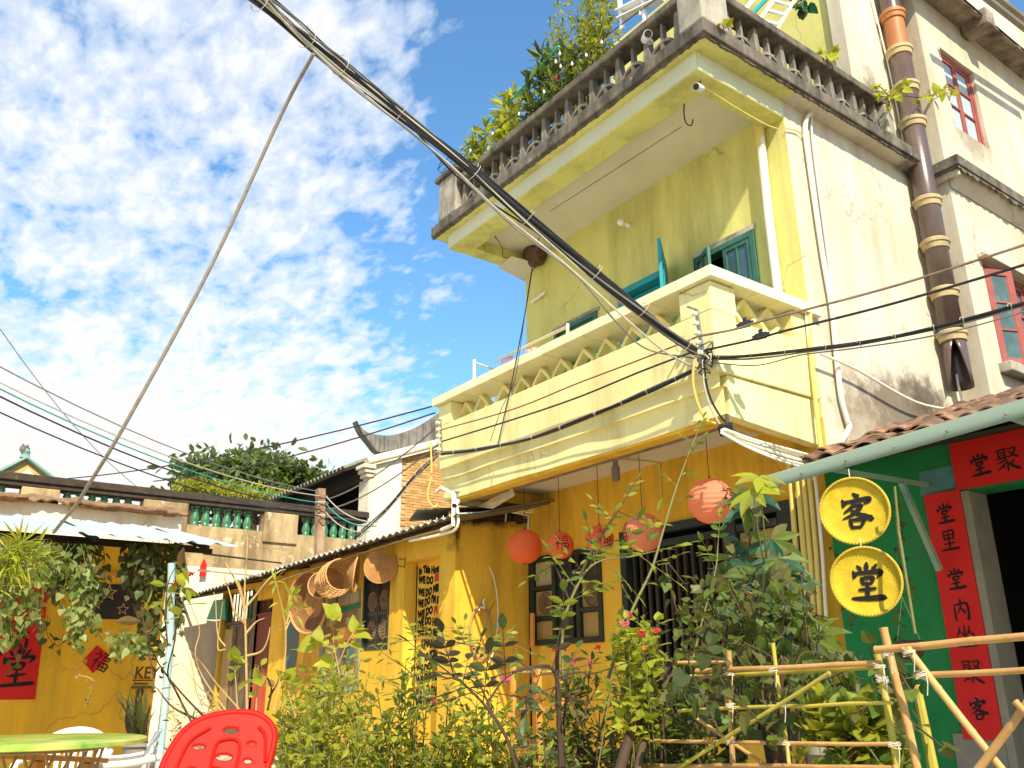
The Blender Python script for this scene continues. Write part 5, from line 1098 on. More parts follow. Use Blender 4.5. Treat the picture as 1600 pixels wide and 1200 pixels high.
basket_sign(1353, 908, 54, '堂', 'yellow round basket sign with a boxed black character, hung below another', math.radians(-5))
# ================================================================ BASKETS AND HATS on the annex wall
def tray(px, py, R, n, depth, name, label, cat, m, Y=6.08, inner=None, grp='straw baskets and hats on the low house wall'):
    c = vv(PY(px, py, Y)); n = vv(n).normalized(); t = thing(name, label, cat, c, grp)
    prof = [(R*.02, -depth)]+[(R*k, -depth*(1-k**3)+.004*(i % 2)) for i, k in enumerate(np.linspace(.08, 1., 16))]
    b = MB(); b.lathe(prof, c, 32, n, caps=False); b.build('woven_body', m, t, smooth=True, thick=.012)
    u = V((0, 0, 1)).cross(n).normalized(); w_ = n.cross(u)
    b = MB(); b.tube([c+(u*math.cos(q)+w_*math.sin(q))*R for q in np.linspace(0, 2*math.pi, 37)], .022 if R > .3 else .012, 6, False); b.build('rim', 'straw_light', t, smooth=True)
    if inner:
        b = MB(); b.lathe([(R*.02, -depth+.012), (R*.45, -depth*.90+.012), (R*.5, -depth*.86+.012)], c, 24, n, caps=False); b.build('woven_base', inner, t, smooth=True)
    return t
tray(481, 941, .50, (.25, -.96, -.08), .16, 'winnowing_basket', 'large deep brown winnowing basket hung leftmost on the low house wall', 'basket', 'straw_dark', 5.95, 'straw')
tray(500, 914, .20, (.72, -.69, 0), .06, 'small_tray', 'small narrow brown tray hung edge-on beside the large winnowing basket', 'tray', 'straw_dark', 5.9)
def cone_hat(px, py, R, n, h, label, m, Y):
    c = vv(PY(px, py, Y)); n = vv(n).normalized(); t = thing('straw_hat', label, 'hat', c, 'straw baskets and hats on the low house wall')
    prof = [(R, 0)]+[(R*(1-k), h*(k**.85)+.003*(i % 2)) for i, k in enumerate(np.linspace(.05, .98, 18))]
    b = MB(); b.lathe(prof, c, 32, n, caps=False); b.build('woven_cone', m, t, smooth=True, thick=.008)
    u = V((0, 0, 1)).cross(n).normalized(); w_ = n.cross(u); b = MB(); b.tube([c+(u*math.cos(q)+w_*math.sin(q))*R for q in np.linspace(0, 2*math.pi, 33)], .010, 5, False); b.build('rim', 'straw_light', t)
cone_hat(557, 897, .27, (-.55, -.83, .1), .15, 'brown conical straw hat hung sideways next to the openwork basket', 'straw', 5.95)
cone_hat(594, 886, .235, (.80, -.58, .05), .07, 'round flat straw hat hung over the top of the green shutters', 'straw', 6.1)
c = vv(PY(524, 904, 5.92)); ob = thing('openwork_basket', 'cylindrical openwork bamboo basket hung on its side between the hats', 'basket', c, 'straw baskets and hats on the low house wall')
b = MB(); axd = V((.93, -.15, .10)).normalized(); a1 = axd.orthogonal().normalized(); a2 = axd.cross(a1); L_ = .62
for k in range(20): q = 2*math.pi*k/20; b.tube([c+axd*s_*L_/2+(a1*math.cos(q)+a2*math.sin(q))*(.235+.03*(1-abs(s_))) for s_ in (-1, -.33, .33, 1)], .009, 4)
b.build('basket_ribs', 'straw_light', ob)
for k in range(8):
    s_ = -1+2*k/7; b = MB(); b.tube([c+axd*s_*L_/2+(a1*math.cos(q)+a2*math.sin(q))*(.243+.03*(1-abs(s_))) for q in np.linspace(0, 2*math.pi, 25)], .012, 4, False); b.build('basket_hoop', 'straw_light', ob)
b = MB(); b.lathe([(.24, 0), (.2, .012), (.02, .02)], c-axd*L_/2, 24, -axd); b.build('basket_base', 'straw', ob)
b = MB(); b.tube(spline([c-axd*.25+V((0, 0, .24)), c+V((0, 0, .40)), c+axd*.25+V((0, 0, .26))], 6), .008, 5); b.build('handle', 'straw', ob)
# ================================================================ NOTICE BOARD
nb = thing('notice_board', 'cluttered notice board of papers and photographs beside the green shutters', 'notice board', PY(532, 1000, AY))
def onwall(px4, m, name, root, off, Y=AY, th=.006):
    b = MB(); b.prism([PY(x, y, Y-off) for x, y in px4], (0, th, 0)); return b.build(name, m, root)
onwall(((500, 940), (563, 920), (559, 1078), (497, 1094)), 'turquoise_paint', 'board', nb, .015, th=.012)
onwall(((506, 944), (560, 926), (556, 1066), (503, 1082)), 'cork', 'cork_sheet', nb, .02)
for q4, m_ in ((((508, 936), (526, 931), (526, 946), (508, 951)), 'photo_dark'), (((528, 931), (546, 926), (545, 944), (528, 948)), 'paper'), (((547, 927), (561, 922), (560, 940), (547, 944)), 'paper'), (((530, 951), (562, 941), (562, 949), (530, 960)), 'green_board'), (((541, 966), (556, 961), (555, 976), (541, 980)), 'paper'), (((510, 955), (526, 950), (525, 975), (510, 980)), 'paper'), (((508, 1010), (522, 1006), (521, 1032), (507, 1036)), 'paper'), (((526, 1008), (538, 1005), (537, 1040), (525, 1043)), 'photo_dark'), (((540, 1012), (554, 1008), (553, 1034), (539, 1038)), 'blue_paint'), (((508, 1045), (530, 1040), (529, 1058), (507, 1064)), 'photo_dark'), (((534, 1046), (552, 1042), (551, 1060), (533, 1064)), 'paper'), (((528, 982), (553, 975), (552, 998), (527, 1004)), 'orange_board')):
    onwall(q4, m_, 'note', nb, .026)
# ================================================================ WREATH, SLAT, SHELF by the house corner
wr = thing('ring_wreath', 'bamboo ring wreath with dried berries and a white wire curl on the ochre wall', 'wreath', PX(750, 985, AX))
def ringx(cx, cy, rx, ry, m, r, name, a0=0, a1=2*math.pi, off=.05):
    b = MB(); b.tube([PX(cx+rx*math.cos(q), cy+ry*math.sin(q), AX+off) for q in np.linspace(a0, a1, 30)], r, 6, a1-a0 < 6.2); return b.build(name, m, wr, smooth=True)
ringx(752, 988, 17, 42, 'cane', .016, 'ring'); ringx(756, 960, 22, 80, 'white_pvc', .008, 'wire_curl', -1.2, 1.4)
b = MB(); b.tube(spline([PX(x, y, AX+.06) for x, y in ((748, 954), (752, 948), (757, 950), (755, 940), (758, 936))], 5), .010, 6); b.build('wire_curl', 'porcelain', wr)
b = MB()
for k in range(26): q = random.uniform(.1, 2.6); p = PX(752+17*math.cos(q)+random.uniform(-2, 2), 988+42*math.sin(q)*.8, AX+.07); b.lathe([(.003, -.012), (.013, 0), (.003, .012)], p, 6)
b.build('dried_berries', 'oxblood', wr, kind='stuff')
sl3 = thing('orange_plank', 'bright orange painted slat standing against the small green window', 'slat', PY(832, 1010, 7.45)); b = MB(); b.prism([PY(828, 1012, 7.45), (PY(833, 1012, 7.45)), PY(833, 958, 7.45), PY(828, 958, 7.45)], (0, .03, 0)); b.build('board', 'orange_board', sl3)
sh = thing('wooden_shelf', 'orange wooden plant stand with two slatted tiers half hidden by bushes', 'shelf', PY(840, 1090, 6.8))
sx0, sx1, sz1 = PY(822, 1050, 6.8)[0], PY(862, 1050, 6.8)[0], PY(840, 1040, 6.8)[2]
for x in (sx0, sx1):
    for y in (6.6, 6.95): b = MB(); b.box(x-.025, x+.025, y-.025, y+.025, .27, sz1); b.build('leg', 'orange_board', sh)
for z in (.75, 1.15, sz1-.08):
    for k in range(4): b = MB(); b.box(sx0-.03, sx1+.03, 6.6+k*.1, 6.67+k*.1, z, z+.02); b.build('slat', 'pale_wood', sh)
# ================================================================ BAMBOO FENCE
bf = thing('bamboo_fence', 'tied bamboo pole fence with a crossed diagonal in front of the planted bed', 'fence', PY(1300, 1200, 3.2))
def pole(a, c, r, m='bamboo', Y0=3.2, Y1=None, root=None, name='pole', ext=0):
    p, q = vv(PY(*a, Y0)), vv(PY(*c, Y0 if Y1 is None else Y1))
    if ext: q = q+(q-p).normalized()*ext
    L = (q-p).length; n = max(2, int(L/.16)); b = MB(); pts = []; rs = []
    dv = (q-p)/n; jx = [V((random.uniform(-1, 1), random.uniform(-1, 1), random.uniform(-1, 1)))*.003 for _ in range(n+1)]
    for i in range(n):
        s_, e_ = p+dv*i+jx[i], p+dv*(i+1)+jx[i+1]
        for t_, k in ((0, 1.12), (.06, 1.0), (.94, 1.0)): pts.append(s_.lerp(e_, t_)); rs.append(r*k*(1-.12*i/n))
    pts.append(q); rs.append(r*.9)
    b.tube(pts, rs, 8); return b.build(name, m, root or bf, smooth=True)
for a, c, r, m, Y, e in (((1088, 1049), (1376, 1036), .012, 'bamboo', 3.16, 0), ((1080, 1058), (1373, 1042), .010, 'bamboo_green', 3.19, 0), ((1060, 1110), (1394, 1098), .008, 'bamboo_green', 3.17, 0), ((990, 1157), (1406, 1163), .0085, 'bamboo', 3.165, 0), ((1000, 1196), (1400, 1199), .011, 'bamboo', 3.16, 0), ((1040, 1213), (1296, 1051), .009, 'bamboo_green', 3.135, 0), ((1086, 1120), (1240, 1226), .009, 'bamboo', 3.22, 0), ((1139, 1017), (1145, 1200), .013, 'bamboo', 3.21, .9), ((1207, 1005), (1234, 1200), .009, 'bamboo_green', 3.23, .9), ((1222, 1030), (1213, 1200), .010, 'dark_stick', 3.26, .8), ((1372, 1021), (1402, 1200), .014, 'bamboo_green', 3.20, .9), ((1380, 981), (1434, 1200), .016, 'bamboo', 3.24, .9), ((1060, 1035), (1142, 1036), .008, 'bamboo', 3.24, 0), ((1276, 1060), (1292, 1200), .008, 'dark_stick', 3.6, .8), ((1060, 1120), (1064, 1200), .015, 'dark_stick', 3.5, .8)):
    pole(a, c, r, m, Y, ext=e)
bf2 = thing('bamboo_rail', 'bamboo pole railing running past the red couplet towards the right edge', 'fence', PY(1500, 1200, 3.1))
for a, c, r, m, Y, e in (((1368, 1015), (1700, 986), .014, 'bamboo', 3.14, 0), ((1430, 1056), (1700, 1040), .011, 'bamboo', 3.12, 0), ((1418, 1014), (1565, 1200), .013, 'bamboo', 3.10, .7), ((1520, 1216), (1640, 1050), .014, 'bamboo', 3.07, 0), ((1584, 1095), (1660, 1175), .011, 'bamboo', 3.05, .4)):
    pole(a, c, r, m, Y, root=bf2, ext=e)
def lash(px, py, Y, root, r=.02, n=4):
    p = vv(PY(px, py, Y)); b = MB()
    for k in range(n): ta_ = random.uniform(-.5, .5); b.tube([p+V((r*1.15*math.cos(q), r*.9*math.sin(q)-.008, (k-n/2)*.004+r*ta_*math.cos(q))) for q in np.linspace(0, 2*math.pi, 11)], .0016, 4, False)
    b.tube([p+V((r*1.2, -.02, 0)), p+V((r*1.5, -.03, -.03)), p+V((r*1.1, -.03, -.07))], .0018, 4); b.build('lashing', 'twine', root)
for (x, y) in ((1376, 1040), (1388, 1022), (1399, 1163), (1142, 1052), (1143, 1101), (1144, 1158), (1210, 1046), (1224, 1100), (1380, 1060), (1228, 1160)): lash(x, y, 3.16, bf)
for (x, y) in ((1442, 1054), (1422, 1018)): lash(x, y, 3.1, bf2)
# ================================================================ PLASTIC CHAIRS AND TABLE
from mathutils.geometry import tessellate_polygon
def panel(outline, holes, fn, name, m, root, thick=.012):
    polys = [[V((a, b_, 0)) for a, b_ in outline]]+[[V((a, b_, 0)) for a, b_ in h] for h in holes]
    tris = tessellate_polygon(polys); flat = [p for q in polys for p in q]
    return MB().add([fn(p.x, p.y) for p in flat], [tuple(t) for t in tris]).build(name, m, root, smooth=False, thick=thick, bevel=0)
def ell(cx, cy, rx, ry, n=16): return [(cx+rx*math.cos(2*math.pi*k/n), cy+ry*math.sin(2*math.pi*k/n)) for k in range(n)]
rc = thing('red_plastic_chair', 'bright red moulded plastic chair with oval holes in its back, closest to the viewer', 'chair', PD(345, 1200, 3.7)*np.array([1, 1, 0])+np.array([0, 0, .5]))
_rp = PD(345, 1160, 3.62); _rn = np.array([.86, -.45, .34])
def RB(x, y): d = ray(x, y); return C0+d*(np.dot(_rp-C0, _rn)/np.dot(d, _rn))
ol = [(float(p.x), float(p.y)) for p in spline([(247, 1215, 0), (262, 1180, 0), (287, 1143, 0), (318, 1123, 0), (358, 1114, 0), (396, 1115, 0), (417, 1125, 0), (428, 1143, 0), (426, 1170, 0), (408, 1230, 0), (396, 1262, 0)], 5)]+[(float(p.x), float(p.y)) for p in spline([(380, 1270, 0), (330, 1275, 0), (270, 1270, 0), (245, 1250, 0)], 4)]
hl = [ell(361, 1142.5, 15, 7.5), ell(311, 1168, 12.5, 6), ell(393, 1163, 9, 6), ell(350, 1184, 15.5, 7.5), ell(387, 1190, 9, 6), ell(336, 1206, 16, 8), ell(300, 1205, 12, 7), ell(378, 1218, 9, 6)]
panel(ol, hl, RB, 'backrest', 'red_plastic', rc, .016)
for k, h in enumerate(hl): b = MB(); b.tube([vv(RB(*p))+V((0, 0, 0)) for p in h+h[:1]], .0075, 6, False); b.build('hole_rim', 'red_plastic', rc, smooth=True)
b = MB(); b.tube([vv(RB(*p)) for p in ol[:46]], .013, 8); b.build('back_rim', 'red_plastic', rc, smooth=True)
for pts in (((272, 1210), (296, 1160), (330, 1136)), ((415, 1190), (415, 1150), (405, 1135)), ((326, 1215), (338, 1165), (352, 1155), (370, 1155), (376, 1170), (366, 1215))): b = MB(); b.tube(spline([vv(RB(*p))+V((.010, -.006, 0)) for p in pts], 5), .007, 6); b.build('back_rib', 'red_plastic', rc, smooth=True)
bc = vv(RB(325, 1268)); fw_ = V((-ray(325, 1200)[0], -ray(325, 1200)[1], 0)).normalized()*-1; rt_ = V((fw_.y, -fw_.x, 0))
b = MB(); b.grid([[bc+rt_*x*(.21+.02*t_)+fw_*t_*.42+V((0, 0, -.03*math.sin(t_*3)+.02*x*x-.02)) for x in np.linspace(-1, 1, 9)] for t_ in np.linspace(0, 1, 8)]); b.build('seat', 'red_plastic', rc, smooth=True, thick=.02)
for sx in (-1, 1):
    for t_ in (0.02, .96): p = bc+rt_*sx*.2+fw_*t_*.42; q = V((p.x, p.y, .5))+rt_*sx*.03+fw_*(.04 if t_ > .5 else -.05); b = MB(); b.tube([p-V((0, 0, .03)), q], [.028, .02], 8); b.build('leg', 'red_plastic', rc, smooth=True)
def monobloc(label, base, rz, grp):
    t = thing('white_plastic_chair', label, 'chair', base, grp); cr, sr = math.cos(rz), math.sin(rz)
    def L(x, y, z): return V((base[0]+x*cr-y*sr, base[1]+x*sr+y*cr, base[2]+z))          # chair faces local -y
    w0 = .235; tp = [(w0*1.12*math.cos(q), .70+.15*math.sin(q)) for q in np.linspace(0, math.pi, 17)]
    ol = [(-.20, .40), (.20, .40)]+tp
    hs = [[(x-.014, .47), (x+.014, .47), (x*1.06+.014, .745-.35*x*x*2), (x*1.06-.014, .745-.35*x*x*2)] for x in (-.15, -.09, -.03, .03, .09, .15)]
    panel(ol, hs, lambda x, z: L(x, .20+.22*(z-.4)-.5*x*x, z), 'backrest', 'white_plastic', t, .012)
    b = MB(); b.tube([L(x, .20+.22*(z-.4)-.5*x*x, z) for x, z in tp], .013, 6); b.build('back_rim', 'white_plastic', t, smooth=True)
    b = MB(); b.grid([[L(x*(.22+.02*(1-s_)), .22-.44*s_, .41-.02*math.sin(s_*3)+.03*x*x) for x in np.linspace(-1, 1, 7)] for s_ in np.linspace(0, 1, 7)]); b.build('seat', 'white_plastic', t, smooth=True, thick=.014)
    for sx in (-1, 1):
        b = MB(); P_ = spline([L(sx*.26, .30, .68), L(sx*.29, .1, .645), L(sx*.29, -.14, .63), L(sx*.275, -.24, .58)], 4); b.grid([[p+V((-sr*0-cr*sx*.025, -sr*sx*.025, 0)) for p in P_], [p+V((0, 0, .012)) for p in P_], [p+V((cr*sx*.03, sr*sx*.03, 0)) for p in P_], [p+V((cr*sx*.03, sr*sx*.03, -.035)) for p in P_]]); b.build('armrest', 'white_plastic', t, smooth=True, thick=.01)
        for (p, q) in (((sx*.275, -.24, .59), (sx*.27, -.27, 0)), ((sx*.22, .20, .42), (sx*.25, .30, 0))):
            b = MB(); b.beam(L(*p), L(*q), .055, .03, (cr, sr, 0)); b.build('leg', 'white_plastic', t, bevel=.008)
    return t
d1 = PD(104, 1150, 8.3); monobloc('white plastic armchair seen face on just behind the round table', (d1[0], d1[1], .29), math.radians(62), 'white plastic armchairs by the hut')
d2 = PD(186, 1150, 7.9); monobloc('white plastic armchair turned sideways beside the spiky potted plant', (d2[0], d2[1], .29), math.radians(-12), 'white plastic armchairs by the hut')
tc_ = PD(52, 1165, 6.7); TZ = PD(190, 1153, 6.7)[2]-.02; tb_ = thing('round_table', 'round table with green and yellow painted top on radiating cane rods', 'table', (tc_[0], tc_[1], .28))
surf('table_paint', (.46, .48, .05), (.10, .30, .04), 3.5, .3, bump=.02, stain=(.70, .55, .2), stain_amt=.6, stain_lo=.52, stain_scale=(2, 2, 2))
b = MB(); b.lathe([(.02, .03), (.66, .03), (.675, .022), (.675, .0), (.66, -.006), (.02, -.006)], (tc_[0], tc_[1], TZ), 48); b.build('tabletop', 'table_paint', tb_, smooth=True)
for k in range(22):
    q = 2*math.pi*k/22; q2 = q+.9; b = MB(); p = V((tc_[0]+.42*math.cos(q), tc_[1]+.42*math.sin(q), TZ-.01)); r2 = V((tc_[0]+.36*math.cos(q2), tc_[1]+.36*math.sin(q2), .28)); b.tube([p, p.lerp(r2, .5)*1.0, r2], .009, 5); b.build('rod', 'cane', tb_)
b = MB(); 
for zz_, rr in ((TZ-.025, .42), (.62, .37), (.30, .36)): b = MB(); b.tube([V((tc_[0]+rr*math.cos(q), tc_[1]+rr*math.sin(q), zz_)) for q in np.linspace(0, 2*math.pi, 33)], .012, 5, False); b.build('hoop', 'cane', tb_)
bn = thing('orange_bench', 'low orange slatted bench behind the round table', 'bench', PD(60, 1190, 7.4)); b = MB()
p0, p1 = vv(PD(-40, 1178, 7.6)), vv(PD(150, 1186, 7.6))
for k in range(3): q_ = MB(); o_ = V((.10*k, .02*k, -.0)); q_.beam(p0+o_, p1+o_, .08, .03); q_.build('slat', 'orange_board', bn)
for f_ in (.1, .5, .9): p = p0.lerp(p1, f_); q_ = MB(); q_.box(p.x-.02, p.x+.22, p.y-.03, p.y+.03, .27, p.z-.02); q_.build('leg', 'orange_board', bn)
# ================================================================ BALCONY LAUNDRY RACK AND CLOTHES
rk = thing('laundry_rack', 'white pipe laundry rack standing above the balcony coping', 'rack', PY(741, 600, 6.5))
def rod(pts, r, m, root, Y=None, name='rail'): b = MB(); b.tube([PY(x, y, Yv) for x, y, Yv in pts], r, 8); return b.build(name, m, root, smooth=True)
rod(((741, 562, 6.35), (741, 640, 6.35)), .022, 'white_pvc', rk, name='post'); rod(((741, 566, 6.35), (778, 580, 7.2), (790, 586, 7.4)), .016, 'white_pvc', rk); rod(((774, 574, 7.1), (774, 640, 7.1)), .018, 'white_pvc', rk, name='post'); rod(((887, 506, 6.45), (887, 600, 6.45)), .022, 'white_pvc', rk, name='post'); rod(((774, 566, 7.0), (887, 512, 6.45)), .010, 'yellow_pvc', rk); rod(((780, 560, 7.0), (887, 509, 6.45)), .010, 'white_pvc', rk)
def garment(label, m, px4, Y, name='hung_garment'):
    t = thing(name, label, 'laundry', PY(*px4[0], Y), 'laundry drying on the balcony'); P4 = [vv(PY(x, y, Y)) for x, y in px4]; b = MB(); rows = []
    for i in range(9):
        s_ = i/8; a = P4[0].lerp(P4[3], s_); c = P4[1].lerp(P4[2], s_); rows.append([a.lerp(c, j/12)+V((0, .03*math.sin(j*1.4+s_)*(.3+s_), 0)) for j in range(13)])
    b.grid(rows); b.build('cloth', m, t, smooth=True, thick=.006)
garment('pale lilac cloth hung at the far end of the rack', 'lilac_cloth', ((783, 562), (802, 555), (800, 600), (782, 605)), 6.9); garment('black cloth lump draped beside the lilac one', 'black_cloth', ((795, 569), (812, 563), (812, 576), (795, 580)), 6.8); garment('pink towel hung in the middle of the rack', 'pink_cloth', ((821, 548), (838, 541), (846, 575), (826, 582)), 6.8); garment('small red peg bag beside the far window', 'coral_cloth', ((864, 536), (872, 533), (872, 545), (864, 548)), 6.8)
garment('pink shirt glimpsed through the breeze blocks', 'pink_cloth', ((828, 588), (851, 580), (852, 610), (826, 620)), 6.45); garment('dark cloth glimpsed through the far breeze blocks', 'black_cloth', ((812, 598), (827, 590), (826, 620), (812, 624)), 6.5); garment('coral towel glimpsed beside the pink shirt', 'coral_cloth', ((843, 582), (855, 577), (850, 592), (842, 596)), 6.43)
gb = thing('green_crate', 'bright green plastic crate seen through the balcony openings', 'crate', PY(905, 565, 6.5))
q = [PY(x, y, 6.42) for x, y in ((890, 566), (921, 548), (921, 572), (892, 586))]; b = MB(); b.prism(q, (0, .3, 0)); b.build('body', 'green_plastic', gb, bevel=.01); b = MB(); b.prism([vv(p)+V((0, -.012, -.03)) for p in (q[0], q[1])]+[vv(p)+V((0, -.012, -.06)) for p in (q[1], q[0])], (0, .01, 0)); b.build('rim', 'green_plastic', gb)
nest = thing('mud_nest', 'brown mud nest stuck in the far corner under the terrace soffit', 'nest', PZ(835, 400, 7.7)); c_ = PZ(836, 398, 7.72); b = MB(); b.lathe([(.01, -.17), (.11, -.15), (.17, -.07), (.19, .0), (.17, .08)], c_, 14)
b.v = [tuple(vv(p)+mnoise.noise_vector(vv(p)*9)*.035) for p in b.v]; b.build('nest_body', 'nest_mud', nest)
# ================================================================ CAMERAS AND LAMPS
def cctv(label, p, d, L, r, m='cctv_white', mount=(0, 0, 1)):
    p = vv(p); d = vv(d).normalized(); t = thing('security_camera', label, 'camera', p)
    b = MB(); b.lathe([(r*.9, 0), (r, .01), (r, L), (r*.92, L+.01)], p, 16, d); b.build('housing', m, t, smooth=True)
    b = MB(); b.lathe([(r*.85, 0), (r*.85, .004)], p+d*(L+.0105), 16, d); b.build('lens', 'cctv_black', t)
    b = MB(); b.tube([p+d*L*.3, p+d*L*.2+vv(mount)*.12], .014, 6); b.lathe([(.035, 0), (.035, .015)], p+d*L*.2+vv(mount)*.12, 12, mount); b.build('bracket', 'steel', t)
    return t
cctv('white bullet camera under the corner of the terrace beam', PZ(1096, 139, 7.54), (.25, -.9, -.35), .13, .042)
cctv('cream bullet camera fixed outside the front terrace railing', PY(1008, 62, 5.88), (.75, -.55, -.42), .20, .05, mount=(-.3, .9, .3))
cctv('small grey camera on the far corner of the balcony underside', PZ(715, 783, 3.62), (.5, -.6, -.5), .14, .035)
fl = thing('floodlight', 'small black floodlight under the near corner of the balcony', 'lamp', PZ(1135, 672, 3.62)); p = vv(PZ(1135, 671, 3.62)); b = MB(); b.obox(p, V((.062, .025, 0)), V((-.012, .03, -.04)), V((.007, -.02, -.02))); b.build('housing', 'cctv_black', fl, bevel=.008); b = MB(); b.tube([p, p+V((0, .03, .15))], .014, 6); b.build('bracket', 'cctv_black', fl)
# insulator racks
def rack(label, px, Y, m='cream_tile', n=4):
    p0, p1 = vv(PY(*px[0], Y)), vv(PY(*px[1], Y)); t = thing('insulator_rack', label, 'insulators', p0); b = MB(); b.beam(p0, p1, .035, .02, (0, 1, 0)); b.build('bracket', 'steel', t)
    for k in range(n): p = p0.lerp(p1, (k+.5)/n)+V((0, -.01, 0)); b = MB(); b.lathe([(.015, 0), (.026, .01), (.016, .025), (.016, .035), (.027, .045), (.015, .06)], p, 12, (0, -1, 0)); b.build('insulator', m, t, smooth=True)
    b = MB(); b.lathe([(.012, 0), (.012, .12)], p0-V((0, .12, 0)), 8, (0, 1, 0)); b.lathe([(.012, 0), (.012, .12)], p1-V((0, .12, 0)), 8, (0, 1, 0)); b.build('stay', 'steel', t)
rack('white insulator rack near the right front corner of the balcony', ((1088, 484), (1099, 560)), 5.9, n=5); rack('white insulator rack at the far left end of the balcony', ((688, 656), (690, 708)), 5.9, n=5)
def connector(label, x, y, D):
    p = vv(PD(x, y, D)); t = thing('cable_clamp', label, 'clamp', p, 'black clamps on the pair of cables'); d = (vv(PD(x+8, y-2, D))-p).normalized(); u = V((0, 0, 1)); s_ = d.cross(u)
    b = MB(); b.obox(p, d*.055, s_*.03, u*.026); b.build('body', 'cctv_black', t, bevel=.008); b = MB(); b.obox(p+u*.045+d*.0, d*.02, s_*.02, u*.018); b.build('bolt_head', 'cctv_black', t, bevel=.004); b = MB(); b.obox(p+d*.065, d*.014, s_*.02, u*.018); b.build('jaw', 'cctv_black', t, bevel=.004); b = MB(); b.obox(p-d*.065, d*.014, s_*.02, u*.018); b.build('jaw', 'cctv_black', t, bevel=.004)
connector('black clamp on the upper brown cable before the side wall', 1164, 507, 7.6); connector('black clamp on the lower cable before the side wall', 1189, 525, 7.6)
# ================================================================ CABLES
def cpath(px, D0, D1, n=8):
    m = len(px)
    if D1 is None: return spline([PY(x, y, D0) for x, y in px], n)
    return spline([PD(x, y, D0+(D1-D0)*i/(m-1)) for i, (x, y) in enumerate(px)], n) if m > 2 else [vv(PD(*px[0], D0)), vv(PD(*px[1], D1))]
def cable(name, label, px, D0, D1, r, m, n=6, group=None, sag=0):
    t = thing(name, label, 'cable', PD(*px[0], D0 if D1 is not None else 9), group); b = MB()
    pts = cpath(px, D0, D1) if len(px) > 2 else arc(PD(*px[0], D0), PD(*px[1], D1), sag, 10)
    b.tube(pts, r, n); b.build('strand', m, t, smooth=True); return t
def bundle(label, px, D0, D1, strands, spread, twist=1.2, group=None):
    t = thing('cable_bundle', label, 'cables', PD(*px[0], D0 if D1 is not None else 9), group); base = cpath(px, D0, D1, 10); n = len(base)
    for k, (r, m) in enumerate(strands):
        ph = random.uniform(0, 6.28); rad = spread*math.sqrt((k+.5)/len(strands)); tw = twist*random.uniform(-1, 1); lo = random.uniform(-.02, .02); b = MB(); pts = []
        for i, p in enumerate(base):
            s_ = i/(n-1); q = ph+tw*s_*6; d = (base[min(i+1, n-1)]-base[max(i-1, 0)]).normalized(); sd = d.cross(V((0, 0, 1))).normalized(); u = sd.cross(d)
            rr = rad*(.75+.35*math.sin(s_*9+ph))*(1-.3*s_); pts.append(p+sd*math.cos(q)*rr+u*math.sin(q)*rr+V((0, 0, -abs(lo)*math.sin(s_*math.pi*3))))
        b.tube(pts, r, 6); b.build('strand', m, t, smooth=True)
    for k in range(9):
        i = int((k+.6)*n/9.5); p = base[min(i, n-2)]; d = (base[min(i+1, n-1)]-p).normalized(); sd = d.cross(V((0, 0, 1))).normalized(); u = sd.cross(d); b = MB(); b.tube([p+d*.004*q+(sd*math.cos(q)+u*math.sin(q))*spread*1.08 for q in np.linspace(0, 7, 15)], .0028, 4); b.build('cable_tie', 'pale_cable', t)
    return t
bk, gr, pl = 'black_cable', 'grey_cable', 'pale_cable'
main = [(355, -38), (445, 32), (505, 80), (575, 137), (700, 236), (790, 312), (900, 402), (985, 470), (1055, 528), (1102, 560)]
bundle('thick bundle of black and grey cables slung across the sky to the balcony corner', main, 5.0, 7.85, [(.019, bk), (.016, bk), (.017, bk), (.014, bk), (.014, bk), (.008, pl), (.013, bk), (.011, bk), (.008, gr), (.012, bk), (.010, bk), (.009, gr), (.010, bk), (.010, bk), (.007, pl), (.008, bk)], .076)
cable('overhead_cable', 'loose pale cable sagging just below the thick cable bundle', [(380, -38), (470, 60), (590, 165), (700, 255), (780, 330), (880, 410), (980, 500), (1040, 550), (1088, 575)], 5.0, 7.8, .009, pl); cable('overhead_cable', 'loose grey cable looping lowest under the thick bundle', [(395, -30), (520, 110), (640, 205), (705, 262), (800, 352), (900, 430), (960, 500), (1010, 545), (1085, 560)], 5.05, 7.8, .007, gr); cable('overhead_cable', 'thin black cable parting from the thick bundle above the terrace', [(520, 95), (600, 150), (700, 262), (760, 312), (850, 370), (940, 430), (1060, 540)], 5.3, 7.7, .008, bk)
bundle('dark bundle of wires running right from the balcony corner past the drainpipe', [(1100, 560), (1170, 556), (1260, 546), (1350, 536), (1440, 517), (1520, 496), (1640, 462)], 7.8, 7.0, [(.011, bk), (.010, bk), (.010, bk), (.009, bk), (.007, gr), (.007, gr), (.006, pl)], .026, .6)
cable('overhead_cable', 'slack thin wire hanging lowest beside the right hand bundle', [(1100, 565), (1180, 571), (1250, 555), (1330, 545), (1430, 530), (1520, 510), (1640, 475)], 7.8, 7.1, .006, gr)
cable('overhead_cable', 'upper brown cable running from the balcony clamp to the right edge', [(1088, 526), (1150, 514), (1200, 499), (1400, 446), (1640, 370)], 7.7, 7.1, .011, 'rusty_steel'); cable('overhead_cable', 'lower dark cable running from the balcony clamp to the right edge', [(1102, 547), (1180, 530), (1230, 516), (1400, 473), (1640, 402)], 7.7, 7.0, .011, bk)
cable('overhead_cable', 'thin red wire along the balcony front', [(688, 672), (800, 640), (900, 600), (1000, 562), (1088, 527)], 5.86, None, .008, 'red_cable'); cable('overhead_cable', 'black wire along the balcony front just under the red one', [(690, 690), (800, 656), (900, 622), (1000, 581), (1092, 546)], 5.86, None, .010, bk)
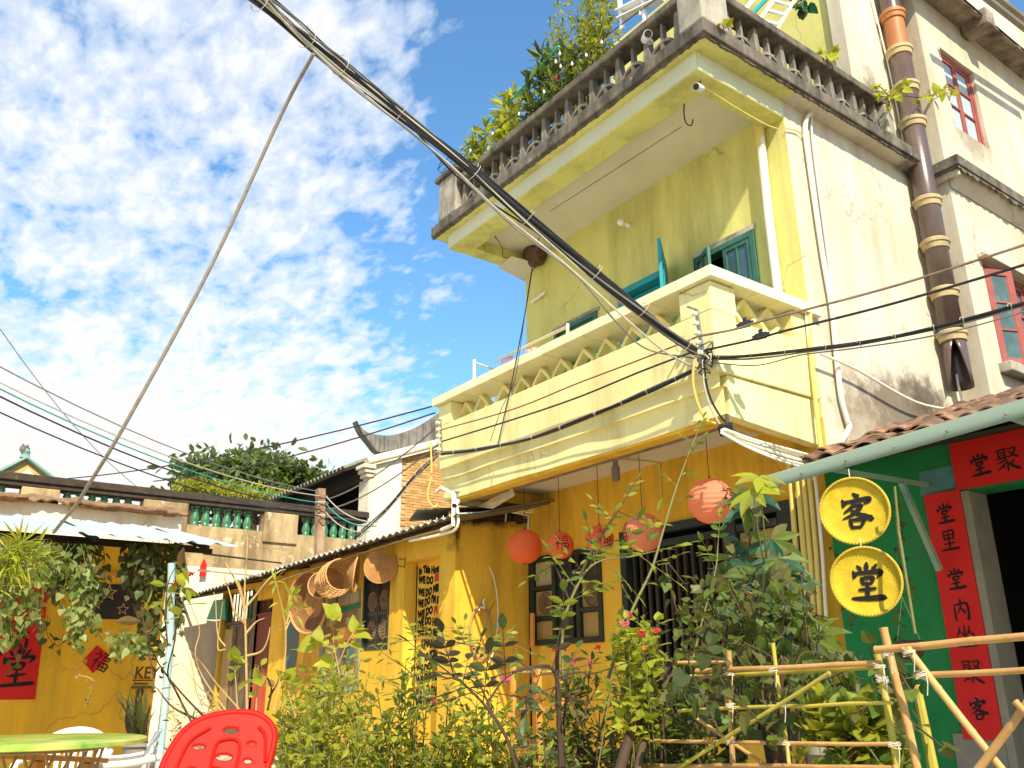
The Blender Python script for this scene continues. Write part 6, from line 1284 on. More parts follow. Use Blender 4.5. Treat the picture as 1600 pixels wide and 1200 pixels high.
bundle('sagging dark bundle clipped along the lower balcony front', [(690, 710), (760, 700), (840, 682), (930, 648), (1010, 612), (1085, 578)], 5.87, None, [(.013, bk), (.010, bk), (.009, bk), (.008, gr), (.007, 'red_cable'), (.006, bk)], .03, .5)
bundle('grey bundle of wires climbing from the tin roof to the balcony end', [(558, 840), (600, 800), (640, 755), (668, 725), (690, 706)], 13.5, 11.5, [(.014, bk), (.012, gr), (.012, bk), (.010, gr), (.009, bk), (.008, pl)], .05, .4)
surf('stay_grey', (.30, .26, .20), (.22, .18, .14), 20., .6, bump=.2)
cable('guy_wire', 'long straight grey guy wire slanting from the bundle down to the vines', [(490, 84), (440, 178), (330, 415), (200, 655), (140, 755), (118, 790), (95, 818), (84, 832)], 5.25, 8.0, .0135, 'stay_grey')
G_ = 'wires between the left edge and the utility pole'
for k, (a, c, m, r, lb) in enumerate((((-40, 552), (498, 768), gr, .010, 'topmost grey wire from the left edge to the pole'), ((-40, 578), (499, 775), 'yellow_pale', .011, 'second wire from the left edge, turning pale near the pole'), ((-40, 588), (500, 786), 'teal_cable', .011, 'teal wire from the left edge to the pole'), ((-40, 600), (500, 796), bk, .013, 'black wire from the left edge to the lower pole'), ((-40, 626), (501, 806), bk, .011, 'lowest black wire from the left edge to the pole'), ((-40, 455), (230, 772), gr, .006, 'thin wire dropping steeply behind the guy wire'))):
    if m == 'yellow_pale': m = pl
    cable('overhead_wire', lb, [a, c], 12.0, 18.85, r, m, group=G_, sag=.25)
for (a, c, r, m, lb) in (((105, 748), (686, 632), .011, bk, 'upper dark wire rising over the temple to the balcony end'), ((240, 752), (680, 645), .011, bk, 'lower dark wire rising over the temple to the balcony end'), ((512, 780), (688, 662), .013, gr, 'upper wire from the pole to the balcony insulators'), ((513, 796), (690, 690), .013, gr, 'lower wire from the pole to the balcony insulators'), ((510, 776), (592, 816), .012, pl, 'pale wire from the pole down to the tin roof'), ((510, 788), (588, 822), .012, 'teal_cable', 'teal wire from the pole down to the tin roof'), ((509, 800), (580, 830), .011, pl, 'lowest pale wire from the pole to the tin roof')):
    cable('overhead_wire', lb, [a, c], 18.9, 11.6 if c[0] > 600 else 14.5, r, m, sag=.15)
cable('drop_wire', 'black wire hanging from the soffit past the balcony laundry', [(842, 372), (832, 420), (822, 480), (805, 570), (797, 610), (790, 640), (778, 695)], 5.84, None, .007, bk); cable('drop_wire', 'thin twin of the black hanging wire near the laundry', [(838, 380), (826, 450), (808, 575), (800, 605), (783, 640), (766, 690)], 5.83, None, .004, bk)
cable('drop_wire', 'yellow hose looping under the balcony corner', [(1084, 566), (1083, 600), (1092, 635), (1104, 656), (1118, 662)], 7.7, 7.9, .013, 'yellow_cable'); cable('drop_wire', 'black wires dropping from the corner knot to the floodlight', [(1100, 560), (1102, 590), (1110, 622), (1124, 648), (1136, 662)], 7.72, 7.9, .010, bk); cable('drop_wire', 'pale wire dropping from the corner knot to the conduits', [(1098, 562), (1100, 600), (1108, 630), (1120, 655), (1134, 676)], 7.7, 7.85, .009, pl)
cable('drop_wire', 'yellow cable hanging at the far end of the balcony', [(673, 690), (674, 740), (668, 775), (678, 792), (686, 785)], 11.5, 11.6, .012, 'yellow_cable')
kn = thing('cable_knot', 'tangled knot of wires and tape on the balcony corner', 'cables', PD(1100, 560, 7.75))
for k in range(16):
    p = vv(PD(1098+random.uniform(-6, 8), 565+random.uniform(-14, 14), 7.74)); b = MB(); b.tube(spline([p+V((random.uniform(-.09, .09), random.uniform(-.03, .05), random.uniform(-.1, .1))) for _ in range(5)], 5), .006, 5); b.build('loop', (bk, gr, pl)[k % 3], kn)
# clothes line wires along the court wall
cable('overhead_wire', 'white line from the hut corner to the tin roof', [(310, 891), (408, 900)], 12, 16, .014, 'white_pvc'); cable('overhead_wire', 'dark cable pair along the court wall above the red pennant', [(318, 865), (440, 880)], 14, 18.5, .016, 'coping_black')
# ================================================================ TERRACE ODDS AND ENDS
gp = thing('green_pole', 'slanting aqua pole holding string lights above the terrace plants', 'pole', PY(755, 205, 6.3)); b = MB(); b.tube([PY(748, 215, 6.5), PY(873, 72, 6.3)], .018, 8); b.build('shaft', 'aqua_pole', gp)
sg = thing('string_lights', 'string of clear bulbs draped along the front terrace railing', 'lights', PY(860, 190, 5.9)); 
run = [(716, 262), (735, 232), (790, 190), (850, 140), (873, 78), (876, 100), (905, 90), (940, 62), (985, 28), (1030, -5)]
pts = spline([PY(x, y, 5.95) for x, y in run], 6); b = MB(); b.tube(pts, .006, 5); b.build('wire', bk, sg)
for i in range(2, len(pts)-1, 4): p = pts[i]; b = MB(); b.lathe([(.006, 0), (.008, -.015), (.017, -.033), (.018, -.045), (.010, -.06), (.002, -.064)], p, 10); b.build('bulb', 'bulb_glass', sg, smooth=True)
wf = thing('wire_basket', 'thin black wire frame hung outside the far end of the terrace railing', 'frame', PY(700, 265, 6.0)); b = MB()
for pp in (((684, 265), (697, 277), (712, 258), (700, 246), (684, 265)), ((697, 277), (699, 290)), ((684, 265), (690, 250)), ((715, 248), (722, 232), (735, 222)), ((690, 270), (706, 252))): b.tube([PY(x, y, 6.05) for x, y in pp], .006, 5)
b.build('frame_wire', bk, wf)
ld = thing('white_ladder', 'white aluminium ladder leaning on the side terrace railing', 'ladder', PX(1210, 40, -4.8))
la, lb_, lc, ld2 = PX(1182, 40, -4.9), PX(1213, 46, -4.9), PX(1246, -60, -5.1), PX(1272, -50, -5.1)
b = MB(); b.beam(la, lc, .05, .03, (0, 1, 0)); b.build('rail', 'ladder_white', ld); b = MB(); b.beam(lb_, ld2, .05, .03, (0, 1, 0)); b.build('rail', 'ladder_white', ld)
for k in range(7): f_ = (k+.5)/7; b = MB(); b.beam(la+(lc-la)*f_, lb_+(ld2-lb_)*f_, .03, .03, (0, 1, 0)); b.build('rung', 'ladder_white', ld)
ss = thing('white_shelf_rack', 'white slatted rack standing behind the front terrace railing', 'rack', PY(985, 30, 6.6)); 
for a, c in (((967, -10), (973, 45)), ((1003, -20), (1009, 40))): b = MB(); b.beam(PY(*a, 6.6), PY(*c, 6.6), .04, .05, (0, 1, 0)); b.build('post', 'ladder_white', ss)
for a, c in (((966, 18), (1030, -14)), ((968, 30), (1034, -2))): b = MB(); b.beam(PY(*a, 6.6), PY(*c, 6.6), .12, .02, (0, 0, 1)); b.build('shelf', 'ladder_white', ss)
tp = thing('teal_poles', 'teal and yellow poles stacked behind the side terrace railing', 'poles', PX(1165, 20, -5)); 
for a, c, m in (((1160, 38), (1215, -20), 'teal_paint'), ((1172, 44), (1226, -12), 'yellow_pvc'), ((1150, 30), (1200, -25), 'white_pvc')): b = MB(); b.tube([PX(*a, -5.2), PX(*c, -5.3)], .03, 8); b.build('pole', m, tp)
rl = thing('roof_rails', 'pair of grey pipe rails above the rear roof edge', 'railing', PX(1560, 20, -4.3)); 
for a, c in (((1500, -35), (1640, 75)), ((1512, -40), (1650, 68))): b = MB(); b.tube([PX(*a, -3.9), PX(*c, -3.9)], .05, 8); b.build('rail', 'stone_grey', rl)
pf = thing('red_pennant', 'small red paper pennant hanging on the court wall', 'pennant', PX(317, 890, -18)); b = MB(); b.prism([PX(x, y, -19.9) for x, y in ((319, 872), (323, 884), (321, 900), (311, 901), (313, 884))], (.02, 0, 0)); b.build('paper', 'red_paper', pf)
# ================================================================ PLANTS
def D_(x, y, d): return np.array(PD(x, y, d))
def gz(p, z=.28): q = np.array(p, float); q[2] = z; return q
def px_ell(x, y, rx, ry, d): s = d/1349.; return D_(x, y, d), np.array([rx*s, rx*s, ry*s])
GB = 'bushes in the planted bed'
def pbush(name, label, cat, x, y, rx, ry, d, nst, leaf, spacing, kind, mats, stem, **k):
    c, r = px_ell(x, y, rx, ry, d); r = np.array([r[0], r[0]*k.pop('flat', .8), r[2]]); return bush(name, label, cat, gz(c, k.pop('z0', .28)), c, r, nst, leaf, spacing, kind, mats, stem, **k)
pbush('leafy_shrub', 'sunlit lime green shrub with small leaves right of the red chair', 'shrub', 500, 1160, 95, 105, 4.6, 46, .058, .028, 'ovate', ['leaf_lime', 'leaf_lime', 'leaf_sun'], 'green_stem', group=GB, twigs=4, thick=.008)
pbush('leafy_shrub', 'yellow green shrub filling the bed under the lettered niche', 'shrub', 640, 1150, 100, 110, 4.9, 50, .056, .028, 'ovate', ['leaf_lime', 'leaf_sun', 'leaf_green'], 'green_stem', group=GB, twigs=4, thick=.008)
pbush('leafy_shrub', 'bright shrub with pale tips before the ochre house corner', 'shrub', 765, 1165, 85, 95, 4.7, 38, .056, .030, 'ovate', ['leaf_lime', 'leaf_green', 'leaf_sun'], 'green_stem', group=GB, twigs=4, thick=.008)
pbush('leafy_shrub', 'dark green shrub under the small lanterns', 'shrub', 915, 1130, 90, 110, 5.0, 28, .062, .032, 'ovate', ['leaf_green', 'leaf_green', 'leaf_olive'], 'bark', group=GB, twigs=4, thick=.010)
pbush('leafy_shrub', 'tall dark shrub before the railed window', 'shrub', 1010, 1060, 80, 105, 5.3, 26, .066, .036, 'ovate', ['leaf_green', 'leaf_lime', 'leaf_olive'], 'bark', group=GB, twigs=4, thick=.012)
pbush('leafy_shrub', 'shaded low shrub behind the bamboo fence at its left end', 'shrub', 1060, 1150, 75, 80, 4.6, 30, .060, .034, 'ovate', ['leaf_green', 'leaf_dark'], 'bark', group=GB, twigs=3, thick=.010)
pbush('leafy_shrub', 'shaded low shrub at the foot of the thin rose trunk', 'shrub', 845, 1185, 70, 60, 4.4, 26, .052, .032, 'ovate', ['leaf_green', 'leaf_dark', 'leaf_lime'], 'bark', group=GB, twigs=3, thick=.008)
# rose trunk with slender compound shoots
def compound(L, p, d, n, ll, mats, kind='ovate', ST=None):
    d = nrm(np.array(d, float)); s, _, u = frame(d, np.array([0, 0, 1.]))
    if ST is not None: ST.append(([p, p+d*ll*1.5, p+d*ll*3.05], [.0022, .0018, .0012]))
    for i in range(n):
        t = (i+1)/(n+1); q = p+d*t*ll*3.0
        for sg in (-1, 1): L.append((q, nrm(d*.55+s*sg+rv()*.12-np.array([0, 0, .1])), nrm(u+rv()*.25), ll*rng.uniform(.8, 1.1), kind, mats[rng.integers(len(mats))]))
    L.append((p+d*ll*3.0, d, u, ll*1.1, kind, mats[rng.integers(len(mats))]))
def shoot(name, label, cat, px, d0, d1, r, stem, leaf, mats, every, n=2, kind='ovate', group=None, extra=(), lt0=.2, z0=None):
    P = spline([D_(x, y, d0+(d1-d0)*i/(len(px)-1)) for i, (x, y) in enumerate(px)], 6)
    root = thing(name, label, cat, P[0], group); L = []; ST = []
    if z0 is not None: P = [V((P[0][0], P[0][1], z0))]+P
    ST.append((P, list(np.linspace(r, r*.35, len(P)))))
    tot = len(P); k0 = int(tot*lt0); ph = 0
    for i in range(k0, tot-1, every):
        p = np.array(P[i]); t = nrm(np.array(P[min(i+1, tot-1)])-p); sd, _, u = frame(t, np.array([.2, .3, 1.])); ph += 2.2
        lat = sd*math.cos(ph)+u*math.sin(ph); compound(L, p, t*.45+lat+np.array([0, 0, .1]), n, leaf, mats, kind, ST)
    compound(L, np.array(P[-1]), np.array(P[-1])-np.array(P[-3]), n+1, leaf, mats, kind, ST)
    for (pts, dd, rr) in extra:
        Q = spline([D_(x, y, dd) for x, y in pts], 5); ST.append((Q, list(np.linspace(rr, rr*.4, len(Q)))))
        for i in range(2, len(Q)-1, every):
            p = np.array(Q[i]); t = nrm(np.array(Q[i+1])-p); sd, _, u = frame(t, np.array([.2, .3, 1.])); ph += 2.2; compound(L, p, t*.5+(sd*math.cos(ph)+u*math.sin(ph)), n, leaf, mats, kind, ST)
    stems_mesh(root, ST, stem, 'stem', 6); foliage(root, L); return root
shoot('rose_shoot', 'slender leafy shoot crossing in front of the third lantern', 'plant', [(872, 1110), (872, 1010), (895, 930), (925, 860), (955, 815), (974, 784)], 4.4, 4.7, .012, 'dark_stem', .060, ['leaf_green', 'leaf_lime'], 3, 2, extra=[(((890, 940), (870, 890), (862, 880)), 4.5, .006), (((915, 880), (950, 850), (970, 842)), 4.6, .006)])
shoot('rose_shoot', 'tall green shoot rising past the balcony edge between the large lanterns', 'plant', [(950, 1060), (985, 960), (1018, 890), (1036, 830), (1054, 770), (1072, 720), (1088, 680)], 4.6, 5.1, .009, 'green_stem', .050, ['leaf_lime', 'leaf_green'], 3, 2)
shoot('rose_shoot', 'shoot with broad leaves beneath the pale ribbed lantern', 'plant', [(880, 1060), (880, 980), (900, 920), (930, 880), (985, 870), (1020, 862)], 4.3, 4.6, .008, 'green_stem', .074, ['leaf_green', 'leaf_lime'], 2, 2)
shoot('rose_shoot', 'arching spray of small leaves before the niche lettering', 'plant', [(790, 1070), (760, 1020), (720, 1005), (670, 998), (630, 1002)], 4.2, 4.3, .005, 'green_stem', .042, ['leaf_lime', 'leaf_green'], 2, 3)
shoot('rose_shoot', 'thin arching twig reaching across to the green window', 'plant', [(700, 1010), (745, 1000), (790, 1003), (822, 1016)], 4.3, 4.4, .004, 'green_stem', .040, ['leaf_lime', 'leaf_green'], 3, 2)
shoot('rose_shoot', 'leafy spray standing right of the railed window', 'plant', [(1080, 1040), (1100, 960), (1118, 890), (1122, 850)], 5.2, 5.4, .008, 'green_stem', .066, ['leaf_green', 'leaf_lime'], 3, 2)
shoot('dark_leaf_shrub', 'foreground branch of large glossy dark maroon leaves on a thin stem', 'shrub', [(812, 1215), (790, 1150), (760, 1105), (728, 1072), (700, 1050)], 3.1, 3.2, .007, 'dark_stem', .060, ['leaf_maroon', 'leaf_dark'], 3, 2, lt0=.55, extra=[(((740, 1085), (715, 1060), (690, 1062)), 3.15, .004), (((760, 1100), (790, 1060), (825, 1045), (840, 1060)), 3.15, .004), (((770, 1115), (745, 1060), (730, 1040)), 3.15, .004)])
shoot('dark_leaf_shrub', 'second branch of dark maroon leaves drooping right of the first', 'shrub', [(878, 1215), (874, 1130), (870, 1060), (850, 1040), (800, 1050)], 3.5, 3.4, .012, 'dark_stem', .056, ['leaf_maroon', 'leaf_dark'], 3, 1, lt0=.6, extra=[(((870, 1060), (905, 1050), (925, 1060)), 3.45, .005), (((872, 1065), (862, 1085), (868, 1100)), 3.45, .004)])
tr_ = thing('rose_bush', 'leaning dark woody stems with a bare base in the planted bed', 'bush', gz(D_(965, 1210, 4.5))); stems_mesh(tr_, [(spline([D_(955, 1250, 4.4), D_(985, 1150, 4.5), D_(1015, 1090, 4.6), D_(1050, 1030, 4.7)], 5), list(np.linspace(.030, .016, 16)))], 'dark_stem', 'trunk', 8); stems_mesh(tr_, [(spline([D_(988, 1250, 4.4), D_(1005, 1160, 4.5), D_(1020, 1100, 4.6), D_(1055, 1050, 4.7)], 5), list(np.linspace(.024, .012, 16)))], 'bark', 'trunk', 8)
# flowers
def flower(label, x, y, d, m, r=.020):
    p = D_(x, y, d); t = thing('blossom', label, 'flower', p, 'red and pink blossoms among the bushes')
    for k in range(6): dd = nrm(np.array([math.cos(k*1.05), math.sin(k*1.05), .5*math.sin(k*2.)])+rv()*.3); a, b, c = frame(dd, nrm(rv())); s = r*1.3; inst('petal', leafmesh('heart', m), t, Matrix(((a[0]*s, b[0]*s, c[0]*s, p[0]), (a[1]*s, b[1]*s, c[1]*s, p[1]), (a[2]*s, b[2]*s, c[2]*s, p[2]), (0, 0, 0, 1))))
for i, (x, y, m, lb) in enumerate(((868, 1014, 'petal_red', 'red blossom below the small green window'), (880, 1013, 'petal_red', 'red blossom touching its neighbour under the window'), (934, 1011, 'petal_red', 'red blossom just under the window sill'), (897, 1034, 'petal_pink', 'pink blossom lower among dark leaves'), (922, 1033, 'petal_pink', 'small pink blossom near the shrub centre'), (985, 962, 'petal_pink', 'pink blossom in front of the wide dark window'), (976, 975, 'petal_pink', 'faint pink blossom left of the brighter one'), (1003, 990, 'petal_red', 'deep red blossom in the sunlit patch'), (1024, 986, 'petal_red', 'red blossom right of the sunlit patch'), (1008, 1012, 'petal_orange', 'orange blossom under the sunlit patch'), (745, 1040, 'petal_orange', 'coral blossom under the dark maroon leaves'), (790, 1062, 'petal_pink', 'pink blossom beside the dark maroon leaves'), (815, 1175, 'petal_orange', 'orange blossom low in the bed'))): flower(lb, x, y, 4.35 if i < 10 else 3.6, m)
pbush('leafy_shrub', 'small sunlit tuft of yellow leaves by the pink blossoms', 'shrub', 1000, 975, 40, 35, 4.55, 12, .060, .035, 'heart', ['leaf_bright', 'leaf_lime'], 'green_stem', group=GB, twigs=2, thick=.004, z0=.9)
# palmate-leaved plant by the awning
def palmate(name, label, cat, base, tops, leaf, mats, stem, nl=6, group=None, r=.014):
    root = thing(name, label, cat, base, group); L = []; ST = []
    hub = np.array(base, float)
    for (x, y, d) in tops:
        c = D_(x, y, d); m = hub*.35+c*.65+np.array([0, 0, -.15]); P = spline([hub, m, c], 6); ST.append((P, list(np.linspace(r, r*.3, len(P)))))
        ax = nrm(c-m+np.array([0, 0, -.25])); toc = nrm(C0-c); up = nrm(np.array([0, 0, 1.])*.7+toc*.6+rv()*.3); s, d_, u = frame(nrm(ax*.5+np.array([0, 0, -.6])), up)
        n = nl+rng.integers(0, 2)
        for k in range(n):
            a = (k-(n-1)/2)*.78; L.append((c, nrm(d_*math.cos(a)+s*math.sin(a)-np.array([0, 0, .12])+rv()*.08), up, leaf*(1-.12*abs(a))*rng.uniform(.85, 1.1), 'palm', mats[rng.integers(len(mats))]))
    stems_mesh(root, ST, stem, 'stem', 6); foliage(root, L, 300); return root
palmate('palmate_plant', 'tall plant with hand shaped leaves under the corner of the awning', 'plant', gz(D_(1215, 1180, 5.9)), [(1165, 790, 5.7), (1178, 768, 5.6), (1155, 845, 5.8), (1205, 842, 5.6), (1150, 870, 5.7), (1185, 890, 5.4), (1215, 872, 5.5), (1222, 900, 5.5), (1200, 925, 5.3), (1160, 920, 5.5), (1225, 935, 5.3), (1210, 970, 5.2), (1245, 965, 5.2), (1268, 990, 5.2), (1180, 955, 5.4)], .235, ['leaf_teal', 'leaf_olive', 'leaf_green'], 'bark')
palmate('palmate_plant', 'pale sunlit hand shaped leaves poking beside the largest lantern', 'plant', D_(1200, 900, 5.6), [(1186, 745, 5.3), (1176, 765, 5.25)], .19, ['leaf_bright', 'leaf_lime'], 'green_stem', r=.008)
# creeper mass over the bed behind the fence
def creeper(name, label, cat, strands, leaf, spacing, kind, mats, stem, group=None, npart=300, r=.004, out=.7, droop=.6, wander=.06, tufts=0):
    root = thing(name, label, cat, strands[0][0], group); L = []; ST = []
    for P in strands:
        Q = spline([np.array(p)+rv()*wander*(i > 0) for i, p in enumerate(P)], 5); ST.append((Q, r)); L += leaves_along(Q, spacing, leaf, kind, mats, out, droop, t0=.0, jitter=.7, petiole=leaf*.5, n_at=1, tipcluster=1, upw=.5)
    stems_mesh(root, ST, stem, 'stem', 4); foliage(root, L, npart); return root
S_ = []
for k in range(56):
    x0 = random.uniform(1060, 1285); y0 = random.uniform(890, 990)+max(0, x0-1230)*.9; d = random.uniform(4.5, 5.8); dx = random.uniform(-40, 40); ln = random.uniform(40, 130)
    S_.append([D_(x0, y0, d), D_(x0+dx*.5, y0+ln*.3-15, d-.05), D_(x0+dx, y0+ln, d-.02)])
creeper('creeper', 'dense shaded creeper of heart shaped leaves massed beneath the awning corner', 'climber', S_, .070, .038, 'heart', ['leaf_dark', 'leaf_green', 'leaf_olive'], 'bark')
S_ = []
for k in range(34):
    x0 = random.choice((random.uniform(1060, 1170), random.uniform(1250, 1390))); y0 = random.uniform(1000, 1090); d = random.uniform(4.0, 4.9); S_.append([D_(x0, y0, d), D_(x0+random.uniform(-30, 30), y0+20, d), D_(x0+random.uniform(-50, 50), y0+random.uniform(40, 130), d)])
creeper('creeper', 'straggling dark creeper behind the tied bamboo poles', 'climber', S_, .075, .050, 'heart', ['leaf_dark', 'leaf_green', 'leaf_olive'], 'bark')
S_ = [[D_(1398, 790, 8.0), D_(1405, 860, 8.0), D_(1411, 930, 8.0), D_(1418, 1010, 8.0)], [D_(1400, 770, 8.0), D_(1412, 860, 8.0), D_(1428, 960, 8.0)], [D_(1300, 850, 8.2), D_(1310, 900, 8.2), D_(1320, 980, 8.2)], [D_(1425, 1060, 5.2), D_(1432, 1100, 5.2), D_(1440, 1180, 5.2)]]
creeper('creeper', 'thin creeper strands trailing down the green wall behind the round signs', 'climber', S_, .06, .06, 'heart', ['leaf_dark', 'leaf_green'], 'green_stem')
hb = thing('hanging_pot', 'dark hanging pot of trailing stems on the green wall', 'pot', D_(1420, 1010, 7.9)); c_ = D_(1420, 1002, 7.9); b = MB(); b.lathe([(.06, -.14), (.10, -.10), (.11, 0), (.10, .005)], c_, 14); b.build('bowl', 'bark', hb); b = MB(); b.tube([c_+np.array([-.1, 0, 0]), c_+np.array([0, 0, .35])], .002, 4); b.tube([c_+np.array([.1, 0, 0]), c_+np.array([0, 0, .35])], .002, 4); b.build('hanger', 'twine', hb)
ys = thing('yellow_stake', 'pale yellow painted stake leaning on the green wall beside the couplet', 'stake', D_(1440, 1150, 5.6)); b = MB(); b.tube([D_(1432, 1070, 5.6), D_(1460, 1210, 5.6)], [.024, .030], 8); b.build('shaft', 'bamboo_green', ys); b = MB(); b.tube([D_(1398, 760, 6.2), D_(1404, 830, 6.2), D_(1430, 990, 6.1)], [.008, .012, .010], 6); b.build('hanging_strip', 'green_stem', ys)
# pots with bright plants behind the fence
def pot(label, x, y, w_px, h_px, d, m, lean=0):
    p = D_(x, y, d); s = d/1349.; w, h = w_px*s/2, h_px*s; t = thing('plant_pot', label, 'pot', p); b = MB(); b.lathe([(w*.7, -h), (w*.95, -.03), (w*1.08, -.03), (w*1.08, 0), (w*.95, 0), (w*.9, -.03), (w*.1, -.04)], p, 18, (lean, 0, 1)); b.build('pot_body', m, t, smooth=True); return t
pot('grey plant pot behind the fence, half seen', 1281, 1166, 38, 40, 4.2, 'grey_pot'); pot('tilted terracotta pot beside the grey one', 1327, 1160, 34, 45, 4.2, 'clay', .25)
pbush('potted_plant', 'lush light green potted plant behind the lower bamboo poles', 'potted plant', 1320, 1120, 62, 38, 4.25, 26, .078, .040, 'heart', ['leaf_lime', 'leaf_green', 'leaf_sun'], 'green_stem', twigs=2, thick=.005, z0=1.0)
pbush('potted_plant', 'low light green plant at the right end of the fence bed', 'potted plant', 1372, 1165, 40, 30, 4.2, 14, .075, .042, 'heart', ['leaf_green', 'leaf_lime'], 'green_stem', twigs=2, thick=.005, z0=.8)
pbush('leafy_shrub', 'dim shrub filling the bed behind the fence crossing', 'shrub', 1110, 1150, 60, 60, 5.0, 16, .075, .045, 'heart', ['leaf_dark', 'leaf_green'], 'bark', group=GB, twigs=3, thick=.008)
# hut vines: sheets of heart leaves hanging from the eave, some lit, most in its shade
S_ = []
def hx(x, y, X): return np.array(PX(x, y, X))
for k in range(44):
    x0 = random.uniform(60, 285); y0 = 838+x0*.05; X = random.uniform(-11.6, -10.75); ln = random.uniform(25, 95); S_.append([hx(x0, y0, X), hx(x0+random.uniform(-8, 8), y0+ln*.5, X), hx(x0+random.uniform(-12, 12), y0+ln, X)])
for k in range(14):
    x0 = random.uniform(205, 285); X = random.uniform(-11.6, -10.7); S_.append([hx(x0, 845, X), hx(x0+random.uniform(-5, 5), 900, X), hx(x0+random.uniform(-10, 8), random.uniform(950, 1035), X)])
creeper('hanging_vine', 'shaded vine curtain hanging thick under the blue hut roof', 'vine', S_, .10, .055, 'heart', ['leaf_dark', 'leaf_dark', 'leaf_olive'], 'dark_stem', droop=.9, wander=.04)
S_ = []
for k in range(20):
    x0 = random.uniform(-10, 70); X = random.uniform(-10.3, -9.7); S_.append([hx(x0+15, 845, X), hx(x0+random.uniform(-5, 5), 880, X), hx(x0+random.uniform(-14, 14), random.uniform(920, 1000), X)])
for k in range(10):
    x0 = random.uniform(60, 160); X = random.uniform(-10.2, -9.7); S_.append([hx(x0, 850, X), hx(x0+random.uniform(-5, 15), 868, X), hx(x0+random.uniform(-10, 20), random.uniform(885, 915), X)])
for k in range(13):
    x0 = random.uniform(108, 145); X = random.uniform(-10.2, -9.8); S_.append([hx(x0, 880, X), hx(x0+random.uniform(-8, 8), 930, X), hx(x0+random.uniform(-6, 10), random.uniform(960, 1004), X)])
for k in range(9):
    x0 = random.uniform(160, 220); X = random.uniform(-10.2, -9.8); S_.append([hx(x0, 985+abs(x0-170)*.1, X), hx(x0+12, 1000, X), hx(x0+random.uniform(5, 30), random.uniform(1008, 1035), X)])
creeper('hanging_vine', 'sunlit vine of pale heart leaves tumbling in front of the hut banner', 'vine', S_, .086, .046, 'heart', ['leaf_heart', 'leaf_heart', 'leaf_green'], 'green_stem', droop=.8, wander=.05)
S_ = [[hx(75, 960, -12.6), hx(85, 990, -12.6), hx(95, 1010, -12.6), hx(110, 985, -12.5)], [hx(18, 985, -12.6), hx(22, 1010, -12.6), hx(12, 1035, -12.6)], [hx(35, 940, -12.5), hx(45, 970, -12.5), hx(40, 1000, -12.5)]]
creeper('hanging_vine', 'few dark vine sprigs trailing over the red banner', 'vine', S_, .11, .07, 'heart', ['leaf_dark', 'leaf_dry', 'leaf_olive'], 'dark_stem', droop=.8)
S_ = [[hx(131, 1028, -10.0), hx(128, 1045, -10.0), hx(127, 1065, -10.0), hx(129, 1082, -10.0)]]
creeper('hanging_vine', 'thread of dried pale vine hanging under the diamond sign', 'vine', S_, .04, .06, 'heart', ['leaf_dry', 'leaf_heart'], 'pale_twig')
bx = thing('bamboo_clump', 'spray of narrow yellow green bamboo leaves at the left edge', 'bamboo', hx(-10, 880, -9)); L = []; ST = []
for k in range(16):
    x0 = random.uniform(-30, 20); P = spline([hx(x0, 940, -9.0), hx(x0+random.uniform(0, 30), 885, -8.9), hx(x0+random.uniform(20, 65), random.uniform(835, 890), -8.8)], 5); ST.append((P, .006)); L += leaves_along(P, .05, .24, 'blade', ['leaf_bright', 'leaf_lime', 'leaf_sun'], .5, .2, t0=.3, jitter=.6, tipcluster=4)
stems_mesh(bx, ST, 'green_stem'); foliage(bx, L, 300)
# bare and sparse branches in the court
def branchy(name, label, cat, lines, d, r, stem, leaf, mats, dens, kind='ovate', group=None, ntip=3, spread=.5):
    root = thing(name, label, cat, D_(*lines[0][0], d), group); ST = []; L = []
    for px in lines:
        P = spline([D_(x, y, d+.05*math.sin(x*.1)) for x, y in px], 5); ST.append((P, list(np.linspace(r, r*.35, len(P))))); 
        if dens: L += leaves_along(P, dens, leaf, kind, mats, .8, .35, t0=.45, jitter=.6, tipcluster=ntip)
    stems_mesh(root, ST, stem, 'branch', 6)
    if L: foliage(root, L, 300)
    return root
branchy('bare_sapling', 'bare pale sapling with forked twigs before the barred door', 'sapling', [((386, 1112), (384, 1000), (382, 930), (386, 860), (387, 820)), ((383, 952), (372, 915), (358, 890), (352, 878)), ((381, 952), (400, 930), (420, 905), (438, 892), (446, 890)), ((383, 975), (366, 955), (360, 930), (350, 900)), ((384, 990), (400, 972), (413, 966)), ((385, 1025), (408, 1018), (418, 1000), (422, 980)), ((382, 955), (376, 920), (371, 905))], 8.5, .012, 'pale_twig', .05, ['leaf_lime'], 0)
branchy('bare_sapling', 'thin bent dry branches left of the barred door', 'sapling', [((352, 1120), (330, 1090), (308, 1070), (282, 1035)), ((360, 1120), (318, 1060), (305, 1020), (312, 985), (300, 950), (294, 925)), ((335, 1110), (310, 1090), (300, 1040), (292, 1015)), ((380, 1115), (340, 1070), (318, 1040), (300, 1020)), ((352, 1010), (340, 990), (337, 940), (334, 925)), ((352, 1015), (340, 1010), (348, 940))], 8.0, .007, 'pale_twig', .09, ['leaf_lime', 'leaf_dry'], 0)
branchy('bare_sapling', 'brown leaning twigs at the foot of the court wall', 'sapling', [((300, 1130), (275, 1080), (262, 1050), (275, 990), (268, 930)), ((330, 1130), (290, 1090), (250, 1040), (228, 990)), ((310, 1125), (270, 1105), (245, 1075)), ((418, 1110), (424, 1075), (412, 1050), (408, 1040)), ((420, 1090), (432, 1070), (436, 1058))], 7.4, .010, 'bark', .10, ['leaf_lime', 'leaf_dry'], .16, ntip=2)
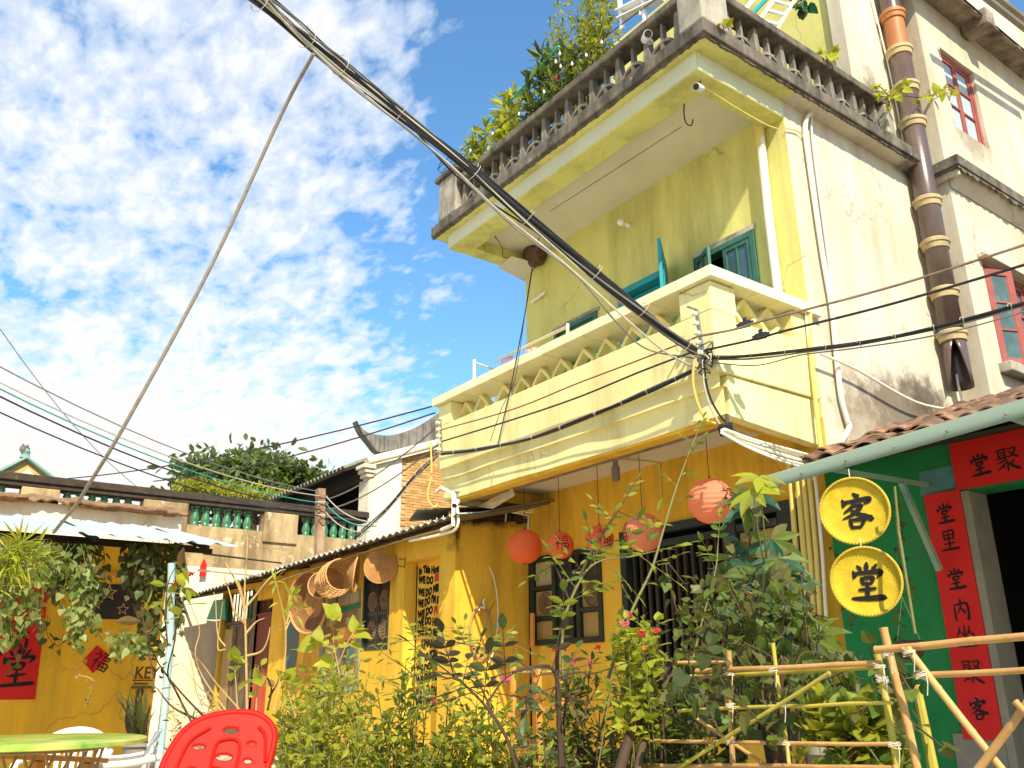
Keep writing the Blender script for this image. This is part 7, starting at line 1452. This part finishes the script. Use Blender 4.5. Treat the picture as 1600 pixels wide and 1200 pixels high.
branchy('fuchsia_branch', 'leafy twig with red buds hanging by the hut roof edge', 'branch', [((262, 1010), (258, 960), (262, 915), (272, 890), (282, 885)), ((270, 1000), (285, 950), (288, 920)), ((258, 960), (266, 930), (285, 918)), ((240, 1060), (232, 1010), (224, 970), (222, 955)), ((232, 1010), (238, 985), (248, 975))], 7.0, .007, 'bark', .15, ['leaf_bright', 'leaf_lime', 'leaf_dry'], .075, ntip=3)
for i, (x, y) in enumerate(((275, 912), (270, 952), (299, 897))): flower(('red bud hanging at the hut roof corner', 'red bud lower on the twig by the hut', 'small red bud near the white clothes line')[i], x, y, 7.0, 'petal_red', .028)
branchy('heart_leaf_sapling', 'young stem topped with large glowing heart shaped leaves before the notice board', 'sapling', [((520, 1120), (530, 1060), (522, 1010), (520, 960)), ((528, 1040), (545, 1000), (556, 985)), ((525, 1020), (505, 1010), (495, 1000))], 6.0, .006, 'pale_twig', .115, ['leaf_bright', 'leaf_bright', 'leaf_sun'], .055, 'heart', ntip=4)
branchy('heart_leaf_sapling', 'slender sapling with drooping lime leaves beside the wooden door', 'sapling', [((428, 1110), (444, 1040), (446, 980), (436, 930), (430, 908)), ((446, 985), (456, 965), (468, 952)), ((448, 975), (455, 945), (456, 930))], 6.6, .007, 'pale_twig', .10, ['leaf_bright', 'leaf_lime'], .085, 'lance', ntip=6)
branchy('heart_leaf_sapling', 'small bright heart leaves low beside the plank door', 'sapling', [((372, 1120), (368, 1060), (366, 1030)), ((400, 1110), (402, 1070), (404, 1060)), ((462, 1120), (450, 1080), (448, 1060))], 6.6, .006, 'pale_twig', .11, ['leaf_bright', 'leaf_lime'], .07, 'heart', ntip=4)
branchy('thorny_twig', 'tall spiky twig with small leaves left of the niche', 'twig', [((665, 1090), (640, 1050), (612, 1030), (596, 1018)), ((640, 1050), (622, 1060), (600, 1062))], 4.6, .005, 'green_stem', .05, ['leaf_lime', 'leaf_green'], .035, 'lance')
# snake plant
sp = thing('snake_plant', 'tall dark spiky sword leaved plant against the hut corner', 'plant', gz(D_(215, 1180, 9.6), .3)); L = []
for k in range(34):
    b0 = D_(random.uniform(200, 234), 1158, 9.6); tip = D_(random.uniform(188, 240), random.uniform(1075, 1120), 9.6+random.uniform(-.3, .3)); d = tip-b0; L.append((b0, d, nrm(rv()), np.linalg.norm(d), 'blade', ['leaf_snake', 'leaf_olive'][k % 3 == 0]))
foliage(sp, L, 300); pot('low wide planter holding the spiky sword leaves', 218, 1160, 44, 30, 9.6, 'grey_pot')
pbush('leafy_shrub', 'dry tangle of undergrowth at the foot of the court wall', 'shrub', 300, 1120, 55, 34, 9.0, 22, .07, .06, 'lance', ['leaf_olive', 'leaf_dry', 'leaf_lime'], 'pale_twig', group=GB, twigs=3, thick=.008)
pbush('leafy_shrub', 'sunny low shrub hugging the annex wall left of the notice board', 'shrub', 470, 1095, 50, 50, 7.0, 24, .075, .045, 'ovate', ['leaf_sun', 'leaf_lime'], 'green_stem', group=GB, twigs=3, thick=.006)
pbush('leafy_shrub', 'sunny tuft of small leaves below the notice board', 'shrub', 545, 1070, 45, 40, 5.6, 22, .055, .035, 'ovate', ['leaf_sun', 'leaf_lime'], 'green_stem', group=GB, twigs=3, thick=.005)
# terrace plants
TB = 'potted plants along the terrace railing'
def tplant(label, x, y, rx, ry, nst, leaf, sp_, kind, mats, Y=6.5, name='terrace_plant', **k):
    c = np.array(PY(x, y, Y)); s = np.linalg.norm(c-C0)/1349.; b0 = c.copy(); b0[2] = 8.2; return bush(name, label, 'potted plant', b0, c, np.array([rx*s, rx*s*.7, ry*s]), nst, leaf, sp_, kind, mats, k.pop('stem', 'green_stem'), group=TB, thick=.012, **k)
tplant('feathery lime green bush tallest above the front railing', 908, 18, 62, 46, 34, .085, .055, 'ovate', ['leaf_lime', 'leaf_sun', 'leaf_green'], 6.7, twigs=5)
tplant('dark long leaved plant rising mid way along the front railing', 838, 118, 40, 40, 9, .30, .12, 'lance', ['leaf_dark', 'leaf_green'], 6.5, twigs=1, tipc=6, stem='bark', hollow=.7)
tplant('yellow green broad leaved plant left of the aqua pole', 797, 168, 22, 34, 9, .24, .10, 'lance', ['leaf_bright', 'leaf_lime'], 6.45, twigs=1, tipc=5)
tplant('pale green plant at the far end of the front railing', 752, 222, 30, 26, 12, .20, .09, 'lance', ['leaf_bright', 'leaf_lime', 'leaf_green'], 6.4, twigs=1, tipc=4)
tplant('small lime tuft spilling over the railing between two plants', 778, 205, 18, 20, 10, .14, .07, 'ovate', ['leaf_lime', 'leaf_bright'], 6.3, twigs=1, tipc=3)
tplant('low dark leaved plant beside the feathery bush', 880, 85, 20, 18, 5, .20, .10, 'lance', ['leaf_dark', 'leaf_green'], 6.4, twigs=1, tipc=4)
tplant('leafy filler of dim foliage behind the railing bars', 905, 110, 60, 24, 18, .12, .07, 'ovate', ['leaf_green', 'leaf_dark'], 6.6, twigs=2)
tplant('leafy filler of bright foliage behind the far railing bars', 790, 245, 50, 20, 16, .12, .07, 'ovate', ['leaf_lime', 'leaf_green'], 6.6, twigs=2)
flower('pink blossom on the terrace railing', 868, 122, 9.2, 'petal_pink', .035)
def weed(label, px, X, leaf, mats):
    root = thing('wall_weed', label, 'weed', PX(*px[0][0], X)); ST = []; L = []
    for l in px: P = spline([PX(x, y, X) for x, y in l], 5); ST.append((P, .006)); L += leaves_along(P, .10, leaf, 'heart', mats, .8, .4, t0=.2, jitter=.7, tipcluster=3)
    stems_mesh(root, ST, 'dark_stem'); foliage(root, L, 300)
weed('sprawling weed with lobed yellow green leaves across the upper drainpipe', [((1385, 175), (1392, 155), (1400, 145), (1418, 133)), ((1395, 160), (1380, 140), (1372, 135)), ((1390, 165), (1386, 152), (1376, 150)), ((1415, 150), (1440, 152), (1465, 145), (1482, 136), (1488, 145))], -4.55, .12, ['leaf_bright', 'leaf_lime']); weed('small weed sprouting from the side railing', [((1292, 95), (1296, 85), (1302, 82)), ((1294, 95), (1288, 84), (1284, 82))], -4.7, .11, ['leaf_bright']); weed('tiny yellow weed at the front corner of the terrace slab', [((1130, 42), (1134, 38), (1138, 36)), ((1131, 43), (1127, 37), (1125, 38))], -4.68, .09, ['leaf_bright', 'leaf_lime']); weed('dark hanging plant in front of the terrace wall', [((1258, -15), (1256, 0), (1262, 10)), ((1250, -10), (1246, 5), (1244, 12)), ((1254, -8), (1252, 8), (1254, 16))], -5.0, .15, ['leaf_teal', 'leaf_dark'])
# background tree
bt = thing('round_tree', 'dense round crowned tree standing beyond the balustraded wall', 'tree', (-31, 10.5, 0)); L = []; ST = []
tc0 = D_(395, 765, 33.); base = gz(tc0, 0); ST.append((spline([base, (base+tc0)/2, tc0], 4), list(np.linspace(.5, .25, 9))))
for k in range(120):
    d = nrm(rv()*np.array([1, 1, .9])); 
    if d[2] < -.5: continue
    cl = D_(395+random.uniform(-60, 60), 765+random.uniform(-10, 25), 33.)*.0+tc0+d*np.array([2.6, 2.6, 1.25])*(.55+.45*random.random()); ST.append((spline([tc0, (tc0+cl)/2+rv()*.2, cl], 3), [.09]*3+[.05]*4))
    for j in range(70): q = cl+rv()*np.array([.42, .42, .26]); L.append((q, nrm(rv()+d*.6-np.array([0, 0, .3])), nrm(d+rv()*.5), random.uniform(.22, .38), 'ovate', ['leaf_tree', 'leaf_green', 'leaf_tree'][j % 3]))
b = MB()
for P, r in ST: b.tube(P, r, 5)
b.build('trunk', 'bark', bt); foliage(bt, L, 0)
bt2 = thing('round_tree', 'lighter green lower tree in front of the dense round tree', 'tree', (-29, 9, 0)); L = []; ST = []
for (x, y, rx) in ((300, 757, 30), (350, 762, 40), (400, 770, 45), (450, 778, 40), (490, 788, 25)):
    c = D_(x, y+8, 29.); ST.append((spline([gz(c, 0), c*.5+gz(c, 0)*.5, c], 4), list(np.linspace(.2, .08, 9))))
    for j in range(520): q = c+nrm(rv())*np.array([rx, rx, 17])*29/1349.*rng.random()**.4; L.append((q, nrm(rv()-np.array([0, 0, .4])), nrm(rv()*.6+np.array([0, 0, 1])), random.uniform(.2, .32), 'lance', ['leaf_sun', 'leaf_lime'][j % 2]))
b = MB()
for P, r in ST: b.tube(P, r, 5)
b.build('trunk', 'bark', bt2); foliage(bt2, L, 0)
